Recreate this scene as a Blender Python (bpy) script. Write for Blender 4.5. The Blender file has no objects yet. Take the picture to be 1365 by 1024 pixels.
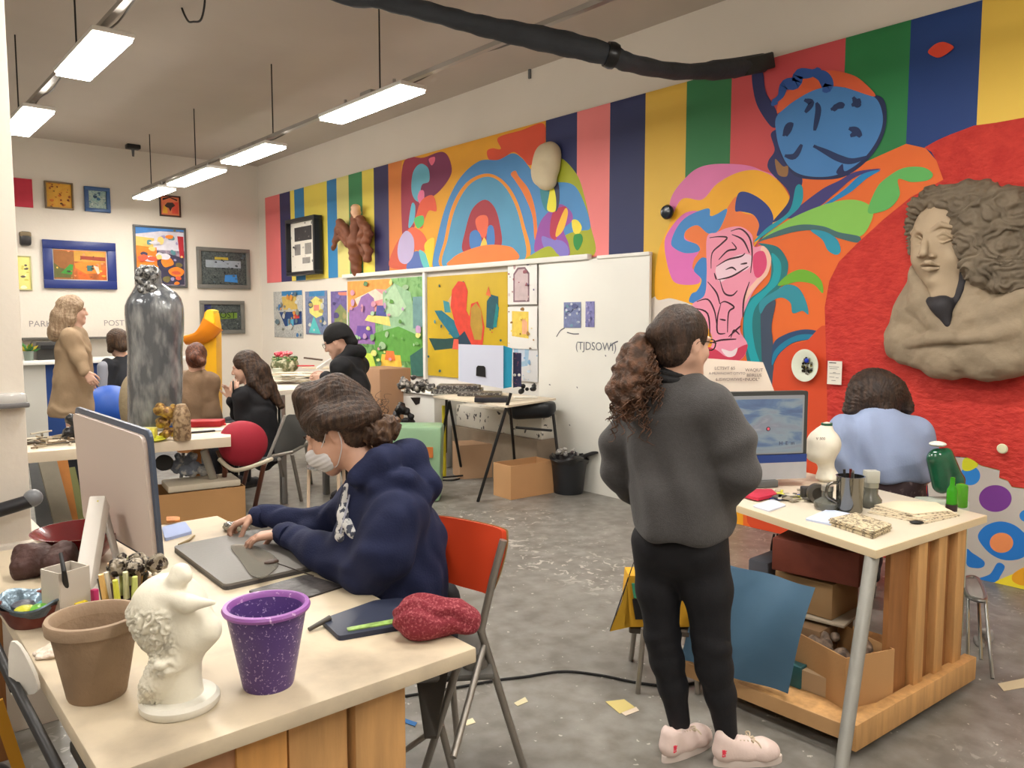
import bpy, bmesh, math, random
import numpy as np
import openvdb
from mathutils import Vector, Matrix
random.seed(7)
PI = math.pi
SC = bpy.context.scene
COL = SC.collection
V = Vector
# ---------------------------------------------------------------- camera model
FPX = 1050.0
PITCH = math.atan(88 / 1050)
CAMZ = 1.6
RV = V((.757, -.653, 0)).normalized()
FV = V((.653, .757, 0)).normalized()
ZV = V((0, 0, 1))
FW = FV * math.cos(PITCH) - ZV * math.sin(PITCH)
UP = FV * math.sin(PITCH) + ZV * math.cos(PITCH)
CAM = V((0, 0, CAMZ))
WX = 5.27      # mural wall
BY = 12.3      # far wall
CEIL = 4.0
def ray(px, py):
    return FW * FPX + RV * (px - 682.5) + UP * (512 - py)
def PD(px, py, d):
    r = ray(px, py); return CAM + r * (d / r.dot(FV))
def PZ(px, py, z=.75):
    r = ray(px, py); return CAM + r * ((z - CAMZ) / r.z)
def PX(px, py, x=WX):
    r = ray(px, py); return CAM + r * (x / r.x)
def PY(px, py, y=BY):
    r = ray(px, py); return CAM + r * (y / r.y)
def CV(r, f, z=0):            # a direction from right / forward / up
    return RV * r + FV * f + ZV * z
cd = bpy.data.cameras.new('camera'); cam = bpy.data.objects.new('camera', cd); COL.objects.link(cam)
cd.sensor_width = 36; cd.lens = 36 * FPX / 1365; cd.clip_start = .05
cam.location = CAM
cam.rotation_euler = Matrix((RV, UP, -FW)).transposed().to_euler()
SC.camera = cam
vs = SC.view_settings
vs.view_transform = 'Standard'; vs.look = 'None'; vs.gamma = 1; vs.use_curve_mapping = False
vs.exposure = 0.12
SC.cycles.use_denoising = True
SC.cycles.max_bounces = 7; SC.cycles.diffuse_bounces = 3; SC.cycles.glossy_bounces = 3; SC.cycles.transparent_max_bounces = 12
SC.cycles.sample_clamp_indirect = 6
w = bpy.data.worlds.new('world'); SC.world = w; w.use_nodes = True
w.node_tree.nodes['Background'].inputs[0].default_value = (.5, .55, .6, 1)
w.node_tree.nodes['Background'].inputs[1].default_value = .3
# ---------------------------------------------------------------- materials
def lin(c):
    return tuple(((x / 255) / 12.92 if x <= 10 else (((x / 255) + .055) / 1.055) ** 2.4) for x in c)
MATS = {}
def mat(col, rough=.6, bump=0, bscale=60, var=0, vscale=6, metal=0, trans=0, ior=1.45, emit=0, col2=None, stretch=None,
        thr=None, coat=0, alpha=1, sheen=0, detail=6, spec=None):
    key = (tuple(col), rough, bump, bscale, var, vscale, metal, trans, ior, emit, col2 and tuple(col2), stretch, thr, coat, alpha, sheen, detail, spec)
    if key in MATS: return MATS[key]
    m = bpy.data.materials.new('m_%03d' % len(MATS)); MATS[key] = m
    m.use_nodes = True; nt = m.node_tree; N = nt.nodes; L = nt.links
    b = N['Principled BSDF']
    c = (*lin(col), 1)
    b.inputs['Base Color'].default_value = c
    b.inputs['Roughness'].default_value = rough
    b.inputs['Metallic'].default_value = metal
    b.inputs['Transmission Weight'].default_value = trans
    b.inputs['IOR'].default_value = ior
    b.inputs['Coat Weight'].default_value = coat
    b.inputs['Alpha'].default_value = alpha
    b.inputs['Sheen Weight'].default_value = sheen
    if spec is not None: b.inputs['Specular IOR Level'].default_value = spec
    if emit:
        b.inputs['Emission Color'].default_value = c; b.inputs['Emission Strength'].default_value = emit
    if var or bump or col2:
        tc = N.new('ShaderNodeTexCoord'); src = tc.outputs['Object']
        if stretch:
            mp = N.new('ShaderNodeMapping'); mp.inputs['Scale'].default_value = stretch
            L.new(src, mp.inputs[0]); src = mp.outputs[0]
    if var or col2:
        n = N.new('ShaderNodeTexNoise'); n.inputs['Scale'].default_value = vscale; n.inputs['Detail'].default_value = detail
        L.new(src, n.inputs['Vector'])
        r = N.new('ShaderNodeValToRGB')
        e = r.color_ramp.elements
        if col2:
            t = thr or (.4, .6)
            e[0].position, e[1].position = t
            e[0].color = c; e[1].color = (*lin(col2), 1)
        else:
            e[0].position, e[1].position = .3, .7
            e[0].color = tuple(x * (1 - var) for x in c[:3]) + (1,)
            e[1].color = tuple(min(1, x * (1 + var)) for x in c[:3]) + (1,)
        L.new(n.outputs['Fac'], r.inputs[0]); L.new(r.outputs[0], b.inputs['Base Color'])
    if bump:
        n2 = N.new('ShaderNodeTexNoise'); n2.inputs['Scale'].default_value = bscale; n2.inputs['Detail'].default_value = 5
        L.new(src, n2.inputs['Vector'])
        bp = N.new('ShaderNodeBump'); bp.inputs['Strength'].default_value = min(1, bump); bp.inputs['Distance'].default_value = .01 * max(1, bump)
        L.new(n2.outputs['Fac'], bp.inputs['Height']); L.new(bp.outputs[0], b.inputs['Normal'])
    return m
def ramp_mat(stops, scale=4, rough=.6, detail=8, dist=1.5, stretch=(1, 1, 1), bump=.2, kind='noise'):
    """abstract paint: a noise or cell field through a stepped ramp"""
    key = ('ramp', tuple((p, tuple(c)) for p, c in stops), scale, rough, detail, dist, stretch, bump, kind)
    if key in MATS: return MATS[key]
    m = bpy.data.materials.new('m_%03d' % len(MATS)); MATS[key] = m
    m.use_nodes = True; nt = m.node_tree; N = nt.nodes; L = nt.links; b = N['Principled BSDF']
    b.inputs['Roughness'].default_value = rough
    tc = N.new('ShaderNodeTexCoord'); mp = N.new('ShaderNodeMapping'); mp.inputs['Scale'].default_value = stretch
    L.new(tc.outputs['Object'], mp.inputs[0])
    if kind == 'noise':
        n = N.new('ShaderNodeTexNoise'); n.inputs['Distortion'].default_value = dist; n.inputs['Detail'].default_value = detail; fac = n.outputs['Fac']
    else:
        n = N.new('ShaderNodeTexVoronoi'); sep = N.new('ShaderNodeSeparateColor'); L.new(n.outputs['Color'], sep.inputs[0]); fac = sep.outputs[0]
    n.inputs['Scale'].default_value = scale
    L.new(mp.outputs[0], n.inputs['Vector'])
    r = N.new('ShaderNodeValToRGB'); el = r.color_ramp.elements
    while len(el) < len(stops): el.new(.5)
    for e, (p, c) in zip(el, stops): e.position = p; e.color = (*lin(c), 1)
    if kind != 'noise': r.color_ramp.interpolation = 'CONSTANT'
    L.new(fac, r.inputs[0]); L.new(r.outputs[0], b.inputs['Base Color'])
    if bump:
        bp = N.new('ShaderNodeBump'); bp.inputs['Strength'].default_value = bump; bp.inputs['Distance'].default_value = .004
        L.new(fac, bp.inputs['Height']); L.new(bp.outputs[0], b.inputs['Normal'])
    return m
# ---------------------------------------------------------------- objects
ROOTM = {}
def mesh_obj(name, me, parent=None):
    o = bpy.data.objects.new(name, me)
    if parent is not None:
        M = ROOTM[parent.name]
        me.transform(M.inverted()); o.parent = parent; ROOTM[o.name] = M
    else:
        n = len(me.vertices)
        co = np.empty(n * 3, 'f'); me.vertices.foreach_get('co', co); co = co.reshape(-1, 3)
        c = (co.min(0) + co.max(0)) / 2; base = V((float(c[0]), float(c[1]), float(co[:, 2].min())))
        me.transform(Matrix.Translation(-base)); o.location = base
        ROOTM[o.name] = Matrix.Translation(base)
    COL.objects.link(o)
    return o
def tag(o, label=None, cat=None, group=None, kind=None):
    if label: o['label'] = label
    if cat: o['category'] = cat
    if group: o['group'] = group
    if kind: o['kind'] = kind
    return o
def thing(name, label, cat, loc=(0, 0, 0), rz=0, group=None):
    o = bpy.data.objects.new(name, None); o.empty_display_size = .1
    o.location = loc; o.rotation_euler = (0, 0, rz); COL.objects.link(o)
    ROOTM[o.name] = Matrix.Translation(loc) @ Matrix.Rotation(rz, 4, 'Z')
    return tag(o, label, cat, group)
def dup(o, loc=None, rz=None, label=None, parent=None):
    c = o.copy(); COL.objects.link(c)
    if parent is not None: c.parent = parent
    if loc is not None: c.location = loc
    if rz is not None: c.rotation_euler = (0, 0, rz)
    if label: c['label'] = label
    for ch in [x for x in bpy.data.objects if x.parent == o]: dup(ch, parent=c)
    return c
def cat_rom(pts, n=6, closed=False):
    P = [V(p) for p in pts]; out = []
    m = len(P)
    rng = range(m if closed else m - 1)
    for i in rng:
        if closed: a, b, c, d = P[(i - 1) % m], P[i], P[(i + 1) % m], P[(i + 2) % m]
        else: a, b, c, d = P[max(i - 1, 0)], P[i], P[i + 1], P[min(i + 2, m - 1)]
        for j in range(n):
            t = j / n
            out.append(.5 * ((2 * b) + (c - a) * t + (2 * a - 5 * b + 4 * c - d) * t * t + (3 * b - a - 3 * c + d) * t ** 3))
    if not closed: out.append(P[-1])
    return out
def frame_from(z, x=None):
    z = V(z).normalized()
    if x is None: x = V((1, 0, 0)) if abs(z.x) < .9 else V((0, 1, 0))
    x = V(x); x = (x - z * x.dot(z)).normalized(); y = z.cross(x)
    return Matrix((x, y, z)).transposed()
class MB:
    def __init__(s): s.bm = bmesh.new(); s.mats = []
    def mi(s, m):
        if m is None: return 0
        if m not in s.mats: s.mats.append(m)
        return s.mats.index(m)
    def face(s, vs_, m=None, smooth=False):
        try: f = s.bm.faces.new(vs_)
        except ValueError: return None
        f.material_index = s.mi(m); f.smooth = smooth; return f
    def box(s, c, size, m=None, R=None, bev=0, seg=2, taper=1):
        c = V(c); R = R or Matrix.Identity(3); h = V(size) / 2; vv = []
        for z in (-1, 1):
            k = taper if z > 0 else 1
            for x, y in ((-1, -1), (1, -1), (1, 1), (-1, 1)):
                vv.append(s.bm.verts.new(c + R @ V((x * h.x * k, y * h.y * k, z * h.z))))
        fs = [s.face([vv[i] for i in q], m) for q in ((3, 2, 1, 0), (4, 5, 6, 7), (0, 1, 5, 4), (1, 2, 6, 5), (2, 3, 7, 6), (3, 0, 4, 7))]
        if bev:
            es = list({e for f in fs for e in f.edges})
            r = bmesh.ops.bevel(s.bm, geom=es, offset=bev, segments=seg, profile=.5, affect='EDGES', clamp_overlap=True)
            for f in r['faces']: f.material_index = s.mi(m)
        return s
    def bar(s, a, b, w_, d_, m=None, x=None, bev=0):
        a, b = V(a), V(b); R = frame_from(b - a, x)
        return s.box((a + b) / 2, (w_, d_, (b - a).length), m, R, bev)
    def ring_loft(s, rings, m=None, caps=True, closed=False, smooth=True):
        R = [[s.bm.verts.new(p) for p in r] for r in rings]; n = len(R[0])
        k = len(R)
        for i in range(k if closed else k - 1):
            A, B = R[i], R[(i + 1) % k]
            for j in range(n): s.face([A[j], A[(j + 1) % n], B[(j + 1) % n], B[j]], m, smooth)
        if caps and not closed:
            s.face(R[0][::-1], m); s.face(R[-1], m)
        return s
    def tube(s, pts, r, m=None, seg=10, closed=False, caps=True, flat=1, x=None):
        P = [V(p) for p in pts]; n = len(P)
        rs = r if isinstance(r, (list, tuple)) else [r] * n
        T = [(P[(i + 1) % n if closed else min(i + 1, n - 1)] - P[(i - 1) % n if closed else max(i - 1, 0)]).normalized() for i in range(n)]
        F = frame_from(T[0], x); X = F.col[0].copy(); rings = []
        for i in range(n):
            X = (X - T[i] * X.dot(T[i])); X = X.normalized() if X.length > 1e-6 else frame_from(T[i]).col[0]
            Y = T[i].cross(X)
            rings.append([P[i] + X * (math.cos(a) * rs[i]) + Y * (math.sin(a) * rs[i] * flat) for a in [2 * PI * j / seg for j in range(seg)]])
        return s.ring_loft(rings, m, caps, closed)
    def cyl(s, a, b, r0, r1=None, m=None, seg=20, caps=True):
        return s.tube([a, b], [r0, r0 if r1 is None else r1], m, seg, caps=caps)
    def lathe(s, prof, c, m=None, seg=40, R=None, sx=1, sy=1, fn=None, loop=False):
        """prof = [(radius, height)] ; closes at radius 0"""
        c = V(c); R = R or Matrix.Identity(3); rings = []
        for (r, z) in prof:
            ring = []
            for j in range(seg):
                a = 2 * PI * j / seg
                rr, zz = (r, z) if fn is None else fn(r, z, a)
                ring.append(c + R @ V((math.cos(a) * rr * sx, math.sin(a) * rr * sy, zz)))
            rings.append(ring)
        return s.ring_loft(rings, m, caps=not loop, closed=loop)
    def prism(s, poly, nrm, th, m=None, side=None, bev=0):
        """poly = 3D points of a planar outline; extruded by th along nrm"""
        nrm = V(nrm).normalized()
        A = [s.bm.verts.new(V(p)) for p in poly]; B = [s.bm.verts.new(V(p) + nrm * th) for p in poly]
        n = len(A)
        f0 = s.face(A[::-1], side or m); f1 = s.face(B, m); fs = [f0, f1]
        for j in range(n): fs.append(s.face([A[j], A[(j + 1) % n], B[(j + 1) % n], B[j]], side or m))
        if bev and f1:
            r = bmesh.ops.bevel(s.bm, geom=list(f1.edges), offset=bev, segments=2, profile=.5, affect='EDGES', clamp_overlap=True)
        return s
    def quad(s, a, b, c, d, m=None):
        s.face([s.bm.verts.new(V(p)) for p in (a, b, c, d)], m); return s
    def poly(s, pts, m=None):
        s.face([s.bm.verts.new(V(p)) for p in pts], m); return s
    def sheet(s, fn, nu, nv, m=None, th=0):
        """fn(u,v)->point ; an open sheet, optionally thickened"""
        G = [[s.bm.verts.new(V(fn(i / nu, j / nv))) for j in range(nv + 1)] for i in range(nu + 1)]
        fs = []
        for i in range(nu):
            for j in range(nv): fs.append(s.face([G[i][j], G[i + 1][j], G[i + 1][j + 1], G[i][j + 1]], m, True))
        if th: bmesh.ops.solidify(s.bm, geom=fs, thickness=th)
        return s
    def sphere(s, c, r, m=None, seg=16, R=None):
        r = (r, r, r) if isinstance(r, (int, float)) else r
        M = Matrix.Translation(V(c)) @ (R or Matrix.Identity(3)).to_4x4() @ Matrix.Diagonal((*r, 1))
        q = bmesh.ops.create_uvsphere(s.bm, u_segments=seg, v_segments=max(6, seg // 2 + 2), radius=1, matrix=M)
        for v in q['verts']:
            for f in v.link_faces: f.material_index = s.mi(m); f.smooth = True
        return s
    def text(s, body, size, M, m=None, depth=.001, bold=0):
        cu = bpy.data.curves.new('t', 'FONT'); cu.body = body; cu.size = size; cu.extrude = depth; cu.offset = bold
        cu.align_x = 'CENTER'; cu.align_y = 'CENTER'; cu.resolution_u = 3
        t = bpy.data.objects.new('t', cu); COL.objects.link(t)
        me = bpy.data.meshes.new_from_object(t.evaluated_get(bpy.context.evaluated_depsgraph_get()))
        bpy.data.objects.remove(t); me.transform(M)
        k = s.mi(m); n0 = len(s.bm.faces); s.bm.from_mesh(me)
        s.bm.faces.ensure_lookup_table()
        for f in s.bm.faces[n0:]: f.material_index = k
        bpy.data.meshes.remove(me); bpy.data.curves.remove(cu); return s
    def build(s, name, m=None, parent=None, smooth=None, fix=True, angle=.7):
        if fix: bmesh.ops.recalc_face_normals(s.bm, faces=s.bm.faces)
        me = bpy.data.meshes.new(name); s.bm.to_mesh(me); s.bm.free()
        ms = s.mats if s.mats else [m]
        for x in ms: me.materials.append(x)
        me.polygons.foreach_set('use_smooth', [True] * len(me.polygons))
        me.set_sharp_from_angle(angle=angle)
        return mesh_obj(name, me, parent)
# ---------------------------------------------------------------- noise and signed-distance modelling
def vnoise(p):
    i = np.floor(p); f = p - i; f = f * f * (3 - 2 * f)
    def h(a): return np.modf(np.abs(np.sin(a[..., 0] * 127.1 + a[..., 1] * 311.7 + a[..., 2] * 74.7) * 43758.5453))[0]
    r = 0
    for dx in (0, 1):
        for dy in (0, 1):
            for dz in (0, 1):
                wt = (f[..., 0] if dx else 1 - f[..., 0]) * (f[..., 1] if dy else 1 - f[..., 1]) * (f[..., 2] if dz else 1 - f[..., 2])
                r = r + wt * h(i + np.array([dx, dy, dz]))
    return r * 2 - 1
def fbm(p, o=3):
    r = 0; a = 1
    for k in range(o): r = r + a * vnoise(p * 2 ** k + 17.3 * k); a *= .5
    return r
class SDF:
    def __init__(s, h=.008): s.h = h; s.ops = []; s.M = None
    def _p(s, p): return np.array(s.M @ V(p)) if s.M else np.array(V(p))
    def _d(s, d): return np.array((s.M.to_3x3() @ V(d))) if s.M else np.array(V(d))
    def _s(s): return s.M.to_scale()[0] if s.M else 1
    def cone(s, a, b, ra, rb=None, k=.02, flat=None, op='u'):
        rb = ra if rb is None else rb
        q = s._s(); a, b = s._p(a), s._p(b); ra *= q; rb *= q; k *= q
        fl = None
        if flat: n = s._d(flat[0]); fl = (n / np.linalg.norm(n), flat[1])
        R = max(ra, rb) * max(1, flat[1] if flat else 1)
        s.ops.append(('c', (a, b, ra, rb, fl), k, op, np.minimum(a, b) - R, np.maximum(a, b) + R)); return s
    def chain(s, pts, rs, k=.02, flat=None, op='u'):
        for i in range(len(pts) - 1): s.cone(pts[i], pts[i + 1], rs[i], rs[i + 1], k, flat, op)
        return s
    def ell(s, c, r, k=.02, R=None, op='u'):
        q = s._s(); c = s._p(c); r = (r, r, r) if isinstance(r, (int, float)) else r
        r = np.array(r) * q; k *= q
        A = R or Matrix.Identity(3)
        if s.M: A = s.M.to_3x3().normalized() @ A
        A = np.array(A)
        e = np.sqrt(((A * r) ** 2).sum(1))
        s.ops.append(('e', (c, r, A), k, op, c - e, c + e)); return s
    def box(s, c, half, rad=.005, k=.01, R=None, op='u'):
        q = s._s(); c = s._p(c); half = np.array(half) * q; k *= q; rad *= q
        A = R or Matrix.Identity(3)
        if s.M: A = s.M.to_3x3().normalized() @ A
        A = np.array(A); e = np.abs(A) @ half
        s.ops.append(('b', (c, half, A, rad), k, op, c - e, c + e)); return s
    def mesh(s, disp=None, noise=None):
        h = s.h
        lo = np.min([o[4] for o in s.ops if o[3] == 'u'], 0) - 4 * h; hi = np.max([o[5] for o in s.ops if o[3] == 'u'], 0) + 4 * h
        n = np.ceil((hi - lo) / h).astype(int) + 1
        assert n.prod() < 9e7, n
        F = np.full(n, .08, 'f4')
        ax = [lo[i] + np.arange(n[i]) * h for i in range(3)]
        for kind, par, k, op, a, b in s.ops:
            pad = k + 3 * h + (.0 if op == 'u' else 0)
            i0 = np.clip(((a - pad - lo) / h).astype(int), 0, n); i1 = np.clip(((b + pad - lo) / h).astype(int) + 2, 0, n)
            if (i1 <= i0).any(): continue
            X, Y, Z = (ax[i][i0[i]:i1[i]].astype('f4') for i in range(3))
            X = X[:, None, None]; Y = Y[None, :, None]; Z = Z[None, None, :]
            if kind == 'c':
                pa, pb, ra, rb, fl = par; ba = pb - pa; L2 = max(ba @ ba, 1e-9)
                x, y, z = X - pa[0], Y - pa[1], Z - pa[2]
                t = np.clip((x * ba[0] + y * ba[1] + z * ba[2]) / L2, 0, 1)
                x = x - t * ba[0]; y = y - t * ba[1]; z = z - t * ba[2]
                if fl:
                    nn, f = fl; q = (x * nn[0] + y * nn[1] + z * nn[2]) * (1 / f - 1)
                    x = x + nn[0] * q; y = y + nn[1] * q; z = z + nn[2] * q
                d = np.sqrt(x * x + y * y + z * z) - (ra + (rb - ra) * t)
            elif kind == 'e':
                c, r, A = par; x, y, z = X - c[0], Y - c[1], Z - c[2]
                q = [x * A[0, i] + y * A[1, i] + z * A[2, i] for i in range(3)]
                k0 = np.sqrt(sum((q[i] / r[i]) ** 2 for i in range(3))); k1 = np.sqrt(sum((q[i] / r[i] ** 2) ** 2 for i in range(3))) + 1e-6
                d = k0 * (k0 - 1) / k1
            else:
                c, hf, A, rad = par; x, y, z = X - c[0], Y - c[1], Z - c[2]
                q = [np.abs(x * A[0, i] + y * A[1, i] + z * A[2, i]) - (hf[i] - rad) for i in range(3)]
                d = np.sqrt(sum(np.maximum(v, 0) ** 2 for v in q)) + np.minimum(np.maximum(np.maximum(q[0], q[1]), q[2]), 0) - rad
            G = F[i0[0]:i1[0], i0[1]:i1[1], i0[2]:i1[2]]
            if op == 'u':
                if k > 0: hh = np.maximum(k - np.abs(G - d), 0) / k; G[:] = np.minimum(G, d) - hh * hh * k * .25
                else: G[:] = np.minimum(G, d)
            else:
                d = -d
                if k > 0: hh = np.maximum(k - np.abs(G - d), 0) / k; G[:] = np.maximum(G, d) + hh * hh * k * .25
                else: G[:] = np.maximum(G, d)
        g = openvdb.FloatGrid(.08); g.copyFromArray(F)
        pts, quads = g.convertToQuads(0.0)
        pts = pts * h + lo; quads = np.asarray(quads, 'i4')
        p = pts[quads]; vol = np.einsum('ij,ij->i', p[:, 0], np.cross(p[:, 1] - p[:, 0], p[:, 2] - p[:, 0])).sum()
        nr = np.cross(p[:, 2] - p[:, 0], p[:, 3] - p[:, 1])
        if np.einsum('ij,ij->i', nr, p.mean(1) - pts.mean(0)).sum() < 0: quads = quads[:, ::-1].copy(); nr = -nr
        if disp is not None:
            nv = np.zeros_like(pts)
            for i in range(4): np.add.at(nv, quads[:, i], nr)
            nv /= np.linalg.norm(nv, axis=1)[:, None] + 1e-9
            pts = pts + nv * disp(pts)[:, None]
        return pts, quads
    def build(s, name, mats, parent=None, disp=None, mfn=None):
        pts, quads = s.mesh(disp)
        me = bpy.data.meshes.new(name); nq = len(quads)
        me.vertices.add(len(pts)); me.vertices.foreach_set('co', pts.astype('f4').ravel())
        me.loops.add(nq * 4); me.loops.foreach_set('vertex_index', quads.ravel())
        me.polygons.add(nq); me.polygons.foreach_set('loop_start', np.arange(nq, dtype='i4') * 4)
        if not isinstance(mats, (list, tuple)): mats = [mats]
        for m in mats: me.materials.append(m)
        if mfn is not None: me.polygons.foreach_set('material_index', mfn(pts[quads].mean(1)).astype('i4'))
        me.polygons.foreach_set('use_smooth', np.ones(nq, bool))
        me.update(calc_edges=True); me.validate()
        return mesh_obj(name, me, parent)
def near(p, c, r):           # mask of points inside an ellipsoid / sphere
    r = np.array(r if not isinstance(r, (int, float)) else (r, r, r)); return (((p - np.array(c)) / r) ** 2).sum(1) < 1
# ================================================================ the room
def setting(name, mb, m=None, parent=None):
    o = mb.build(name, m, parent); o['kind'] = 'structure'; return o
M_wall = mat((222, 213, 200), .85, bump=.15, bscale=25, var=.03, vscale=1.2)
M_ceil = mat((188, 178, 166), .9, bump=.1, bscale=12, var=.05, vscale=.8)
X0, Y0 = -4.0, -3.0
def floor_mat():
    m = bpy.data.materials.new('floor_concrete'); m.use_nodes = True; nt = m.node_tree; N = nt.nodes; L = nt.links; b = N['Principled BSDF']
    tc = N.new('ShaderNodeTexCoord')
    def noise(sc, det, dist=0):
        n = N.new('ShaderNodeTexNoise'); n.inputs['Scale'].default_value = sc; n.inputs['Detail'].default_value = det; n.inputs['Distortion'].default_value = dist
        L.new(tc.outputs['Object'], n.inputs['Vector']); return n
    def rmp(src, a, b_, ca, cb):
        r = N.new('ShaderNodeValToRGB'); e = r.color_ramp.elements; e[0].position = a; e[1].position = b_; e[0].color = ca; e[1].color = cb; L.new(src, r.inputs[0]); return r
    base = rmp(noise(.9, 8, .4).outputs['Fac'], .3, .7, (*lin((120, 117, 112)), 1), (*lin((148, 145, 139)), 1))
    fine = rmp(noise(9, 8).outputs['Fac'], .35, .68, (*lin((185, 180, 172)), 1), (*lin((255, 255, 255)), 1))
    mul = N.new('ShaderNodeMix'); mul.data_type = 'RGBA'; mul.blend_type = 'MULTIPLY'; mul.inputs[0].default_value = .7
    L.new(base.outputs[0], mul.inputs[6]); L.new(fine.outputs[0], mul.inputs[7])
    # paint scuffs: speckles gated by large patches
    W1 = (1, 1, 1, 1); K = (0, 0, 0, 1)
    patch = rmp(noise(.55, 3, .6).outputs['Fac'], .5, .66, K, W1)
    spk = rmp(noise(14, 9, 1.2).outputs['Fac'], .585, .62, K, W1)
    spk2 = rmp(noise(34, 3).outputs['Fac'], .7, .73, K, W1)
    m1 = N.new('ShaderNodeMath'); m1.operation = 'MULTIPLY'; L.new(patch.outputs[0], m1.inputs[0]); L.new(spk.outputs[0], m1.inputs[1])
    m2 = N.new('ShaderNodeMath'); m2.operation = 'MAXIMUM'; L.new(m1.outputs[0], m2.inputs[0]); L.new(spk2.outputs[0], m2.inputs[1])
    m3 = N.new('ShaderNodeMath'); m3.operation = 'MULTIPLY'; m3.inputs[1].default_value = .75; L.new(m2.outputs[0], m3.inputs[0])
    mx = N.new('ShaderNodeMix'); mx.data_type = 'RGBA'; L.new(m3.outputs[0], mx.inputs[0]); L.new(mul.outputs[2], mx.inputs[6]); mx.inputs[7].default_value = (*lin((205, 200, 190)), 1)
    L.new(mx.outputs[2], b.inputs['Base Color'])
    rr = rmp(noise(1.7, 6, .3).outputs['Fac'], .3, .7, (.28, .28, .28, 1), (.5, .5, .5, 1)); L.new(rr.outputs[0], b.inputs['Roughness'])
    bp = N.new('ShaderNodeBump'); bp.inputs['Strength'].default_value = .15; bp.inputs['Distance'].default_value = .003
    L.new(noise(40, 6).outputs['Fac'], bp.inputs['Height']); L.new(bp.outputs[0], b.inputs['Normal'])
    return m
setting('floor', MB().box(((X0 + WX) / 2, (Y0 + BY) / 2, -.05), (WX - X0, BY - Y0, .1)), floor_mat())
setting('ceiling', MB().box(((X0 + WX) / 2, (Y0 + BY) / 2, CEIL + .05), (WX - X0, BY - Y0, .1)), M_ceil)
setting('wall_right', MB().box((WX + .05, (Y0 + BY) / 2, CEIL / 2), (.1, BY - Y0, CEIL)), M_wall)
setting('wall_back', MB().box(((X0 + WX) / 2, BY + .05, CEIL / 2), (WX - X0, .1, CEIL)), M_wall)
setting('wall_left', MB().box((X0 - .05, (Y0 + BY) / 2, CEIL / 2), (.1, BY - Y0, CEIL)), M_wall)
setting('wall_front', MB().box(((X0 + WX) / 2, Y0 - .05, CEIL / 2), (WX - X0, .1, CEIL)), M_wall)
# white wall end at the left edge of the view
pm = MB(); pm.box((.22, 3.75, CEIL / 2), (.66, .5, CEIL), bev=.006); pm.box((.30, 3.72, .37), (.62, .5, .74), bev=.006)
setting('wall_pillar', pm, M_wall)
# ---------------------------------------------------------------- mural
TG = {'A': (860, 0, 2.695), 'B': (480, 140, 3.25), 'C': (860, 200, 3.413), 'D': (340, 220, 4.015), 'E': (1200, 580, 4.876), 'P': (0, 0, 1.0)}
def tp(tagc, p):
    x0, y0, s = TG[tagc]; return (x0 + p[0] / s, y0 + p[1] / s)
LAY = [0]
MZ0, MZ1 = 2.15, 3.475
def paint(mb, tg, col, pts, sm=True, wall=True, m=None):
    LAY[0] += 1
    P = []
    for p in pts:
        q = tp(tg, p); r = PX(*q); P.append(V((r.y, min(max(r.z, 0.0), MZ1), 0)))
    if sm: P = cat_rom(P, 7, True)
    x = WX - .0062 - LAY[0] * .0001
    P = [V((x, p.x, min(max(p.y, .002), MZ1))) for p in P]
    mb.prism(P, (1, 0, 0), -.00008, m or mat(col, .55, var=.04, vscale=3), None)
def stroke(mb, tg, col, pts, wd=.012):
    LAY[0] += 1
    P = [PX(*tp(tg, p)) for p in pts]; P = cat_rom([V((0, p.y, p.z)) for p in P], 5)
    x = WX - .0062 - LAY[0] * .0001; A = []; B = []
    n = len(P)
    for i, p in enumerate(P):
        t = (P[min(i + 1, n - 1)] - P[max(i - 1, 0)]).normalized(); nn = V((0, -t.z, t.y)); ww = wd * (.25 + .75 * math.sin(PI * min(max(i / n, .08), .92)))
        A.append(V((x, p.y, p.z)) + nn * ww / 2); B.append(V((x, p.y, p.z)) - nn * ww / 2)
    for i in range(n - 1): mb.quad(A[i], A[i + 1], B[i + 1], B[i], mat(col, .55))
mural = thing('mural', 'huge brightly coloured mural of stripes, arches and flowers covering the right wall', 'mural', (WX - .05, 6, 0))
def ypx(px, py): return PX(px, py).y
PINK, NAVY, YEL, BLU, GRN, LYEL = (232, 118, 118), (52, 48, 92), (238, 218, 92), (52, 128, 182), (62, 138, 88), (226, 216, 132)
mb = MB()
def stripe(p0, p1, yref, col, z0=MZ0, z1=MZ1, yref2=None):
    a = ypx(p0, yref); b = ypx(p1, yref2 or yref)
    mb.box((WX - .0035, (a + b) / 2, (z0 + z1) / 2), (.004, abs(a - b), z1 - z0), mat(col, .55, var=.03, vscale=2))
for p0, p1, c in ((354.5, 374, PINK), (374, 388, NAVY), (388, 393.5, YEL), (393.5, 406.5, BLU), (406.5, 437, YEL), (437, 450, BLU), (450, 466, LYEL), (466, 484, GRN),
                  (484, 499.5, YEL), (499.5, 519, NAVY), (519, 537, (222, 132, 62)), (537, 728, (236, 168, 44))):
    stripe(p0, p1, 300, c)
for p0, p1, c in ((728, 770, (44, 52, 98)), (770, 814, (238, 132, 132)), (814, 861, (40, 48, 92)), (861, 915.5, (226, 184, 72)), (915.5, 975, (46, 122, 72)), (975, 1124.5, (214, 84, 88)),
                  (1124.5, 1210, (40, 128, 72)), (1210, 1303, (26, 62, 128)), (1303, 1900, (244, 204, 84))):
    stripe(p0, p1, 150, c, MZ0 if p0 < 860 else .002)
mb.build('stripe_band', None, mural)
mb = MB()
B = lambda c, *p: paint(mb, 'B', c, p)
paint(mb, 'B', (236, 168, 44), [(185, 250), (800, 78), (800, 185), (872, 232), (940, 300), (975, 400), (1000, 520), (1018, 652), (185, 714)], False)
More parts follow.
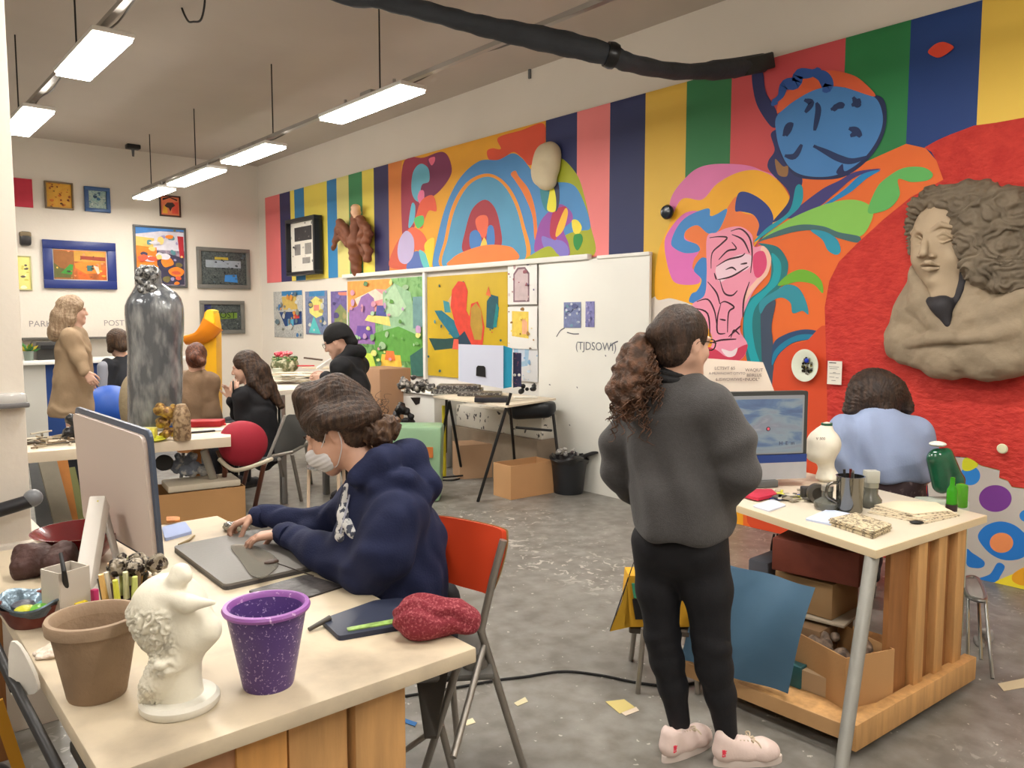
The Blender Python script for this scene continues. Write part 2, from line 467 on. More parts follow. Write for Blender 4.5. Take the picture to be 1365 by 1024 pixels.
B((165, 172, 42), (868, 232), (940, 300), (975, 400), (1000, 520), (1016, 648), (880, 656), (870, 560), (950, 540), (950, 430), (900, 350), (850, 330))
B((228, 84, 54), (600, 142), (700, 110), (798, 82), (798, 190), (765, 235), (735, 262), (700, 225), (660, 205), (600, 250), (560, 235), (552, 200), (575, 188), (612, 190))
B((78, 142, 200), (318, 702), (340, 560), (380, 420), (440, 310), (520, 243), (600, 238), (660, 210), (700, 228), (735, 270), (790, 350), (860, 335), (930, 350), (975, 430), (1000, 530), (960, 545), (900, 560), (760, 640), (720, 670), (400, 697))
B((236, 150, 46), (352, 702), (368, 580), (400, 440), (460, 340), (540, 298), (610, 318), (670, 390), (712, 510), (730, 668), (540, 690))
B((86, 156, 194), (364, 702), (382, 580), (414, 450), (470, 352), (542, 312), (604, 330), (658, 400), (698, 515), (712, 674), (540, 692))
B((236, 128, 56), (655, 300), (675, 285), (690, 310), (735, 370), (762, 460), (770, 560), (758, 580), (748, 480), (712, 390), (675, 330))
B((166, 46, 62), (448, 634), (458, 545), (488, 452), (540, 411), (582, 440), (606, 510), (613, 612), (540, 640))
B((236, 104, 72), (502, 500), (520, 480), (550, 480), (558, 510), (550, 560), (535, 578), (510, 540))
B((70, 130, 200), (478, 560), (505, 542), (526, 570), (524, 615), (482, 622)); B((70, 130, 200), (556, 530), (580, 530), (584, 605), (552, 610))
B((245, 200, 80), (540, 575), (552, 608), (524, 614))
B((240, 132, 62), (395, 697), (402, 665), (450, 636), (540, 608), (620, 608), (670, 625), (668, 676))
B((150, 78, 165), (758, 634), (778, 520), (820, 462), (870, 430), (915, 460), (922, 500), (885, 540), (905, 600), (908, 652), (860, 654), (820, 620))
B((132, 120, 200), (790, 570), (830, 580), (880, 590), (905, 620), (900, 654), (840, 655), (800, 620))
B((184, 50, 80), (838, 465), (890, 440), (898, 470), (862, 540), (850, 585), (825, 560))
B((245, 190, 60), (890, 450), (903, 470), (884, 540), (852, 572), (856, 530))
B((240, 220, 70), (920, 502), (945, 500), (963, 530), (950, 558), (928, 552)); B((44, 140, 66), (930, 565), (960, 560), (967, 590), (945, 630), (928, 605))
B((168, 176, 44), (722, 672), (760, 640), (820, 612), (852, 640), (856, 660))
B((60, 140, 152), (785, 340), (832, 345), (816, 458), (790, 420)); B((60, 64, 92), (830, 325), (862, 340), (866, 420), (850, 462), (842, 380)); B((236, 226, 64), (834, 340), (851, 400), (848, 460), (814, 455), (820, 400))
B((160, 52, 76), (187, 262), (280, 228), (368, 206), (398, 285), (350, 370), (290, 410), (250, 470), (230, 560), (200, 560), (187, 600))
B((126, 46, 86), (300, 226), (368, 206), (400, 288), (350, 370), (292, 408), (268, 380), (272, 345), (304, 330), (298, 275))
B((106, 182, 206), (225, 340), (235, 285), (265, 255), (298, 275), (302, 330), (272, 345), (265, 380), (275, 420), (245, 415), (228, 385))
B((238, 110, 140), (300, 235), (325, 225), (326, 245), (312, 262)); B((240, 120, 160), (252, 400), (262, 372), (280, 375), (278, 420), (262, 430))
B((232, 92, 62), (245, 480), (268, 415), (318, 392), (334, 458), (302, 458), (285, 490), (270, 535), (235, 515))
B((96, 180, 205), (212, 530), (226, 430), (242, 440), (236, 505)); B((92, 196, 106), (240, 490), (275, 480), (278, 515), (255, 535), (240, 515))
B((206, 92, 66), (130, 700), (150, 620), (190, 560), (236, 540), (240, 640), (220, 705))
B((232, 104, 70), (228, 530), (272, 552), (296, 600), (285, 630), (240, 625), (205, 560))
B((88, 112, 178), (205, 710), (228, 645), (262, 636), (282, 680), (278, 707)); B((100, 192, 192), (258, 630), (290, 650), (306, 702), (278, 704)); B((246, 206, 52), (282, 605), (325, 580), (312, 702), (298, 680))
B((188, 174, 212), (165, 635), (175, 580), (205, 545), (235, 580), (233, 650), (205, 688), (175, 678))
mb.build('arch_painting', None, mural)
# flower painting on the right
mb = MB()
A = lambda c, *p: paint(mb, 'A', c, p)
C = lambda c, *p: paint(mb, 'C', c, p)
OR = (232, 108, 42)
paint(mb, 'P', OR, [(1067, 237), (1120, 232), (1173, 208), (1209, 192), (1235, 198), (1250, 215), (1260, 241), (1216, 263), (1179, 293), (1146, 323), (1120, 349), (1107, 375), (1101, 410), (1103, 480), (1103, 790), (940, 790), (940, 470), (1010, 330), (1030, 300)], False)
paint(mb, 'P', (240, 166, 36), [(868, 470), (875, 395), (900, 380), (960, 420), (990, 500), (990, 760), (868, 760)], False)
paint(mb, 'P', (225, 215, 205), [(870, 398), (890, 394), (912, 398), (930, 412), (940, 440), (938, 520), (960, 760), (868, 760), (868, 420)], True)
A((42, 48, 100), (388, 262), (424, 258), (436, 330), (475, 400), (480, 450), (455, 455), (410, 390), (392, 330))
C((224, 122, 176), (116, 262), (130, 200), (180, 135), (240, 85), (320, 65), (450, 68), (530, 92), (600, 140), (400, 250), (250, 320), (150, 330))
C((244, 176, 38), (50, 668), (60, 480), (110, 350), (168, 226), (262, 226), (330, 155), (420, 105), (510, 92), (590, 125), (645, 185), (658, 235), (620, 300), (540, 390), (500, 440), (400, 600), (300, 740), (200, 698), (120, 675))
C((222, 112, 186), (92, 440), (110, 370), (190, 285), (280, 300), (270, 450), (255, 560), (245, 608), (150, 608), (115, 560))
C((238, 124, 62), (185, 400), (200, 350), (340, 330), (380, 260), (420, 213), (440, 280), (500, 300), (525, 340), (510, 400), (470, 460), (300, 520), (225, 545), (225, 500), (250, 460), (235, 430))
C((66, 138, 204), (122, 420), (150, 350), (200, 300), (290, 266), (300, 300), (330, 292), (376, 268), (362, 320), (332, 372), (290, 380), (240, 343), (190, 368), (185, 408), (240, 430), (250, 460), (190, 470), (140, 450))
C((44, 60, 132), (413, 275), (425, 203), (460, 191), (520, 218), (570, 265), (587, 320), (560, 365), (512, 392), (522, 340), (495, 295), (440, 280))
C((60, 130, 200), (205, 692), (215, 655), (240, 640), (260, 590), (225, 545), (262, 490), (300, 520), (290, 640), (260, 692))
A((42, 48, 100), (455, 480), (500, 470), (520, 570), (565, 635), (562, 680), (540, 750), (460, 800), (515, 730), (515, 685), (450, 615), (445, 580), (468, 540))
A((30, 42, 84), (480, 410), (560, 360), (690, 316), (800, 338), (858, 356), (870, 430), (850, 508), (798, 580), (726, 632), (655, 646), (560, 640), (520, 610), (485, 540))
A((72, 132, 196), (475, 420), (530, 370), (610, 325), (690, 312), (790, 335), (838, 362), (857, 430), (838, 500), (788, 570), (720, 618), (650, 636), (570, 630), (520, 600), (488, 540), (474, 480))
A((230, 102, 62), (478, 408), (490, 350), (530, 318), (548, 285), (600, 275), (660, 254), (730, 265), (780, 290), (828, 348), (700, 311), (615, 323), (535, 366))
for s_ in ([(462, 368), (490, 345), (505, 305), (545, 300), (555, 268), (600, 265), (625, 250)], [(600, 265), (640, 275), (660, 312), (640, 320)]): stroke(mb, 'A', (48, 92, 170), s_, .085)
for s_ in ([(455, 375), (465, 355), (480, 372), (462, 382)], [(610, 262), (618, 244), (635, 250), (628, 270)]): A((48, 92, 170), *s_)
A((150, 110, 70), (470, 572), (498, 598), (516, 598), (512, 634), (480, 626))
for s_ in ([(575, 360), (600, 372), (578, 405)], [(618, 370), (625, 400), (612, 470)], [(670, 395), (700, 380), (718, 384)], [(750, 350), (765, 375), (778, 372)], [(500, 490), (515, 455), (536, 450)], [(510, 490), (528, 450)],
           [(735, 462), (760, 470), (778, 492)], [(740, 490), (775, 470)], [(505, 560), (540, 562), (566, 520)], [(608, 525), (650, 545), (700, 570), (745, 580), (800, 565)], [(745, 380), (778, 362)], [(680, 400), (692, 378)]):
    stroke(mb, 'A', (28, 50, 96), s_, .045)
A((30, 42, 90), (690, 622), (712, 590), (720, 616), (760, 600), (730, 632))
A((62, 58, 122), (512, 782), (560, 740), (640, 680), (700, 650), (760, 618), (850, 608), (760, 636), (690, 692), (620, 750), (560, 780))
A((24, 130, 190), (556, 780), (640, 738), (720, 680), (780, 628), (848, 612), (800, 642), (740, 692), (670, 732), (600, 777))
A((20, 150, 168), (545, 672), (568, 672), (566, 730), (520, 780), (396, 870), (440, 820), (520, 760))
A((134, 196, 86), (425, 855), (520, 790), (640, 738), (740, 718), (805, 735), (822, 775), (780, 848), (700, 842), (620, 815), (540, 812), (470, 837))
A((96, 178, 92), (803, 762), (833, 680), (870, 640), (930, 605), (1000, 602), (1036, 625), (1020, 648), (960, 655), (912, 645), (918, 700), (890, 742), (850, 762))
A((66, 106, 108), (408, 868), (480, 830), (560, 808), (640, 813), (700, 835), (773, 850), (766, 872), (700, 857), (620, 830), (550, 832), (470, 852))
A((38, 150, 178), (598, 828), (650, 833), (692, 860), (706, 900), (690, 916), (660, 900), (640, 862))
C((28, 116, 122), (520, 425), (600, 438), (640, 480), (656, 530), (640, 595), (600, 645), (545, 700), (535, 800), (550, 1100), (500, 1100), (455, 880), (450, 780), (470, 690), (530, 640), (572, 590), (577, 500), (555, 450))
C((20, 160, 172), (580, 470), (622, 515), (612, 600), (560, 655), (505, 720), (492, 800), (505, 900), (535, 1000), (500, 1000), (458, 850), (458, 750), (490, 680), (560, 620), (588, 550))
C((60, 74, 96), (558, 690), (598, 688), (580, 800), (587, 900), (590, 1200), (550, 1200), (530, 800), (538, 730))
C((44, 142, 160), (600, 640), (650, 613), (702, 628), (737, 690), (747, 748), (720, 732), (676, 742), (665, 695), (620, 672), (560, 702), (530, 745), (528, 690))
C((110, 176, 44), (608, 614), (650, 570), (710, 544), (770, 560), (808, 600), (812, 652), (770, 612), (700, 600), (640, 615))
C((40, 72, 112), (588, 882), (640, 840), (720, 817), (790, 824), (824, 850), (815, 863), (740, 864), (670, 882), (612, 932), (580, 985))
C((20, 124, 160), (590, 920), (640, 870), (710, 840), (790, 842), (810, 858), (740, 862), (668, 880), (610, 930), (582, 980))
paint(mb, 'P', (212, 74, 36), [(1028, 560), (1033, 490), (1048, 465), (1075, 455), (1110, 454), (1112, 790), (1000, 790), (1012, 640)], True)
C((240, 152, 178), (222, 700), (275, 660), (285, 560), (286, 400), (330, 376), (380, 355), (440, 350), (490, 385), (500, 440), (545, 438), (575, 485), (555, 570), (500, 640), (462, 720), (440, 780), (440, 830), (470, 890), (430, 958), (290, 952), (312, 870), (285, 800), (225, 745))
C((246, 196, 176), (545, 438), (578, 490), (562, 565), (520, 610), (480, 660), (455, 700), (470, 640), (520, 580), (556, 540), (556, 490), (530, 455))
C((220, 72, 120), (498, 480), (540, 460), (558, 500), (550, 550), (520, 582), (500, 560))
C((242, 206, 220), (328, 535), (400, 490), (460, 473), (492, 490), (475, 540), (400, 570), (345, 600))
C((206, 58, 88), (288, 900), (330, 910), (380, 940), (430, 900), (472, 888), (430, 958), (288, 958))
C((240, 220, 226), (352, 905), (395, 915), (425, 900), (412, 935), (378, 940))
for s_ in ([(298, 400), (340, 395), (378, 400), (350, 430), (310, 470), (305, 540)], [(395, 370), (440, 360), (480, 400), (492, 470), (485, 560)], [(400, 385), (450, 410), (480, 470)], [(330, 530), (380, 500), (440, 485), (460, 470)],
           [(335, 590), (400, 575), (475, 530)], [(345, 590), (365, 650), (400, 662), (425, 640)], [(290, 600), (330, 650), (345, 700)], [(240, 690), (290, 680), (320, 730), (330, 790)], [(345, 700), (370, 690), (410, 715), (385, 740), (380, 830)],
           [(350, 700), (335, 760), (335, 830), (370, 835)], [(300, 880), (350, 865), (420, 860)], [(395, 855), (410, 820), (435, 840)], [(345, 770), (372, 775)], [(230, 720), (290, 745), (300, 850)], [(400, 420), (420, 450), (380, 460), (340, 500)],
           [(372, 545), (400, 535), (420, 548)], [(440, 520), (470, 515)], [(480, 600), (455, 680), (450, 760)], [(320, 560), (330, 590)], [(385, 850), (440, 800)]):
    stroke(mb, 'C', (60, 22, 40), s_, .014)
A((226, 70, 44), (1020, 188), (1045, 162), (1075, 153), (1108, 166), (1108, 180), (1065, 208), (1038, 204))
mb.build('flower_painting', None, mural)
LAY[0] += 0
# red stucco field: relief grid clipped to its outline
mb = MB()
stucco = ramp_mat([(.25, (186, 40, 34)), (.75, (212, 62, 50))], 14, .75, 8, .3, bump=0)
nt = stucco.node_tree; N = nt.nodes
n2 = N.new('ShaderNodeTexNoise'); n2.inputs['Scale'].default_value = 22; n2.inputs['Detail'].default_value = 7
tc = N.new('ShaderNodeTexCoord'); mp = N.new('ShaderNodeMapping'); mp.inputs['Scale'].default_value = (1, 1, 1.7); mp.inputs['Rotation'].default_value = (.5, 0, 0)
bp = N.new('ShaderNodeBump'); bp.inputs['Strength'].default_value = 1; bp.inputs['Distance'].default_value = .016
nt.links.new(tc.outputs['Object'], mp.inputs[0]); nt.links.new(mp.outputs[0], n2.inputs['Vector']); nt.links.new(n2.outputs['Fac'], bp.inputs['Height']); nt.links.new(bp.outputs[0], N['Principled BSDF'].inputs['Normal'])
paint(mb, 'P', None, [(1234, 197), (1250, 188), (1268, 180), (1300, 168), (1330, 164), (1380, 155), (1600, 130), (1600, 740), (1400, 662), (1365, 650), (1350, 648), (1345, 640), (1333, 636), (1334, 626), (1310, 620), (1290, 609), (1275, 608), (1260, 611), (1244, 603), (1237, 640), (1237, 840), (1104, 840), (1103, 480), (1101, 410), (1107, 375),
                     (1120, 349), (1146, 323), (1179, 293), (1216, 263), (1259, 240), (1250, 215), (1243, 203)], False, m=stucco)
mb.build('red_stucco', None, mural)
mb = MB()
paint(mb, 'P', (196, 188, 180), [(1235, 600), (1244, 603), (1260, 612), (1275, 609), (1290, 610), (1310, 621), (1334, 627), (1333, 637), (1345, 641), (1350, 649), (1365, 651), (1400, 663), (1600, 745), (1600, 1000), (1235, 1000)], False)
def circ(tg, c, x, y, rx, ry): paint(mb, tg, c, [(x + rx * math.cos(a), y + ry * math.sin(a)) for a in [2 * PI * i / 14 for i in range(14)]])
circ('E', (46, 132, 212), 462, 262, 65, 62); paint(mb, 'E', (214, 214, 44), [(415, 160), (450, 148), (512, 186), (495, 212), (450, 232), (412, 220)])
circ('E', (122, 60, 146), 625, 410, 106, 87)
paint(mb, 'E', (40, 122, 206), [(512, 660), (555, 592), (640, 560), (720, 570), (790, 612), (850, 690), (820, 780), (740, 810), (650, 800), (570, 748)])
circ('E', (240, 148, 92), 665, 697, 76, 65)
paint(mb, 'E', (40, 122, 206), [(440, 740), (475, 762), (550, 815), (548, 852), (500, 862), (440, 840)]); paint(mb, 'E', (40, 122, 206), [(640, 828), (686, 850), (660, 910), (622, 952), (510, 938), (590, 900)])
paint(mb, 'E', (244, 222, 56), [(620, 958), (700, 915), (805, 880), (900, 880), (900, 1010), (700, 990)]); paint(mb, 'E', (238, 168, 40), [(850, 850), (750, 890), (735, 940), (790, 972), (860, 960)])
circ('E', (46, 132, 212), 830, 522, 48, 40); circ('E', (120, 190, 225), 425, 450, 22, 45)
mb.build('dotted_panel', None, mural)
# lower band of mural over the wall left of x=870 px is bare wall
# ---------------------------------------------------------------- ceiling lamps on two hanging tracks
M_pipe = mat((170, 165, 158), .4, metal=.6); M_dark = mat((28, 27, 26), .5); M_lampw = mat((225, 222, 215), .4)
LAMPC = (255, 250, 241)
M_em = mat(LAMPC, .5, emit=58)
def lamp(x, y, ln, first, label, wd=.2):
    t = thing('ceiling_lamp', label, 'ceiling lamp', (x, y, 3.2), 0, 'rectangular lamps hanging from the ceiling tracks')
    MB().box((x, y, 3.235), (wd + .03, ln + .03, .035), bev=.012).build('housing', M_lampw, t)
    MB().box((x, y, 3.21), (wd, ln, .02)).build('diffuser', M_em, t)
    for s in (-.3, .3): MB().cyl((x, y + s * ln, 3.25), (x, y + s * ln, 3.33), .012, m=M_pipe).build('bracket', None, t)
    MB().box((x, y, 3.29), (.07, .16, .06), M_pipe, bev=.01).build('ballast_box', None, t)
    return t
lamp(1.32, 5.53, 1.0, 1, 'large bright lamp nearest the top left corner of the picture')
lamp(1.32, 7.68, 1.05, 1, 'bright lamp half hidden beside the white pillar')
lamp(3.2, 5.38, 1.2, 0, 'longest bright lamp of the right track, below the black hose')
lamp(3.26, 7.73, 1.1, 0, 'second lamp along the right track, under the tall hanging rod')
lamp(3.28, 9.4, 1.35, 0, 'third lamp along the right track above the far pictures')
lamp(3.28, 10.95, 1.1, 0, 'last lamp of the right track over the small orange picture', .2)
for x, y in ((1.32, 2.9), (3.24, 1.5), (1.32, .2), (3.24, -1.4), (-1.2, 6.0), (-1.2, 2.4), (-1.2, -1.2), (1.32, 10.6)):
    lamp(x, y, 1.2, 0, 'rectangular ceiling lamp out of the picture, on one of the tracks')
def track(x, y0, y1, label, rods):
    t = thing('lamp_track', label, 'lighting track', (x, y0, 3.33))
    MB().box((x, (y0 + y1) / 2, 3.335), (.04, y1 - y0, .03), M_pipe).build('rail', None, t)
    for y in rods: MB().cyl((x, y, 3.34), (x, y, CEIL), .006, m=M_dark).build('rod', None, t)
    MB().tube(cat_rom([(x + .05, y0 + (y1 - y0) * i / 24, 3.36 - .035 * (i % 2)) for i in range(25)], 4), .006, mat((120, 116, 110), .5), 6).build('cable', None, t)
track(1.32, -2.6, 8.3, 'grey lighting track at the upper left carrying two lamps', (1.0, 3.3, 5.9, 8.0))
track(3.3, -2.6, 11.5, 'long grey lighting track crossing the middle of the ceiling', (.6, 2.9, 5.38, 7.32, 9.43, 11.1))
# ================================================================ things on the walls
M_white = mat((236, 234, 228), .45); M_black = mat((22, 22, 24), .45); M_paper = mat((232, 226, 214), .8, bump=.1, bscale=40)
M_steel = mat((150, 150, 148), .3, metal=.9); M_wood = mat((196, 150, 96), .6, var=.18, vscale=5, stretch=(6, 6, .7), bump=.1, bscale=30)
M_woodd = mat((150, 100, 56), .6, var=.18, vscale=5, stretch=(6, 6, .7)); M_card = mat((186, 142, 94), .8, var=.05, vscale=4, bump=.1, bscale=90)
M_grey = mat((92, 92, 92), .5); M_ink = mat((40, 40, 46), .7)
def rect_y(x0, y0, x1, y1):
    a = PY(x0, (y0 + y1) / 2); b = PY(x1, (y0 + y1) / 2); t = PY((x0 + x1) / 2, y0); u = PY((x0 + x1) / 2, y1); return a.x, b.x, u.z, t.z
def blobs(mb, plane, rng, cols, n, rs, seed, ax, layer=.0006, th=.0005):
    """loose painted patches on a picture; rng=(a0,a1,z0,z1), ax 'y' for far wall, 'x' for mural wall"""
    rd = random.Random(seed); a0, a1, z0, z1 = rng
    for i in range(n):
        r = rd.uniform(*rs) * min(a1 - a0, z1 - z0); rx = r * rd.uniform(.6, 1.7); rz = r * rd.uniform(.5, 1.2)
        rx = min(rx, (a1 - a0) * .45); rz = min(rz, (z1 - z0) * .45)
        c = rd.uniform(a0 + rx, a1 - rx); z = rd.uniform(z0 + rz, z1 - rz); k = rd.randint(5, 8); ph = rd.random() * 6
        P = [(c + rx * rd.uniform(.65, 1) * math.cos(ph + 2 * PI * j / k), z + rz * rd.uniform(.65, 1) * math.sin(ph + 2 * PI * j / k)) for j in range(k)]
        P = cat_rom([V((p[0], p[1], 0)) for p in P], 4, True)
        P = [V((min(max(p.x, a0), a1), min(max(p.y, z0), z1), 0)) for p in P]
        d = plane - layer * (i + 1)
        Q = [V((p.x, d, p.y)) if ax == 'y' else V((d, p.x, p.y)) for p in P]
        mb.prism(Q, (0, 1, 0) if ax == 'y' else (1, 0, 0), th, mat(rd.choice(cols), .6, var=.12, vscale=20))
def picture(px, label, frame_col, art, fw=.03, dep=.03, cat='picture', matw=0, matc=(230, 226, 216), wall='y', seed=1, n=0, cols=(), rs=(.05, .25), lines=0, grp=None, extra=None, name='framed_picture', offs=0):
    if wall == 'y': x0, x1, z0, z1 = rect_y(*px); mk = lambda a, z, d: V((a, BY - offs - d, z)); pl = BY - offs
    else:
        a = PX(px[0], (px[1] + px[3]) / 2).y; b = PX(px[2], (px[1] + px[3]) / 2).y; x0, x1 = min(a, b), max(a, b)
        z1 = PX((px[0] + px[2]) / 2, px[1]).z; z0 = PX((px[0] + px[2]) / 2, px[3]).z; mk = lambda a, z, d: V((WX - offs - d, a, z)); pl = WX - offs
    def bx(mb, a0, a1, b0, b1, d0, d1, m):
        c = mk((a0 + a1) / 2, (b0 + b1) / 2, (d0 + d1) / 2); sz = (a1 - a0, d1 - d0, b1 - b0) if wall == 'y' else (d1 - d0, a1 - a0, b1 - b0)
        mb.box(c, sz, m, bev=min(.004, abs(d1 - d0) * .2))
    t = thing(name, label, cat, mk((x0 + x1) / 2, z0, .001), 0, grp)
    if frame_col:
        fm = mat(frame_col, .4, var=.05, vscale=8); m = MB()
        for a0, a1, b0, b1 in ((x0, x1, z0, z0 + fw), (x0, x1, z1 - fw, z1), (x0, x0 + fw, z0 + fw, z1 - fw), (x1 - fw, x1, z0 + fw, z1 - fw)): bx(m, a0, a1, b0, b1, .002, dep, fm)
        m.build('frame', None, t)
    else: fw = 0
    m = MB(); bx(m, x0 + fw, x1 - fw, z0 + fw, z1 - fw, .002, dep * .5, mat(matc, .8) if matw else art)
    if matw: bx(m, x0 + fw + matw, x1 - fw - matw, z0 + fw + matw, z1 - fw - matw, dep * .5, dep * .5 + .004, art)
    d = dep * .5 + (.004 if matw else 0); g = fw + matw
    R = (x0 + g, x1 - g, z0 + g, z1 - g)
    if extra:
        for i, (col, pts) in enumerate(extra):
            P = [mk(R[0] + p[0] * (R[1] - R[0]), R[2] + p[1] * (R[3] - R[2]), d + .0006 * (i + 1)) for p in pts]
            m.prism(P, (0, 1, 0) if wall == 'y' else (1, 0, 0), .0005, mat(col, .6, var=.1, vscale=15))
    if n: blobs(m, pl - d - .0008 * (len(extra) if extra else 0), R, cols, n, rs, seed, wall)
    rd = random.Random(seed + 5)
    for i in range(lines):
        zz = R[3] - (R[3] - R[2]) * (.1 + .8 * i / max(1, lines)); u = R[0] + (R[1] - R[0]) * .1
        while u < R[1] - (R[1] - R[0]) * .1:
            ww = rd.uniform(.02, .08) * (R[1] - R[0]); P = [mk(u, zz, d + .02), mk(u + ww, zz, d + .02)]
            h_ = (R[3] - R[2]) * .02
            if rd.random() < .8: m.quad(mk(u, zz, d + .0085), mk(u + ww, zz, d + .0085), mk(u + ww, zz + h_, d + .0085), mk(u, zz + h_, d + .0085), M_ink)
            u += ww + rd.uniform(.01, .03) * (R[1] - R[0])
    m.build('canvas' if not matw else 'print', None, t)
    return t
OR_, RD_, GN_, BL_, YE_, PU_, WH_ = (232, 120, 40), (196, 56, 50), (70, 130, 60), (60, 110, 170), (226, 190, 70), (110, 70, 150), (225, 220, 205)
picture((14, 238, 43, 276), 'plain crimson canvas half hidden behind the white pillar', None, mat((190, 50, 68), .7, var=.08, vscale=8), 0, .05, 'canvas', name='canvas')
picture((59, 243, 97, 279), 'small golden yellow canvas with brown scribbled marks, top row', (120, 100, 74), ramp_mat([(.35, (222, 168, 60)), (.65, (214, 150, 50))], 5), .02, .05, 'canvas', seed=3, n=26, cols=[(120, 50, 24), (150, 80, 30), (70, 40, 24), (200, 110, 40)], rs=(.02, .07), name='canvas')
picture((112, 250, 146, 283), 'small picture in a blue frame with pale cells, top row', (50, 84, 130), ramp_mat([(.3, (60, 110, 130)), (.5, (190, 205, 190)), (.7, (90, 140, 150))], 22), .05, .05, seed=4, n=24, cols=[(60, 110, 140), (200, 210, 200), (30, 60, 90), (150, 185, 180)], rs=(.03, .1))
picture((212, 261, 240, 289), 'small orange and red picture with a dark rose shape under a lamp', (70, 44, 40), mat((236, 130, 90), .6), .02, .04, seed=5, extra=[((232, 90, 70), [(.6, .1), (.95, .1), (.95, .75), (.6, .7)]), ((240, 180, 60), [(.08, .1), (.35, .08), (.35, .4), (.15, .55)]), ((50, 30, 30), [(.1, .78), (.5, .95), (.9, .8), (.9, .88), (.5, 1), (.1, .9)]),
        ((70, 50, 50), [(.2, .5), (.35, .68), (.65, .7), (.78, .55), (.6, .42), (.5, .2), (.42, .4), (.3, .42)])])
picture((22, 341, 42, 387), 'narrow pale yellow print with small dark figures beside the pillar', (190, 186, 140), mat((226, 216, 130), .7), .015, .03, seed=6, n=10, cols=[(240, 235, 200), (90, 80, 70), (200, 190, 90)], rs=(.08, .25))
picture((57, 322, 154, 385), 'wide orange and green painting in a broad royal blue frame', (32, 48, 112), ramp_mat([(.3, (150, 84, 44)), (.5, (214, 110, 44)), (.7, (226, 84, 44))], 3), .115, .05, matw=.012, seed=8,
        extra=[((146, 92, 44), [(0, 0), (.36, 0), (.38, .95), (0, 1)]), ((90, 92, 46), [(.0, .05), (.3, .05), (.33, .3), (.12, .38), (0, .55)]), ((60, 140, 50), [(.12, .2), (.33, .16), (.36, .5), (.3, .52)]), ((232, 132, 40), [(.38, .55), (.55, .62), (.9, .62), (.88, .25), (.6, .2), (.4, .4)]),
               ((200, 150, 60), [(.38, .62), (.98, .62), (.98, .98), (.38, .98)]), ((150, 60, 40), [(.5, .7), (.98, .66), (.98, .8), (.5, .82)]), ((236, 200, 180), [(.74, .5), (.84, .46), (.86, .24), (.82, .2)]), ((60, 110, 110), [(.62, .3), (.72, .3), (.72, .5), (.62, .5)])], n=22, cols=[(236, 180, 70), (120, 60, 30), (210, 90, 40), (60, 60, 40), (226, 140, 90)], rs=(.015, .06))
picture((178, 302, 248, 383), 'tall crowded abstract painting of orange, white and blue behind the glass figure', (86, 86, 86), ramp_mat([(.35, (180, 160, 170)), (.65, (90, 90, 120))], 6), .03, .04, seed=9,
        extra=[((210, 206, 216), [(0, .62), (1, .62), (1, .95), (0, .95)]), ((70, 130, 200), [(0, .88), (.5, .95), (1, .97), (1, 1), (0, 1)]), ((222, 190, 100), [(0, .68), (.35, .66), (.38, .82), (0, .84)]), ((236, 130, 40), [(0, .3), (.42, .3), (.42, .66), (0, .68)]), ((60, 56, 80), [(.42, .02), (.98, .02), (.98, .5), (.42, .6)]),
               ((180, 40, 50), [(.9, .5), (.99, .5), (.99, .88), (.86, .88)])], n=40, cols=[(60, 56, 80), (236, 130, 40), (210, 206, 216), (90, 140, 150), (210, 90, 60), (240, 200, 120), (110, 100, 60), (160, 150, 190)], rs=(.03, .12))
for px, lb, sd, ex in (((262, 331, 332, 385), 'grey framed dark picture with a pale lettered band and a blue patch', 10, [((150, 160, 170), [(.1, .52), (.88, .52), (.88, .74), (.1, .74)]), ((180, 160, 60), [(.3, .76), (.6, .76), (.6, .84), (.3, .84)]), ((60, 130, 200), [(.5, .1), (.8, .08), (.78, .32), (.52, .3)])]),
                   ((266, 401, 325, 445), 'lower grey framed dark picture with a green lettered band', 11, [((40, 46, 90), [(0, 0), (.16, 0), (.2, 1), (0, 1)]), ((110, 140, 50), [(.4, .42), (.9, .46), (.9, .68), (.42, .66)])])):
    t = picture(px, lb, (110, 108, 102), ramp_mat([(.35, (40, 46, 50)), (.6, (84, 92, 90))], 30), .06, .05, seed=sd, extra=ex, n=30, cols=[(30, 34, 40), (110, 116, 120), (60, 66, 70), (84, 100, 110)], rs=(.015, .05))
x0, x1, z0, z1 = rect_y(266, 401, 325, 445)
m = MB(); m.text('POST', .14, Matrix.Translation((x0 + (x1 - x0) * .55, BY - .06, z0 + (z1 - z0) * .56)) @ Matrix.Rotation(PI / 2, 4, 'X'), mat((40, 56, 30), .6)); m.build('lettering', None, t)
# small dark holder on the far wall
x0, x1, z0, z1 = rect_y(25, 309, 40, 328)
tag(MB().box(((x0 + x1) / 2, BY - .06, (z0 + z1) / 2), (x1 - x0, .11, z1 - z0), mat((36, 34, 34), .4), bev=.03).box(((x0 + x1) / 2, BY - .062, z1 - .04), (x1 - x0 + .004, .11, .07), mat((120, 104, 76), .5), bev=.02).build('wall_holder'), 'small black and tan holder fixed to the far wall near the pillar', 'holder')
# scribbled notes on the far wall
for px, s, lb in (((62, 432), 'PARKED', 'scribbled writing on the wall left of the figure in the tan coat'), ((152, 431), 'POST', 'short scribbled word on the wall above the dark haired head')):
    p = PY(*px); m = MB(); m.text(s, .115, Matrix.Translation((p.x, BY - .003, p.z)) @ Matrix.Rotation(PI / 2, 4, 'X'), mat((150, 144, 142), .8)); tag(m.build('wall_writing'), lb, 'writing')
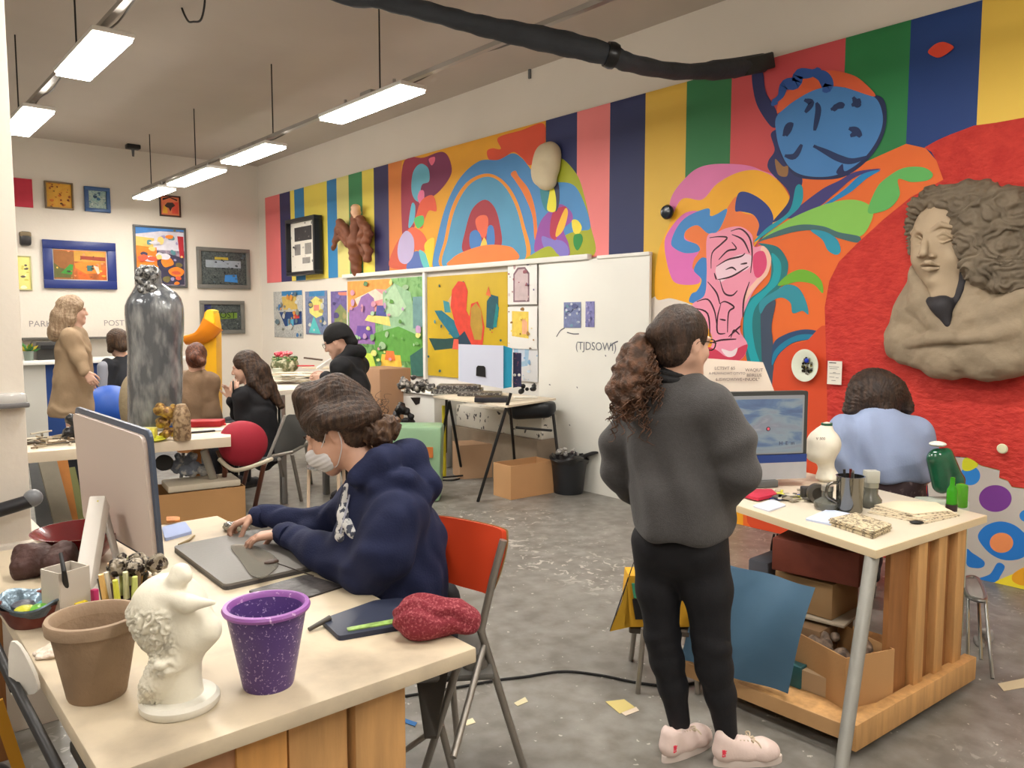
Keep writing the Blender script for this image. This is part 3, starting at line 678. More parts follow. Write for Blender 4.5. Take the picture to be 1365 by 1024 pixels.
# prints on the mural wall
picture((366, 388, 404, 450), 'blue and white boat collage print, leftmost of the three unframed prints', None, ramp_mat([(.35, (150, 150, 150)), (.6, (196, 196, 190))], 40), 0, .02, 'print', wall='x', seed=12, name='art_print', grp='unframed prints under the mural',
        extra=[((50, 120, 170), [(.0, .9), (.7, .9), (.7, 1), (0, 1)]), ((200, 170, 90), [(.15, .6), (.65, .6), (.7, .88), (.2, .88)]), ((30, 60, 110), [(.02, .3), (.6, .24), (.8, .55), (.02, .56)]), ((200, 60, 60), [(.1, .42), (.3, .4), (.3, .5), (.1, .5)]), ((90, 170, 200), [(.3, .25), (.5, .25), (.5, .4), (.3, .4)])], n=30, cols=[(190, 190, 184), (90, 110, 120), (210, 140, 60), (60, 110, 160), (130, 130, 120)], rs=(.03, .08))
picture((408, 388, 437, 446), 'print with a yellow and pink oval and teal drop, middle of three', None, mat((120, 130, 160), .7, var=.2, vscale=30), 0, .02, 'print', wall='x', seed=13, name='art_print', grp='unframed prints under the mural',
        extra=[((60, 130, 180), [(.1, .88), (.8, .88), (.8, 1), (.1, 1)]), ((222, 214, 120), [(.2, .45), (.5, .38), (.8, .5), (.82, .75), (.5, .88), (.2, .78)]), ((226, 140, 120), [(.35, .55), (.6, .55), (.6, .68), (.35, .68)]), ((90, 190, 190), [(.3, .02), (.85, .04), (.6, .42)])], n=12, cols=[(200, 200, 190), (60, 90, 120), (180, 160, 90)], rs=(.04, .1))
picture((442, 388, 468, 442), 'purple and sage green print, rightmost of the three beside the black cap', None, mat((110, 96, 150), .7, var=.2, vscale=20), 0, .02, 'print', wall='x', seed=14, name='art_print', grp='unframed prints under the mural',
        extra=[((130, 140, 90), [(.15, .1), (.85, .1), (.8, .5), (.5, .68), (.2, .5)]), ((220, 130, 110), [(.1, .88), (.6, .9), (.6, .97), (.1, .97)])], n=10, cols=[(80, 70, 120), (160, 150, 100), (120, 110, 170)], rs=(.05, .12))
t = picture((394, 291, 433, 367), 'thick black framed poster of dark lettering hung on the striped mural', (30, 30, 34), M_paper, .05, .13, wall='x', seed=15, offs=.03, matw=.0, extra=[((56, 54, 56), [(.18, .62), (.85, .62), (.85, .9), (.18, .9)]), ((150, 146, 140), [(.2, .34), (.45, .34), (.45, .56), (.2, .56)]), ((130, 126, 124), [(.62, .34), (.85, .34), (.85, .56), (.62, .56)]),
            ((150, 146, 140), [(.25, .16), (.55, .16), (.55, .28), (.25, .28)])], n=20, cols=[(60, 58, 60), (110, 106, 104), (190, 184, 176)], rs=(.01, .04))
# ---- the white board run along the mural wall
bt = thing('whiteboard', 'tall white board standing against the mural wall down to the floor', 'whiteboard', (WX - .04, 8, 0))
def xpoly(mb, pts, d, m, th=.004):
    mb.prism([V((WX - d, PX(*p).y, PX(*p).z)) for p in pts], (1, 0, 0), th, m)
yA, yB, yC = PX(870, 500).y, PX(724, 480).y, PX(465, 450).y
zt = 2.13
M_board = mat((224, 222, 214), .35, var=.02, vscale=2)
MB().box((WX - .045, (yA + yB) / 2, zt / 2), (.03, yB - yA, zt), M_board, bev=.003).build('board_panel', None, bt)
MB().box((WX - .05, (yA + PX(803, 340).y) / 2, zt + .008), (.05, PX(803, 340).y - yA, .03), M_white, bev=.004).build('top_rail', None, bt)
def wstroke(pts, wd=.01, col=(90, 90, 100), d=.062):
    m = MB(); P = cat_rom([V((0, PX(*p).y, PX(*p).z)) for p in pts], 5)
    for a, b in zip(P[:-1], P[1:]):
        t_ = (b - a).normalized(); nn = V((0, -t_.z, t_.y)) * wd / 2
        m.quad(V((WX - d, a.y, a.z)) + nn, V((WX - d, b.y, b.z)) + nn, V((WX - d, b.y, b.z)) - nn, V((WX - d, a.y, a.z)) - nn, mat(col, .8))
    m.build('pen_mark', None, bt)
wstroke([(748, 449), (753, 441), (759, 437)]); wstroke([(762, 443), (770, 445), (778, 445)]); wstroke([(820, 461), (825, 457), (830, 455)], .012); wstroke([(813, 473), (814, 475)])
wstroke([(738, 512), (740, 513)]); wstroke([(765, 565), (766, 567)]); wstroke([(775, 515), (776, 517)])
a = PX(779, 457); b = PX(822, 457)
m = MB(); m.text('(TJDSOWI)', .105, Matrix(((0, 0, -1, WX - .062), (-1, 0, 0, (a.y + b.y) / 2), (0, 1, 0, a.z - .03), (0, 0, 0, 1))), mat((110, 112, 120), .8), .0005)
m.build('lettering', None, bt)
for px, lb, cs in (((758, 403, 781, 437), 'square blue and violet print stuck on the white board', [(120, 130, 170), (110, 150, 170), (90, 96, 140), (190, 196, 210)]), ((787, 402, 799, 436), 'narrow violet print on the white board beside a squarer one', [(130, 128, 180), (90, 100, 150), (170, 165, 200)])):
    picture(px, lb, None, mat(cs[0], .7, var=.15, vscale=30), 0, .006, 'print', wall='x', offs=.062, seed=px[0], n=26, cols=cs, rs=(.04, .12), name='art_print', grp='prints on the white board')
# left run: three carriers
pb = thing('display_board', 'white display board with a white top rail holding two big paintings', 'display board', (WX - .03, 9, .9))
xpoly(m := MB(), [(465, 366), (724, 347), (724, 592), (600, 560), (465, 520)], .03, mat((214, 210, 204), .6), .02); m.build('backing_board', None, pb)
m = MB(); m.box((WX - .06, (PX(792, 344).y + yC) / 2, zt + .02), (.06, yC - PX(792, 344).y, .05), M_white, bev=.006); m.build('top_rail', None, pb)
m = MB(); m.box((WX - .055, PX(572, 430).y, (zt + PX(572, 505).z) / 2), (.04, .05, zt - PX(572, 505).z), M_white, bev=.004); m.build('divider', None, pb)
picture((469, 372, 570, 497), 'large green, violet and orange abstract painting behind the person in the black cap', None, ramp_mat([(.3, (90, 140, 70)), (.5, (130, 180, 110)), (.62, (70, 130, 60)), (.75, (190, 200, 120))], 5, dist=.6), 0, .03, 'painting', wall='x', offs=.04, seed=21, name='painting',
        extra=[((232, 160, 80), [(.55, .72), (1, .65), (1, 1), (.4, 1), (.35, .9)]), ((226, 150, 150), [(.35, .7), (.95, .6), (.85, .75), (.6, .9), (.4, .88)]), ((236, 210, 190), [(.45, .8), (.85, .72), (.9, .8), (.6, .9)]), ((150, 110, 170), [(.6, .3), (.98, .3), (.98, .68), (.85, .72), (.8, .82), (.7, .86), (.62, .8)]),
               ((110, 80, 160), [(.62, .36), (.9, .34), (.86, .5), (.66, .5)]), ((150, 190, 150), [(.05, .35), (.5, .3), (.5, .86), (.35, .95), (.15, .85)]), ((176, 208, 170), [(.2, .7), (.35, .95), (.48, .8), (.5, .6), (.3, .6)]), ((80, 84, 150), [(.45, .6), (.6, .6), (.58, .72), (.48, .72)]), ((236, 214, 120), [(.4, .5), (.75, .56), (.7, .62), (.42, .6)]),
               ((96, 160, 70), [(.02, .15), (.6, .12), (.62, .42), (.3, .5), (.02, .4)]), ((110, 150, 150), [(.0, .5), (.12, .48), (.12, .8), (0, .8)]), ((236, 190, 70), [(.25, .02), (.55, .02), (.52, .2), (.28, .2)]), ((230, 120, 60), [(.34, .14), (.48, .14), (.46, .24), (.36, .24)]), ((200, 220, 80), [(.6, .05), (.9, .05), (.85, .2), (.65, .2)]), ((50, 100, 90), [(0, 0), (.14, 0), (.16, .2), (0, .3)])],
        n=45, cols=[(120, 170, 100), (176, 208, 170), (96, 150, 70), (160, 190, 150), (150, 110, 170), (220, 220, 130), (210, 150, 170), (90, 130, 90), (190, 150, 190)], rs=(.012, .05))
picture((575, 366, 682, 505), 'large mustard yellow painting with a red and teal cactus plant shape', None, mat((198, 166, 28), .6, var=.1, vscale=2), 0, .03, 'painting', wall='x', offs=.04, seed=22, name='painting',
        extra=[((200, 170, 120), [(.52, .62), (.62, .6), (.72, .75), (.66, .82), (.55, .76)]), ((30, 110, 130), [(.55, .42), (.62, .36), (.84, .58), (.9, .66), (.8, .66), (.62, .55)]), ((60, 140, 150), [(.68, .64), (.76, .64), (.78, .76), (.7, .74)]), ((30, 70, 66), [(.55, .3), (.9, .26), (.98, .38), (.75, .38), (.56, .4)]), ((220, 90, 70), [(.58, .28), (.66, .28), (.64, .38), (.58, .38)]),
               ((214, 66, 48), [(.3, .2), (.5, .3), (.62, .52), (.68, .7), (.66, .86), (.58, .94), (.5, .93), (.46, .84), (.48, .66), (.44, .6), (.42, .72), (.34, .74), (.3, .66), (.26, .5)]), ((176, 140, 50), [(.3, .38), (.38, .38), (.43, .52), (.42, .68), (.36, .73), (.3, .66), (.28, .5)]), ((30, 84, 96), [(.16, .48), (.24, .5), (.23, .74), (.18, .8), (.1, .78), (.1, .6)]), ((20, 130, 130), [(.12, .5), (.16, .5), (.12, .72), (.09, .68)]),
               ((220, 110, 60), [(.18, .78), (.24, .8), (.21, .88)]), ((30, 60, 80), [(.36, .22), (.56, .2), (.58, .4), (.5, .46), (.42, .34)]), ((24, 60, 70), [(.04, .2), (.16, .2), (.16, .28), (.06, .3)])], n=14, cols=[(30, 84, 96), (210, 80, 60), (60, 130, 140)], rs=(.01, .03))
for px, lb, mt, ex, cs in (((683, 351, 722, 406), 'white sheet with a reddish drawing inside an arch, top of three', (236, 234, 230), [((130, 100, 110), [(.25, .06), (.8, .06), (.8, .75), (.65, .9), (.4, .9), (.25, .75)]), ((200, 180, 182), [(.3, .1), (.75, .1), (.75, .72), (.62, .85), (.42, .85), (.3, .72)])], [(150, 90, 100), (190, 160, 160), (110, 100, 130), (220, 205, 200)]),
                       ((683, 409, 722, 465), 'white sheet with a yellow lettered print, middle of three', (228, 226, 222), [((226, 196, 84), [(.28, .25), (.85, .3), (.85, .9), (.28, .88)]), ((230, 170, 130), [(.32, .35), (.5, .35), (.5, .7), (.32, .7)])], [(150, 110, 60), (236, 206, 100), (120, 100, 90)]),
                       ((684, 448, 722, 508), 'grey sheet with a pale blue figure sketch, lowest of three', (204, 204, 206), [((150, 180, 205), [(.35, .35), (.7, .3), (.85, .6), (.8, .9), (.4, .92), (.3, .7)]), ((190, 200, 214), [(.45, .45), (.65, .42), (.7, .8), (.45, .8)])], [(120, 160, 195), (180, 195, 210)])):
    picture(px, lb, None, mat(mt, .7), 0, .01, 'sheet of paper', wall='x', offs=.045 + (.012 if px[1] < 440 else 0), seed=px[1], extra=ex, n=16, cols=cs, rs=(.02, .06), name='paper_sheet', grp='sheets pinned in a column')
# ---- reliefs on the mural
def rel(px, py, d): return PX(px, py, WX - d)
def wallcut(S): S.box(V((WX + .482, 5, 2.5)), (.5, 20, 20), .001, .002, op='s')
# hand
S = SDF(.012)
bro = mat((122, 72, 48), .6, bump=.5, bscale=18, var=.2, vscale=8)
S.chain([rel(476, 362, .05), rel(475, 342, .06), rel(474, 322, .08)], [.075, .085, .12], .05); S.cone(rel(484, 326, .06), rel(488, 346, .05), .075, .04, .04)
for pts, r in (([(474, 322), (474, 300), (474, 279)], .07), ([(482, 320), (486, 303), (480, 292)], .062), ([(488, 322), (492, 312), (487, 300)], .055), ([(468, 320), (460, 303), (453, 297), (449, 312)], .055), ([(486, 326), (492, 334), (490, 346)], .05), ([(465, 322), (457, 308), (450, 308), (446, 322)], .045), ([(464, 326), (455, 316), (448, 320), (444, 332)], .04)):
    S.chain([rel(x, y, .11) for x, y in pts], [r * 1.1, r, r * .95, r * .75][:len(pts)], .008)
S.mesh_ = None
wallcut(S)
nail = rel(474, 279, .15)
o = S.build('hand_relief', [bro, mat((240, 196, 160), .4)], None, lambda p: .005 * np.sin(p[:, 2] * 60 + 3 * vnoise(p * 6)), lambda c: near(c, nail, (.14, .075, .11)).astype(int))
tag(o, 'brown sculpted hand with pointing finger mounted on the striped mural', 'sculpture')
S = SDF(.008)
for x, y, r in ((728, 222, .15), (724, 210, .1), (735, 208, .1), (722, 232, .1), (731, 236, .09)): S.ell(rel(x, y, .05), (.06, r, r * 1.15), .08)
wallcut(S); tag(S.build('stone_relief', mat((214, 200, 168), .7, bump=.4, bscale=10, var=.08, vscale=4), None, lambda p: .01 * vnoise(p * 12)), 'cream boulder shaped relief stuck on the painted arch', 'sculpture')
p = rel(891, 283, .03)
MXR = Matrix.Rotation(-PI / 2, 3, 'Y')
tag(MB().lathe([(0, 0), (.055, 0), (.06, .02), (.05, .04), (.03, .045), (0, .046)], p, mat((24, 34, 44), .2), R=MXR).build('wall_disc'), 'small round black disc on the yellow stripe left of the flower painting', 'disc')
t = thing('ornament_plate', 'white oval plate with a jewelled brooch hung on the orange wall', 'plate', rel(1075, 487, .045))
MB().lathe([(0, 0), (.07, 0), (.11, .02), (.115, .026), (.1, .028), (.07, .014), (0, .012)], rel(1075, 487, .045), mat((226, 232, 214), .3), R=MXR, sy=.88, seg=48).build('plate', None, t)
m = MB(); rd = random.Random(3)
c0 = rel(1076, 488, .062)
for i in range(60):
    a_, rr = rd.random() * 6.28, math.sqrt(rd.random()); m.sphere(c0 + V((-rd.random() * .006, rr * math.cos(a_) * .04, rr * math.sin(a_) * .058)), rd.uniform(.005, .011), mat(rd.choice([(60, 56, 44), (120, 112, 60), (36, 34, 34), (150, 150, 140)]), .3, metal=.6), 6)
m.sphere(c0 + V((-.008, 0, .038)), .017, mat((30, 60, 190), .15), 12)
m.build('brooch', None, t)
t = thing('notice_card', 'small white printed card taped to the red wall beside the plate', 'card', rel(1117, 510, .05))
x_, y0_, y1_, z0_, z1_ = WX - .052, PX(1108, 496).y, PX(1127, 496).y, PX(1117, 512).z, PX(1117, 481).z
MB().box((x_, (y0_ + y1_) / 2, (z0_ + z1_) / 2), (.003, abs(y0_ - y1_), z1_ - z0_), M_paper).build('card', None, t)
m = MB()
for i, (u0, u1, v) in enumerate(((.1, .6, .9), (.1, .8, .74), (.15, .7, .66), (.4, .6, .5), (.15, .9, .46), (.15, .5, .3), (.6, .8, .28), (.3, .6, .16))):
    ya, yb = y0_ + (y1_ - y0_) * u0, y0_ + (y1_ - y0_) * u1; z = z0_ + (z1_ - z0_) * v; h_ = .006 if i == 0 else .0025
    m.quad((x_ - .0021, ya, z), (x_ - .0021, yb, z), (x_ - .0021, yb, z + h_), (x_ - .0021, ya, z + h_), M_ink)
m.build('printing', None, t)
p = rel(1337, 598, .05)
tag(MB().lathe([(0, 0), (.026, 0), (.03, .012), (.024, .02), (0, .021)], p, mat((222, 220, 186), .4), R=MXR).build('wall_button'), 'small cream round button on the red stucco wall', 'button')
rp = mat((214, 66, 50), .5)
# ---- bust relief
def rz_(x, y, d): return rel(x, y, .05 + max(d, .02))
st = mat((150, 134, 112), .8, bump=.5, bscale=30, var=.14, vscale=5); face_m = mat((176, 156, 130), .7, bump=.12, bscale=30, var=.05, vscale=4); darkm = mat((50, 48, 52), .7)
bust = thing('bust_relief', 'large grey sculpted bust of a woman with curly hair on the red wall', 'sculpture', rel(1290, 480, .05))
S = SDF(.008)
Xn = V((-1, 0, 0)); zup = V((0, 0, 1)); 
# shoulders and cloak
S.chain([rz_(1200, 460, .03), rz_(1260, 470, .08), rz_(1330, 465, .08), rz_(1420, 430, .04)], [.09, .15, .17, .15], .08, (Xn, .6))
S.chain([rz_(1228, 368, .04), rz_(1216, 410, .06), rz_(1204, 452, .05)], [.055, .10, .12], .05, (Xn, .6)); S.chain([rz_(1320, 385, .04), rz_(1330, 410, .06)], [.12, .14], .06, (Xn, .6)); S.chain([rz_(1215, 400, .06), rz_(1240, 435, .08), rz_(1290, 430, .08), rz_(1320, 400, .05)], [.07, .09, .1, .1], .06, (Xn, .6))
S.chain([rz_(1219, 358, .05), rz_(1227, 405, .12), rz_(1264, 450, .17)], [.025, .075, .045], .025, (Xn, .55)); S.chain([rz_(1196, 462, .06), rz_(1240, 452, .16), rz_(1268, 450, .2)], [.03, .045, .035], .012)
S.chain([rz_(1306, 372, .12), rz_(1293, 415, .15), rz_(1272, 450, .17)], [.07, .08, .045], .025, (Xn, .55)); S.chain([rz_(1370, 430, .1), rz_(1320, 450, .17), rz_(1272, 452, .19)], [.04, .04, .03], .012)
S.chain([rz_(1390, 390, .05), rz_(1330, 430, .12), rz_(1280, 450, .13)], [.16, .12, .05], .05, (Xn, .7))
S.chain([rz_(1205, 478, .05), rz_(1280, 478, .1), rz_(1360, 450, .08)], [.05, .07, .06], .03)
def fold(p):
    r = np.array(rel(1268, 450, 0)); q = p - r; a = np.arctan2(q[:, 2], q[:, 1]); rr = np.hypot(q[:, 1], q[:, 2])
    return .008 * np.sin(a * 13 + 2.5 * vnoise(p * 2.2)) * np.clip(rr * 2 - .1, 0, 1) + .007 * np.sin(p[:, 1] * 16 + p[:, 2] * 30 + 4 * vnoise(p * 3)) * np.clip(rr * 2, 0, 1) + .003 * vnoise(p * 30)
wallcut(S); S.build('cloak', st, bust, fold)
S = SDF(.006)
# face: oval head turned to the left, modelled in wall coordinates
def W3(x, y, d): return rz_(x, y, d)
S.ell(W3(1254, 325, .02), (.16, .165, .24), .03)                    # face mass
S.ell(W3(1262, 305, .02), (.15, .17, .19), .05)
S.ell(W3(1257, 362, .04), (.11, .13, .1), .05)                        # jaw
S.ell(W3(1247, 375, .1), (.05, .05, .035), .04)                       # chin
S.chain([W3(1270, 370, .0), W3(1262, 410, -.01)], [.12, .13], .04)     # neck
S.ell(W3(1228, 345, .1), (.06, .05, .06), .05); S.ell(W3(1272, 345, .1), (.06, .06, .06), .06)   # cheeks
S.chain([W3(1234, 312, .165), W3(1232, 326, .195), W3(1231, 337, .225)], [.014, .017, .025], .016)  # nose
S.ell(W3(1226, 341, .185), (.022, .018, .014), .016); S.ell(W3(1243, 341, .185), (.022, .02, .014), .016)
S.chain([W3(1215, 311, .095), W3(1222, 304, .125), W3(1231, 309, .16)], [.010, .015, .012], .010)   # brows
S.chain([W3(1241, 308, .175), W3(1254, 299, .19), W3(1273, 304, .165)], [.012, .016, .010], .010)
S.ell(W3(1222, 319, .155), (.05, .045, .034), .02, op='s'); S.ell(W3(1257, 316, .215), (.05, .06, .036), .02, op='s')
S.ell(W3(1222, 319, .08), (.036, .036, .026), .002); S.ell(W3(1257, 316, .145), (.036, .05, .028), .002)
S.chain([W3(1215, 320, .1), W3(1222, 313.5, .118), W3(1230, 319, .13)], [.006, .009, .005], .002); S.chain([W3(1245, 318, .17), W3(1257, 310, .183), W3(1270, 317, .16)], [.006, .011, .005], .002)
S.chain([W3(1215, 322, .1), W3(1222, 326, .112), W3(1230, 321, .128)], [.004, .006, .004], .002); S.chain([W3(1245, 320, .168), W3(1257, 323.5, .175), W3(1270, 319, .158)], [.004, .007, .004], .002)
S.chain([W3(1227, 353, .17), W3(1235, 350, .2), W3(1240, 350, .2), W3(1251, 354, .165)], [.006, .014, .014, .006], .006)
S.chain([W3(1229, 358, .17), W3(1238, 359, .197), W3(1250, 358, .165)], [.007, .016, .007], .006)
S.cone(W3(1226, 354.5, .2), W3(1253, 355, .19), .005, .005, .003, op='s')
wallcut(S); S.build('face', [face_m], bust)
# hair
S = SDF(.008)
S.chain([W3(1216, 335, .0), W3(1214, 305, .02), W3(1222, 276, .06), W3(1243, 262, .09), W3(1268, 264, .11), W3(1290, 290, .1), W3(1299, 325, .08), W3(1302, 350, .05)], [.02, .03, .045, .055, .06, .055, .055, .04], .03)
S.ell(W3(1262, 268, .03), (.12, .18, .08), .04)
rd = random.Random(5)
for x, y, r, d in ((1305, 285, .16, .08), (1330, 290, .17, .06), (1310, 320, .15, .1), (1345, 325, .18, .05), (1320, 355, .15, .08), (1352, 360, .16, .05), (1390, 340, .2, 0), (1380, 370, .16, 0), (1300, 262, .1, .05), (1350, 285, .14, 0), (1400, 310, .15, -.03)): S.ell(W3(x, y, d), (.13, r, r), .06)
for i in range(70):
    x, y = rd.uniform(1292, 1400), rd.uniform(268, 385)
    if (x - 1292) < (abs(y - 325) - 40) * .6: continue
    S.ell(W3(x, y, .16 - max(0, x - 1330) * .0018 + rd.uniform(-.01, .02)), (.05, rd.uniform(.04, .07), rd.uniform(.035, .055)), .02)
def curls(p): return .010 * np.sin(9 * fbm(p * np.array([2, 5, 7.]), 3) * 2.2 + p[:, 1] * 30) + .005 * vnoise(p * 40)
wallcut(S); S.build('hair', mat((112, 100, 84), .8, bump=.5, bscale=40, var=.25, vscale=9), bust, curls)
S = SDF(.008); S.chain([W3(1240, 402, .13), W3(1256, 408, .16), W3(1263, 432, .17)], [.03, .055, .02], .04); S.chain([W3(1292, 335, .12), W3(1288, 365, .1), W3(1270, 420, .12)], [.035, .03, .02], .03)
wallcut(S); S.build('undershirt', darkm, bust)
# ---- black fabric hose from the mural edge across the ceiling
m = MB()
pts = [rel(1016, 84, .06), PX(960, 93, 4.7), PX(900, 95, 4.2), PX(840, 84, 3.7), PX(815, 74, 3.55), PX(760, 60, 3.35), PX(700, 47, 3.15), PX(640, 34, 2.95), PX(580, 18, 2.75), PX(510, 0, 2.5), PX(420, -26, 2.2), V((.9, 3.6, 3.72)), V((-.4, 3.5, 3.9)), V((-1.6, 3.4, 3.94))]
ht = thing('hanging_hose', 'thick black fabric hose sagging across the ceiling to the mural edge', 'hose', pts[0])
P = cat_rom(pts, 6); rs = [.066 if i < 8 else .052 + .018 * math.exp(-((i - 32) / 9) ** 2) + .003 * math.sin(i * 1.7) for i in range(len(P))]
m.tube(P, rs, mat((50, 54, 60), .7, bump=.5, bscale=20, var=.2, vscale=6), 18); m.build('hose', None, ht)
q = P[24]; MB().tube([P[23], P[24], P[25]], [.072, .078, .072], mat((14, 14, 16), .3), 14).build('clamp', None, ht)
MB().bar(rel(1022, 82, .05), PX(985, 92, 4.95), .15, .11, mat((42, 46, 44), .6), bev=.01).build('end_sleeve', None, ht)
# loop of cable and small ceiling bits
m = MB(); c0 = PX(257, 20, 2.2)
lp = [PX(238, -30, 2.2), PX(241, 5, 2.2), PX(250, 27, 2.2), PX(258, 29, 2.2), PX(268, 26, 2.2), PX(273, 2, 2.2), PX(272, -30, 2.2)]
tag(m.tube(cat_rom(lp, 6), .008, M_black, 8).build('hanging_cable'), 'loop of thin black cable hanging from the ceiling at the top', 'cable')
for px, py, sz in ((177, 199, .11), (472, 199, .1)):
    yy = 0
    r = ray(px, py - 6); p = CAM + r * ((CEIL - CAMZ) / r.z)
    t = thing('ceiling_fixture', ('small dark ceiling fixture above the golden canvas' if px < 300 else 'small dark ceiling fixture near the corner above the stripes'), 'ceiling fixture', p)
    MB().box(p + V((0, 0, -.03)), (sz * 1.6, sz * 1.2, .06), M_black, bev=.012).build('body', None, t)
    MB().cyl(p + V((0, 0, -.06)), p + V((0, 0, -.16)), .02, .014, m=M_grey).build('nozzle', None, t)
p = PX(706, 95, WX - .01)
tag(MB().box(p, (.02, .03, .14), M_grey, bev=.004).build('wall_hook'), 'tiny metal hook high on the bare wall under the hose', 'hook')
# ================================================================ tables and what they carry
M_top = mat((226, 208, 176), .45, var=.09, vscale=5, bump=.05, bscale=40)
M_topd = mat((214, 196, 166), .6, var=.05, vscale=5)
def ramp_top():
    return mat((206, 190, 164), .42, col2=(172, 158, 138), thr=(.5, .72), vscale=4.2, bump=.06, bscale=30)
M_tw = mat((214, 204, 188), .5, var=.06, vscale=5)
def slab(corners, z, th, m, name='tabletop', parent=None, side=None, bev=.004):
    P = [V((c.x, c.y, z - th)) for c in corners]
    a = (P[1] - P[0]).cross(P[2] - P[1])
    if a.z < 0: P = P[::-1]
    mb_ = MB(); mb_.prism(P, (0, 0, 1), th, m, side, bev); return mb_.build(name, m, parent)
# ---- front left worktable (axis aligned)
T1x0, T1x1, T1y0, T1y1, TZ = .335, 1.22, 1.555, 3.36, .75
t1 = thing('worktable', 'large cream topped worktable in the left foreground with plank legs', 'table', (.78, 2.45, 0))
MB().box(((T1x0 + T1x1) / 2, (T1y0 + T1y1) / 2, TZ - .02), (T1x1 - T1x0, T1y1 - T1y0, .04), bev=.004).build('tabletop', ramp_top(), t1)
xs = [PY(x, 970, T1y0 + .06).x for x in (312, 380, 387, 466, 471, 538)]
for i in range(3):
    a, b = xs[2 * i], xs[2 * i + 1]
    MB().box(((a + b) / 2, T1y0 + .075 + .02 * (i % 2), (TZ - .04) / 2), (b - a, .05, TZ - .04), M_wood if i != 0 else mat((206, 150, 84), .6, var=.15, vscale=5, stretch=(6, 6, .7)), bev=.003).build('plank', None, t1)  # first plank: the orange light falling on it is put into its wood colour
MB().box((T1x0 + .22, T1y0 + .08, (TZ - .04) / 2), (.22, .04, TZ - .04), mat((176, 128, 92), .6, var=.1, vscale=4, stretch=(6, 6, .7)), bev=.003).build('end_panel', None, t1)
MB().box((T1x0 + .12, T1y0 + .45, (TZ - .04) / 2), (.03, .6, TZ - .04), mat((186, 140, 104), .6, var=.08, vscale=4, stretch=(6, 6, .7)), bev=.003).build('side_panel', None, t1)
for x, y in ((T1x0 + .05, T1y1 - .07), (T1x1 - .07, T1y1 - .07), (T1x1 - .07, T1y0 + .35)): MB().box((x, y, (TZ - .04) / 2), (.045, .045, TZ - .04), M_woodd, bev=.003).build('leg', None, t1)
MB().box((T1x0 + .1, T1y0 + .36, .45), (.02, .8, .03), M_black, bev=.003).build('brace', None, t1)
def onT(px, py, z=TZ): return PZ(px, py, z)
# brown clay pot
def pot(name, label, c, r0, r1, h, rim, m, rimm=None, inner=None, sx=1):
    t = thing(name, label, 'plant pot', c)
    rr = lambda z: r0 + (r1 - r0) * z / h
    th = .009
    MB().lathe([(0, 0), (r0 * .96, 0), (r0, .006), (rr(h - rim), h - rim), (rr(h - rim) - th, h - rim), (r0 - th, .014), (0, .012)], c, m, 64).build('body', None, t)
    e = rr(h) + .004
    MB().lathe([(rr(h - rim) - .001, h - rim - .001), (e + .001, h - rim), (e + .003, h - .006), (e, h), (e - th, h + .001), (e - th - .004, h - .004), (rr(h - rim) - th, h - rim)], c, rimm or m, 64, loop=True).build('rim', None, t)
    return t
p = onT(130, 925)
clay = mat((146, 122, 98), .75, var=.1, vscale=14, bump=.3, bscale=60)
pot('clay_pot', 'brown clay plant pot standing on the near left corner of the worktable', p, .062, .094, .185, .026, clay, mat((156, 132, 108), .7, var=.06, vscale=14, bump=.2, bscale=60))
MB_ = MB(); MB_.lathe([(0, 0), (.05, 0), (.06, .004), (.03, .012), (0, .014)], p + V((0, 0, .0135)), mat((90, 76, 66), .9, bump=.5, bscale=60), 24); tag(MB_.build('soil_residue'), 'dark dry soil residue at the bottom of the brown clay pot', 'soil')
p = onT(358, 912)
purp = mat((84, 60, 122), .35, col2=(180, 158, 200), thr=(.6, .67), vscale=150, detail=9)
pot('purple_pot', 'purple plant pot with white speckles standing on the worktable', p, .058, .092, .192, .012, purp, mat((150, 92, 168), .35, col2=(226, 190, 226), thr=(.62, .7), vscale=60))
# plaster head planter lying on its neck, flowers carved
S = SDF(.0035)
b = onT(240, 940); t = thing('plaster_head', 'white plaster head sculpture with carved flowers on a round base', 'sculpture', b)
ri, ff = RV, FV
def H(r, f, z): return b + ri * r + ff * f + ZV * z
SB = SDF(.004); 
MB().lathe([(0, 0), (.078, 0), (.083, .006), (.083, .018), (.076, .026), (0, .03)], b, mat((226, 222, 210), .6, bump=.1, bscale=30), 56).build('base', None, t)
wp = mat((232, 226, 208), .6, bump=.15, bscale=40, var=.03, vscale=12)
S.chain([H(0, 0, .015), H(-.005, 0, .06), H(.005, 0, .11)], [.052, .043, .045], .03)          # neck
S.chain([H(-.05, -.02, .035), H(-.03, -.045, .075), H(.0, -.045, .12)], [.026, .026, .03], .02)   # bouquet / hand at the neck
S.ell(H(-.005, 0, .2), (.074, .074, .092), .02)                                                   # skull
S.ell(H(.03, .0, .165), (.05, .055, .05), .03)
S.ell(H(-.03, -.01, .225), (.06, .062, .065), .03)
S.chain([H(.055, -.01, .2), H(.068, -.01, .175), H(.055, -.01, .155)], [.022, .026, .02], .02)
S.chain([H(.0, -.03, .268), H(.015, -.03, .292), H(.035, -.03, .30)], [.02, .017, .014], .012)    # lower ear roll
S.chain([H(.0, -.05, .262), H(.05, -.06, .252), H(.1, -.05, .25)], [.014, .018, .006], .012)
S.ell(H(.02, -.02, .31), (.02, .02, .016), .01)
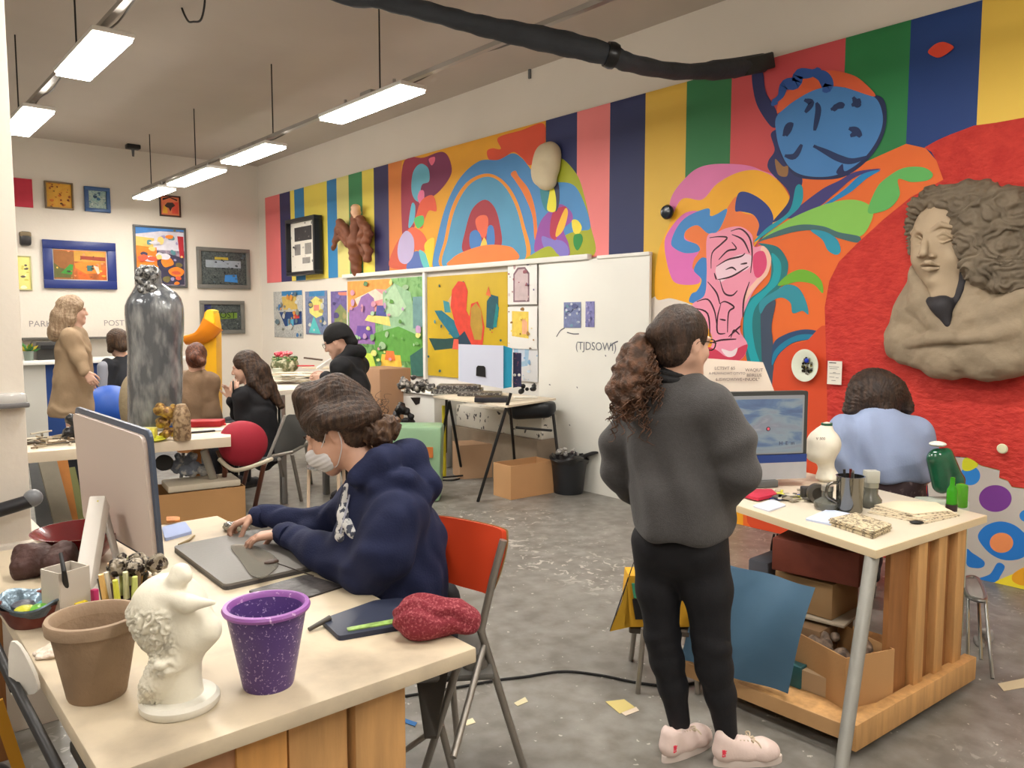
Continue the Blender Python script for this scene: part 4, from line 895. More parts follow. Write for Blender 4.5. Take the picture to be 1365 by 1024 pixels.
def carv(q):
    l = (q - np.array(b)); r = l @ np.array(ri); f = l @ np.array(ff); z = l[:, 2]
    w_ = np.clip((.03 - r) / .03, 0, 1) * np.clip((z - .09) / .02, 0, 1) * np.clip((.245 - z) / .02, 0, 1) + .7 * (np.clip((-.01 - r) / .02, 0, 1) * np.clip((.09 - z) / .02, 0, 1))
    return w_ * (.006 * np.sin(5 * fbm(q * 42, 2) * 2.6) + .002) + .001 * vnoise(q * 30)
S.build('head', wp, t, carv)
# red brown paint bowl with foil
c = onT(45, 830); t = thing('paint_bowl', 'dark red bowl of blue, green and yellow paint at the left edge', 'bowl', c)
MB().lathe([(0, 0), (.055, 0), (.06, .006), (.085, .062), (.09, .064), (.082, .056), (.05, .014), (0, .01)], c, mat((112, 52, 42), .5, var=.1, vscale=10), 40).build('bowl', None, t)
foil = mat((96, 112, 124), .3, metal=.5, bump=.8, bscale=26, var=.5, vscale=16)
MB().lathe([(.07, .035), (.09, .06), (.1, .07), (.098, .074), (.084, .066), (.06, .04), (0, .036)], c, foil, 40, loop=True, fn=lambda r, z, a: (r * (1 + .08 * math.sin(a * 3) + .04 * math.sin(a * 7)), z + (.008 * math.sin(a * 4) if r > .08 else 0))).build('foil_liner', None, t)
for k, (dx, dy, col, r) in enumerate(((-.01, -.02, (190, 190, 40), .028), (.025, -.01, (110, 190, 50), .03), (.03, .03, (60, 150, 170), .034), (.06, .0, (70, 150, 220), .018), (-.04, .02, (80, 80, 90), .03))):
    MB().sphere(c + V((dx * .757 + dy * .65, -dx * .65 + dy * .757, .044)), (r, r, .012), mat(col, .3, bump=.4, bscale=60), 14).build('paint', None, t)
# crumpled brown mass, red bowl behind
c = onT(62, 765); S = SDF(.005); rd = random.Random(4)
for i in range(16): S.ell(c + CV(rd.uniform(-.07, .07), rd.uniform(-.05, .05), rd.uniform(.02, .07)), rd.uniform(.025, .045), .02)
tag(S.build('clay_lump', mat((70, 44, 40), .6, bump=.8, bscale=30, var=.3, vscale=14), None, lambda p: .005 * fbm(p * 40, 3)), 'dark brown crumpled lump lying behind the paint bowl', 'clay')
c = onT(110, 742, TZ); t = thing('red_bowl', 'wide dark red bowl behind the brown lump and monitor stand', 'bowl', c)
MB().lathe([(0, 0), (.07, 0), (.12, .06), (.16, .1), (.155, .1), (.11, .06), (.06, .01), (0, .01)], c, mat((120, 22, 28), .25, coat=.5), 40).build('bowl', None, t)
# white carton holder with black brush
c = onT(112, 838); cc = onT(90, 825)
t = thing('carton_cup', 'grey white square carton holding a black handled brush', 'container', cc)
RZ = Matrix.Rotation(.35, 3, 'Z')
m = MB(); w_ = .085
for dx, dy, sx, sy in ((0, -w_ / 2, w_, .004), (0, w_ / 2, w_, .004), (-w_ / 2, 0, .004, w_), (w_ / 2, 0, .004, w_)): m.box(cc + RZ @ V((dx, dy, .075)), (sx, sy, .15), mat((200, 190, 178), .7), RZ)
m.box(cc + V((0, 0, .003)), (w_, w_, .005), mat((200, 190, 178), .7), RZ); m.build('carton', None, t)
tag(MB().tube([onT(93, 822) + V((0, 0, .01)), PD(85, 760, cc.dot(FV) - .07), PD(81, 738, cc.dot(FV) - .03)], [.012, .006, .005], M_black, 10).build('long_brush'), 'long black brush leaning against the grey carton', 'brush')
c = onT(68, 800); tag(MB().box(c + V((0, 0, .012)), (.1, .07, .02), mat((88, 160, 216), .6, var=.2, vscale=30), Matrix.Rotation(-.5, 3, 'Z'), bev=.004).build('blue_sponge'), 'light blue sponge behind the paint bowl', 'sponge')
c = onT(100, 838, TZ)
for (px, py, col, lb, s_) in ((107, 815, (226, 202, 44), 'small yellow box beside the dark brush and pot rim', (.035, .03, .055)), (127, 800, (196, 50, 110), 'small magenta tube between the yellow box and the palette knives', (.018, .018, .06))):
    c = onT(px, py + 12); tag(MB().box(c + V((0, 0, s_[2] / 2)), s_, mat(col, .5), Matrix.Rotation(.4, 3, 'Z'), bev=.004).build('paint_box' if 'box' in lb else 'paint_tube'), lb, 'paint')
# bundle of markers / brushes in a jar
rd = random.Random(9)
jar = onT(172, 832); tj = thing('brush_jar', 'glass jar packed with brushes and markers in front of the monitor', 'jar', jar)
MB().lathe([(0, 0), (.058, 0), (.062, .01), (.062, .07), (.056, .07), (.056, .012), (0, .01)], jar, mat((120, 110, 96), .3, alpha=1, var=.3, vscale=12), 30).build('jar', None, tj)
cols = [((222, 180, 110), (214, 44, 30)), ((70, 60, 60), (40, 36, 60)), ((206, 206, 70), (206, 206, 70)), ((190, 190, 150), (60, 50, 70)), ((196, 206, 120), (44, 34, 60)), ((120, 100, 80), (50, 40, 40)), ((206, 170, 130), (160, 130, 100)), ((60, 56, 50), (40, 40, 40)), ((220, 214, 196), (190, 180, 150))]
for i in range(18):
    a = 2 * PI * i / 18 + .2; rr = .05 if i % 2 else .03
    base_ = jar + V((rr * math.cos(a), rr * math.sin(a), .012)); tip = base_ + V((.02 * math.cos(a), .02 * math.sin(a), rd.uniform(.12, .165)))
    c1, c2 = cols[i % 9]; mid = base_.lerp(tip, .5)
    t = thing('marker', 'thin marker or brush handle standing in the packed glass jar', 'marker', base_, 0, 'markers in the glass jar')
    MB().tube([base_, mid], .008, mat(c2, .4), 8).build('barrel', None, t); MB().tube([mid, tip], [.0085, .007], mat(c1, .4), 8).build('cap', None, t)
S = SDF(.004)
for i in range(14): S.ell(jar + CV(rd.uniform(-.06, .09), rd.uniform(-.02, .04), rd.uniform(.155, .185)), rd.uniform(.012, .026), .012)
tag(S.build('crumpled_foil', mat((150, 140, 124), .3, col2=(40, 30, 24), thr=(.48, .52), vscale=50, metal=.5, bump=.8, bscale=60), None, lambda p: .006 * fbm(p * 60, 3)), 'crumpled silver and brown foil on top of the jar of brushes', 'foil')
# crumpled tissue beside clay pot
c = onT(66, 875); S = SDF(.003)
for i in range(7): S.ell(c + CV(rd.uniform(-.03, .03), rd.uniform(-.025, .03), rd.uniform(.004, .016)), (rd.uniform(.015, .03), .02, .008), .008)
tag(S.build('crumpled_tissue', mat((222, 206, 190), .8, bump=.5, bscale=60), None, lambda p: .003 * fbm(p * 90, 2)), 'small crumpled white tissue left of the clay pot', 'tissue')
# desktop monitor seen from behind
A0, A1 = PD(220, 755, 2.5), PD(195, 572, 2.5)      # right edge bottom/top
B1 = PD(97, 540, 2.95)
tm = thing('desktop_monitor', 'big white desktop monitor with dark rim seen from behind on the worktable', 'monitor', V((.78, 3.0, TZ)))
upv = (A1 - A0); alv = (B1 - A1); nv = alv.cross(upv).normalized()
if nv.x > 0: nv = -nv                               # towards the left (back side)
def rrect(o_, u, v, U, Vv, r, n=5):
    pts = []
    for cx, cy, a0 in ((r, r, PI), (U - r, r, 1.5 * PI), (U - r, Vv - r, 0), (r, Vv - r, .5 * PI)):
        for i in range(n + 1):
            a = a0 + .5 * PI * i / n; pts.append(o_ + u * (cx + r * math.cos(a)) + v * (cy + r * math.sin(a)))
    return pts
uu = alv.normalized(); vv_ = (upv - uu * upv.dot(uu)).normalized(); Uw = alv.length; Vh = upv.length
MB().prism(rrect(A0, uu, vv_, Uw, Vh, .03), nv, .012, mat((70, 80, 98), .35), bev=.003).build('rim', None, tm)
MB().prism(rrect(A0 + nv * .012 + uu * .022 + vv_ * .02, uu, vv_, Uw - .04, Vh - .04, .028), nv, .014, mat((206, 190, 180), .45)).build('back_cover', None, tm)
MB().prism(rrect(A0 - nv * .001 + uu * .02 + vv_ * .02, uu, vv_, Uw - .04, Vh - .04, .01), -nv, .002, M_black).build('screen', None, tm)
bc = A0 + uu * Uw * .55 + vv_ * Vh * .25 + nv * .02
ft = V((bc.x - .2, bc.y - .18, TZ))
# stand: slanted slab and foot
top = PD(131, 664, 2.55); top2 = PD(141, 668, 2.6); bot = onT(98, 775); 
m = MB(); dn = (onT(100, 772) - PD(131, 662, 2.5)); xw = V((.45, .9, 0)).normalized()
MB().bar(onT(112, 790), PD(133, 668, 2.6), .075, .05, mat((212, 206, 198), .4), xw, .006).build('stand_arm', None, tm)
MB().bar(onT(160, 765) + V((0, 0, .01)), PD(136, 668, 2.62), .05, .012, mat((176, 170, 164), .4), xw, .004).build('stand_strut', None, tm)
MB().box((onT(112, 790) + onT(160, 765)) / 2 + V((0, 0, .005)), (.2, .12, .01), mat((220, 214, 206), .4), Matrix.Rotation(.5, 3, 'Z'), bev=.003).build('stand_foot', None, tm)
MB().box(PD(129, 668, 2.57), (.004, .03, .008), mat((230, 216, 60), .5)).build('sticker', None, tm)
# cloth, laptop, trays
def rot_of(a, b): d = (b - a); return Matrix.Rotation(math.atan2(d.y, d.x), 3, 'Z')
q = [onT(x, y) for x, y in ((231, 735), (300, 788), (437, 757), (345, 712))]
lt = thing('laptop', 'closed grey laptop lying on the worktable before the girl', 'laptop', (q[0] + q[2]) / 2)
def quadslab(q, z0, th, m, name, parent, r=.012):
    P = [V((c.x, c.y, z0)) for c in q]
    if (P[1] - P[0]).cross(P[2] - P[1]).z < 0: P = P[::-1]
    R = []
    n = len(P)
    for i in range(n):
        a, b, c = P[i - 1], P[i], P[(i + 1) % n]
        for k in range(5):
            t_ = k / 4; A_ = b + (a - b).normalized() * r; C_ = b + (c - b).normalized() * r
            R.append(A_ * (1 - t_) ** 2 + b * 2 * t_ * (1 - t_) + C_ * t_ ** 2)
    return MB().prism(R, (0, 0, 1), th, m, bev=min(.002, th * .3)).build(name, m, parent)
quadslab(q, TZ, .012, mat((70, 68, 68), .4), 'base', lt, .02); quadslab(q, TZ + .0125, .008, mat((118, 114, 110), .45, bump=.1, bscale=90), 'lid', lt, .02)
q = [onT(x, y) for x, y in ((330, 790), (395, 803), (459, 783), (408, 768))]
tag(quadslab(q, TZ, .006, mat((66, 62, 62), .4, var=.3, vscale=20, bump=.4, bscale=40), 'plastic_tray', None), 'dark flat tray with clear film behind the purple pot', 'tray')
q = [onT(x, y) for x, y in ((216, 706), (220, 722), (256, 712), (247, 699))]
tag(quadslab(q, TZ, .012, mat((150, 165, 205), .6), 'notebook', None), 'small pale blue notebook beside the monitor', 'notebook')
q = [onT(x, y) for x, y in ((222, 695), (222, 701), (240, 700), (240, 695))]
tag(quadslab(q, TZ + .013, .008, mat((190, 120, 60), .6, var=.3, vscale=80), 'wrapped_sweet', None), 'tiny orange and brown packet on the pale blue notebook', 'packet')
tag(MB().tube([onT(238, 728) + V((0, 0, .006)), onT(252, 722) + V((0, 0, .006)), onT(259, 716) + V((0, 0, .006))], [.003, .005, .004], mat((150, 130, 90), .5), 8).build('paint_brush'), 'short wooden brush lying between the notebook and laptop', 'brush')
glass = mat((235, 232, 222), .08, trans=.9, ior=1.15)
tag(MB().prism(cat_rom([onT(x, y, TZ + .023) for x, y in ((308, 728), (318, 745), (326, 756), (335, 768), (350, 771), (362, 764), (372, 752), (360, 738), (335, 728))], 4, True), (0, 0, 1), .003, glass).build('plastic_sleeve'), 'clear plastic sleeve lying on the grey laptop', 'plastic')
tag(MB().sphere(onT(362, 749, TZ + .028), (.026, .018, .008), mat((62, 40, 26), .5, bump=.5, bscale=50), 14).tube([onT(370, 751, TZ + .028), onT(395, 760, TZ + .026), onT(418, 768, TZ + .024)], .002, mat((50, 40, 34), .4), 6).build('sculpting_tool'), 'brown headed wire tool lying on the laptop', 'tool')
S = SDF(.003); c = onT(313, 708)
for i in range(10): S.ell(c + CV(rd.uniform(-.04, .05), rd.uniform(-.02, .02), rd.uniform(.008, .028)), rd.uniform(.01, .018), .006)
tag(S.build('foil_scrap', mat((170, 170, 166), .25, metal=.8, bump=.6, bscale=70), None, lambda p: .004 * fbm(p * 110, 2)), 'crumpled silver foil between the hands of the girl', 'foil')
q = [onT(x, y) for x, y in ((428, 832), (452, 855), (560, 836), (568, 822), (535, 803), (500, 806))]
tg = thing('graphics_tablet', 'dark navy tablet case on the right corner of the worktable', 'tablet', onT(495, 830))
quadslab(q, TZ, .014, mat((40, 46, 66), .45), 'case', tg, .012)
tag(quadslab([onT(x, y, TZ + .014) for x, y in ((462, 838), (528, 826), (531, 831), (464, 842))], TZ + .0142, .003, mat((140, 170, 90), .4, var=.5, vscale=40), 'ruler', None, .002), 'narrow green and white strip lying on the navy tablet case', 'ruler')
tag(MB().tube([onT(412, 843) + V((0, 0, .008)), onT(440, 833) + V((0, 0, .02))], [.006, .008], mat((70, 66, 60), .4), 10).build('stylus'), 'dark pen poking out under the navy tablet case', 'pen')
# rolled red bandana
S = SDF(.004); c = onT(582, 846)
ax_ = (onT(640, 840) - onT(530, 850)).normalized()
S.cone(c - ax_ * .07 + V((0, 0, .05)), c + ax_ * .06 + V((0, 0, .045)), .046, .04, .03); S.cone(c - ax_ * .06 + V((0, 0, .065)), c + ax_ * .05 + V((0, 0, .06)), .04, .034, .02)
S.ell(c - ax_ * .02 + V((0, 0, .04)), (.08, .06, .045), .03); S.ell(c + ax_ * .08 + V((0, 0, .035)), (.04, .045, .034), .02); S.ell(c - ax_ * .06 + V((0, 0, .09)), (.03, .03, .018), .02)
def wr(p): return .006 * np.sin((p @ np.array([.3, .2, 1.])) * 130 + 5 * vnoise(p * 16)) * (.5 + .5 * vnoise(p * 11)) + .006 * vnoise(p * 22)
tag(S.build('red_bandana', mat((128, 40, 52), .9, col2=(188, 104, 108), thr=(.5, .74), vscale=150, bump=.6, bscale=120, detail=8), None, wr), 'bunched up red patterned bandana on the table corner', 'cloth')
tag(MB().sphere(onT(534, 838) + V((0, 0, .024)), (.022, .022, .024), mat((220, 220, 216), .1, trans=.85, ior=1.2), 14).build('plastic_bag'), 'small crumpled clear plastic bit beside the red bandana', 'plastic')
# ---- right worktable
F_, R_, L_ = PZ(1168, 734), PZ(1316, 687), PZ(925, 655)
FL_ = L_ + (R_ - F_)
t2 = thing('worktable', 'pale topped wooden worktable on the right with slatted end and lower platform', 'table', (F_ + FL_) / 2 - V((0, 0, .75)))
slab([F_, R_, FL_, L_], .75, .032, mat((212, 200, 180), .4, var=.03, vscale=3), 'tabletop', t2, mat((214, 194, 160), .5))
def gp(px, py, z): p_ = PZ(px, py, z); return p_
b0, b1, b2 = gp(1135, 970, .12), gp(1292, 880, .12), gp(905, 880, .12)
b3 = b2 + (b1 - b0)
slab([b0, b1, b3, b2], .12, .06, M_wood, 'lower_platform', t2, mat((186, 146, 100), .6, var=.15, vscale=5))
e = (b1 - b0).normalized(); n_out = V((e.y, -e.x, 0))
if n_out.dot(b0 - b2) < 0: n_out = -n_out
LL = (b1 - b0).length; ang = Matrix.Rotation(math.atan2(e.y, e.x), 3, 'Z')
e0, e1 = b0 + e * .31 - n_out * .03, b1 + e * .01 - n_out * .03
LE = (e1 - e0).length
MB().box((e0 + e1) / 2 + V((0, 0, .3)) - n_out * .02, (LE, .02, .598), M_woodd, ang).build('end_panel', None, t2)
k = 7
for i in range(3):
    u = LE * (.30 + i * .26); c_ = e0 + e * u
    MB().box(V((c_.x, c_.y, .42)) + n_out * .004, (LE * .115, .036, .597), M_wood, ang, bev=.002).build('slat', None, t2)
MB().box(V(((b0 + b1) / 2).to_tuple()[:2] + (.09,)) + n_out * .0, (LL + .02, .05, .1), M_wood, ang, bev=.003).build('kick_board', None, t2)
MB().tube([V((F_.x, F_.y, .716)) + (FL_ - F_).normalized() * .05, gp(1116, 1062, 0)], [.026, .022], mat((150, 148, 142), .5, metal=.3, bump=.2, bscale=40), 16).build('leg', None, t2)
for q_ in (FL_ + (F_ - FL_).normalized() * .12, L_ + (R_ - L_).normalized() * .12): MB().cyl(V((q_.x, q_.y, 0)), V((q_.x, q_.y, .717)), .02, m=M_grey).build('leg', None, t2)
d1 = (b2 - b0).normalized()
# big blue sheet draped from under the top over the platform
bs = [PD(962, 748, 3.25), PD(1090, 782, 3.0), PD(1047, 927, 2.93), PD(905, 880, 3.22)]
def bsf(u, v):
    a = bs[0].lerp(bs[1], u); b_ = bs[3].lerp(bs[2], u); p_ = a.lerp(b_, v)
    return p_ + n_out * 0 - d1.cross(ZV) * (.035 * math.sin(v * 3.1 + .4) + .012 * math.sin(u * 9 + v * 3)) 
tag(MB().sheet(bsf, 26, 20, mat((98, 136, 166), .55, var=.06, vscale=6, bump=.15, bscale=8), .004).build('blue_sheet', fix=False), 'large dull blue sheet hanging in front of the right worktable platform', 'sheet')
# boxes on the platform
def carton(name, label, base, sx, sy, sz, rz, m, open_top=True, parts=None, th=.006, rimm=None):
    R = Matrix.Rotation(rz, 3, 'Z'); t = thing(name, label, 'box', base)
    mm = MB()
    for dx, dy, ax, ay in ((0, -sy / 2 + th / 2, sx, th), (0, sy / 2 - th / 2, sx, th), (-sx / 2 + th / 2, 0, th, sy - 2 * th), (sx / 2 - th / 2, 0, th, sy - 2 * th)): mm.box(base + R @ V((dx, dy, sz / 2)), (ax, ay, sz), m, R)
    mm.box(base + V((0, 0, th / 2 + .001)), (sx - th, sy - th, th), m, R)
    if not open_top: mm.box(base + V((0, 0, sz - th / 2)), (sx - th, sy - th, th), m, R)
    mm.build('carton', None, t); return t, R
aL = math.atan2(d1.y, d1.x)
bx = (gp(1130, 945, .12)) ; 
cb0 = PZ(1135, 955, .121); cb1 = PZ(1198, 925, .121); cb2 = PZ(1050, 902, .121)
cdir = (cb2 - cb0).normalized(); ccen = cb0 + cdir * .24 + (cb1 - cb0) * .5
tb, Rb = carton('cardboard_box', 'open cardboard box of clutter on the platform of the right worktable', V((ccen.x, ccen.y, .121)) + V((-.02, .01, 0)), .46, .24, .2, math.atan2(cdir.y, cdir.x), M_card)
S = SDF(.006); c = ccen.copy(); c.z = .121
for i in range(22): 
    l = Rb @ V((rd.uniform(-.17, .17), rd.uniform(-.08, .08), 0)); S.ell(V((c.x, c.y, 0)) + l + V((-.02, .01, .121 + rd.uniform(.13, .185))), rd.uniform(.02, .035), .015)
tag(S.build('box_clutter', mat((132, 112, 96), .6, col2=(76, 64, 56), thr=(.45, .6), vscale=24, bump=.6, bscale=30), None, lambda p: .006 * fbm(p * 40, 2)), 'heap of brownish wrapping filling the cardboard box', 'wrapping paper')
lb_ = Rb @ V((-1, 0, 0)); pp = V((c.x, c.y, 0)) + V((-.02, .01, .24)) + lb_ * .2125
m = MB(); m.box(pp + (Rb @ V((0, .05, 0))), (.003, .06, .1), M_paper, Rb, bev=.001); m.build('label_frame', None, tb); MB().box(pp + lb_ * .002 + (Rb @ V((0, .05, .005))), (.003, .04, .062), M_black, Rb).build('label_window', None, tb)
base2 = b0.lerp(b2, .42); base2 = base2 + e * .42
for i, (u, v, z, sx, sy, sz, m_, lb2) in enumerate(((.62, .45, .121, .34, .3, .2, mat((120, 92, 64), .8), 'dark brown carton at the back of the lower platform'), (.60, .5, .335, .4, .3, .014, mat((170, 156, 136), .7), 'thin beige board lying on the dark brown carton'),
                                              (.56, .5, .352, .26, .24, .15, mat((150, 118, 80), .8), 'tan carton on the beige board under the right tabletop'), (.5, .48, .52, .36, .26, .14, mat((112, 54, 40), .6, var=.2, vscale=8), 'reddish brown flat crate right under the tabletop'))):
    q_ = b0.lerp(b2, u) + (b1 - b0) * v; R2 = Matrix.Rotation(aL + .12 * (i % 2), 3, 'Z')
    tag(MB().box(V((q_.x, q_.y, z + sz / 2)), (sx, sy, sz), m_, R2, bev=.004).build('cardboard_box' if i != 1 else 'board'), lb2, 'box' if i != 1 else 'board')
q_ = PD(1055, 768, 3.25); 
for i, (px, lb2, col) in enumerate(((1062, 'grey folder standing behind the blue sheet', (70, 72, 80)),)):
    tag(MB().box(b0.lerp(b2, .86) + (b1 - b0) * .55 + V((0, 0, .2)), (.1, .3, .4), mat(col, .6), Matrix.Rotation(aL, 3, 'Z'), bev=.01).build('folder'), lb2, 'folder')
tag(MB().tube(cat_rom([PD(1032, 712, 3.6), PD(1028, 735, 3.6), PD(1034, 760, 3.6), PD(1041, 740, 3.6), PD(1036, 712, 3.6)], 6), .005, M_black, 6).build('black_cable'), 'black cable loop hanging under the right tabletop', 'cable')
tag(MB().box(PZ(1085, 925, .121) + e * .03 - V((0, 0, 0)) + V((0, 0, .04)), (.2, .06, .078), mat((176, 150, 118), .8), Matrix.Rotation(aL, 3, 'Z')).build('cardboard_strip'), 'flattened strip of cardboard in front of the open box', 'cardboard')
tag(MB().box(PZ(1057, 912, .121) + V((0, 0, .045)), (.09, .05, .09), mat((40, 92, 96), .5, var=.3, vscale=12), Matrix.Rotation(aL, 3, 'Z'), bev=.004).build('teal_packet'), 'small teal and green packet by the lower corner of the blue sheet', 'packet')
# things on the right table
def T2(px, py, z=.75): return PZ(px, py, z)
def stack(label, quad_px, n, dz, m, name, cat, jit=.004, seed=1, z0=.7505, grp=None):
    r2 = random.Random(seed)
    for i in range(n):
        o_ = V((r2.uniform(-jit, jit), r2.uniform(-jit, jit), 0)); q2 = [T2(*p_) + o_ for p_ in quad_px]
        tag(quadslab(q2, z0 + i * dz, dz * .85, m if not isinstance(m, list) else m[i % len(m)], name, None, .004), label, cat, grp)
newsp = mat((206, 190, 158), .8, col2=(120, 108, 92), thr=(.5, .56), vscale=90, detail=3)
stack('folded newspaper in the near stack by the front corner of the right table', ((1105, 700), (1163, 719), (1188, 708), (1140, 692)), 5, .006, newsp, 'newspaper', 'newspaper', .004, 3, grp='stacked newspapers')
tag(quadslab([T2(*p_) for p_ in ((1073, 694), (1112, 702), (1148, 690), (1104, 681))], .7505, .008, mat((196, 206, 232), .7, var=.05, vscale=20), 'paper_pad', None), 'pale blue paper pad left of the newspaper stack', 'paper')
newsl = [mat((214, 202, 176), .8, col2=(140, 126, 106), thr=(.5, .6), vscale=60, stretch=(1, 1, 1)), mat((222, 206, 178), .8)]
for i in range(8):
    q2 = [T2(*p_) for p_ in ((1155, 684), (1232, 699), (1281, 688), (1243, 673), (1180, 674))]; cen = sum(q2, V()) / 5
    q2 = [cen + Matrix.Rotation(.05 * (i % 3) - .04 * i, 3, 'Z') @ ((p_ - cen) * (1 - .035 * i)) for p_ in q2]
    tag(quadslab(q2, .7505 + i * .0035, .003, newsl[i % 2], 'newspaper', None, .012), 'fanned sheet of old newspaper on the right corner of the right table', 'newspaper', 'fanned newspapers')
tag(MB().sphere(T2(1222, 699) + V((0, 0, .008)), (.03, .012, .008), M_black, 10, Matrix.Rotation(-.8, 3, 'Z')).build('black_clip'), 'small black clip in front of the fanned newspapers', 'clip')
chrome = mat((120, 118, 112), .12, metal=.9); glassd = mat((150, 150, 140), .08, trans=.6, ior=1.3)
c = T2(1132, 682); t = thing('steel_mug', 'tall shiny steel mug holding tools on the right table', 'mug', c)
MB().lathe([(0, 0), (.05, 0), (.055, .01), (.058, .155), (.061, .16), (.055, .16), (.05, .012), (0, .01)], c, chrome, 40).build('body', None, t)
MB().tube(cat_rom([c + CV(-.056, 0, .13), c + CV(-.095, 0, .12), c + CV(-.1, 0, .07), c + CV(-.056, 0, .04)], 6), .007, chrome, 10).build('handle', None, t)
for i, (dr, df, l) in enumerate(((.0, .0, .03), (.02, .02, .02), (-.02, .02, .025), (.0, -.02, .02))): tag(MB().tube([c + CV(dr * .5, df * .5, .02), c + CV(dr, df, .16 + l)], .006, mat(((110, 40, 34), (150, 146, 140), (60, 60, 60), (90, 90, 86))[i], .3, metal=.5), 8).build('hand_tool'), ('red handled tool in the steel mug', 'grey metal tool in the steel mug', 'dark tool in the steel mug', 'second grey tool standing at the front of the steel mug')[i], 'tool')
for px, py, r, h, nk, lb2, nm in ((1102, 679, .055, .055, .024, 'squat glass ink bottle left of the steel mug', 'glass_bottle'), (1160, 676, .048, .062, .03, 'round glass jar with a pale label right of the steel mug', 'glass_jar')):
    c = T2(px, py); t = thing(nm, lb2, 'bottle' if 'bottle' in nm else 'jar', c)
    MB().lathe([(0, 0), (r * .85, 0), (r, h * .25), (r, h * .6), (nk, h), (nk, h + .05), (nk - .004, h + .05), (nk - .004, h), (r - .006, h * .6), (r - .006, h * .25), (0, .006)], c, glassd, 36).build('glass', None, t)
    MB().cyl(c + V((0, 0, h + .03)), c + V((0, 0, h + .052)), nk + .002, m=mat((170, 170, 160), .3, metal=.6)).build('neck_ring', None, t)
m = MB(); c = T2(1160, 676); m.box(c + V((0, 0, .14)), (.06, .045, .055), mat((180, 180, 170), .4), Matrix.Rotation(-.7, 3, 'Z'), bev=.004); tag(m.build('small_tin'), 'small pale tin balanced on the round glass jar', 'tin')
# camera shaped dark thing & clutter left
c = T2(1085, 668); t = thing('magnifier_lamp', 'round grey lens device among the clutter of the right table', 'device', c)
MB().lathe([(0, 0), (.035, 0), (.045, .02), (.045, .05), (.03, .055), (.03, .045), (0, .04)], c + V((0, 0, .045)), mat((90, 86, 80), .3, metal=.4), 28, R=frame_from(-FV)).build('lens', None, t)
MB().box(c + FV * .04 + V((0, 0, .03)), (.09, .05, .06), mat((60, 58, 56), .4), Matrix.Rotation(-.7, 3, 'Z'), bev=.008).build('body', None, t)
rd = random.Random(21)
for i in range(26):
    px, py = rd.uniform(1030, 1092), rd.uniform(658, 670); c = T2(px, py); col = rd.choice([(206, 196, 180), (150, 140, 124), (196, 190, 70), (90, 86, 80), (226, 222, 214), (60, 90, 170), (190, 180, 160)])
    tag(MB().box(c + V((0, 0, .006 + .006 * (i % 3))), (rd.uniform(.03, .09), rd.uniform(.015, .04), .006), mat(col, .7), Matrix.Rotation(rd.uniform(0, 3), 3, 'Z')).build('paper_scrap'), 'small scrap of paper in the litter before the right screen', 'scrap', 'paper scraps on the right table')
q2 = [T2(*p_) for p_ in ((1003, 676), (1025, 683), (1048, 675), (1030, 667))]
tag(quadslab(q2, .7505, .006, mat((206, 208, 222), .7), 'envelope', None), 'white envelope behind the standing woman on the right table', 'envelope')
q2 = [T2(*p_) for p_ in ((988, 664), (1010, 670), (1036, 664), (1028, 657), (1000, 658))]
tag(quadslab(q2, .757, .014, mat((190, 40, 66), .6, bump=.4, bscale=40), 'red_packet', None), 'crumpled red packet beside the standing woman on the table', 'packet')
# display monitor facing the camera
a0, a1, a2 = PD(1074, 632, 3.95), PD(1078, 521, 3.95), PD(950, 512, 3.85)
t = thing('display_screen', 'large flat computer display showing a cloudy sea picture', 'monitor', V(((a0.x + a2.x) / 2, (a0.y + a2.y) / 2, .752)))
u_ = (a2 - a1); u_ = V((u_.x, u_.y, 0)); Uw = u_.length; u_ = u_.normalized(); v_ = ZV.copy(); o_ = V((a0.x, a0.y, .79)); Vh = a1.z - .79
nn = u_.cross(v_).normalized()
if nn.dot(FV) > 0: nn = -nn
MB().prism(rrect(o_, u_, v_, Uw, Vh, .012), -nn, .035, mat((60, 62, 62), .4), bev=.004).build('housing', None, t)
MB().prism(rrect(o_ + nn * .001, u_, v_, Uw, .085, .004), nn, .004, mat((168, 168, 172), .4, var=.06, vscale=8)).build('chin', None, t)
MB().prism(rrect(o_ + nn * .001 + v_ * .085, u_, v_, Uw, .04, .003), nn, .004, mat((36, 62, 128), .4)).build('blue_bar', None, t)
scr = ramp_mat([(.30, (70, 84, 118)), (.44, (88, 110, 142)), (.52, (122, 138, 150)), (.60, (120, 126, 140)), (.7, (150, 156, 164))], 2.6, .35, 7, .8, (1, 1, 4.5), 0)
scr.node_tree.nodes['Principled BSDF'].inputs['Emission Strength'].default_value = .12
for l_ in list(scr.node_tree.links):
    if l_.to_socket.name == 'Base Color': scr.node_tree.links.new(l_.from_socket, scr.node_tree.nodes['Principled BSDF'].inputs['Emission Color'])
MB().prism(rrect(o_ + nn * .003 + u_ * .022 + v_ * .13, u_, v_, Uw - .04, Vh - .15, .004), nn, .002, mat((140, 144, 150), .4)).build('screen_border', None, t)
MB().prism(rrect(o_ + nn * .005 + u_ * .032 + v_ * .138, u_, v_, Uw - .06, Vh - .175, .002), nn, .0015, scr).build('screen', None, t)
Ms = Matrix(((-u_.x, 0, nn.x, 0), (-u_.y, 0, nn.y, 0), (0, 1, 0, 0), (0, 0, 0, 1)))
pc = o_ + nn * .0075
def at(u, v): return Matrix.Translation(o_ + nn * .0075 + u_ * (Uw * u) + v_ * (Vh * v)) @ Ms
m = MB(); m.text('903', .055, at(.76, .66), mat((60, 96, 160), .5), .0004, .0012); m.build('screen_number', None, t)
m = MB(); m.text('H  E  m', .028, at(.22, .41), mat((80, 84, 110), .5), .0004); m.build('screen_letters', None, t)
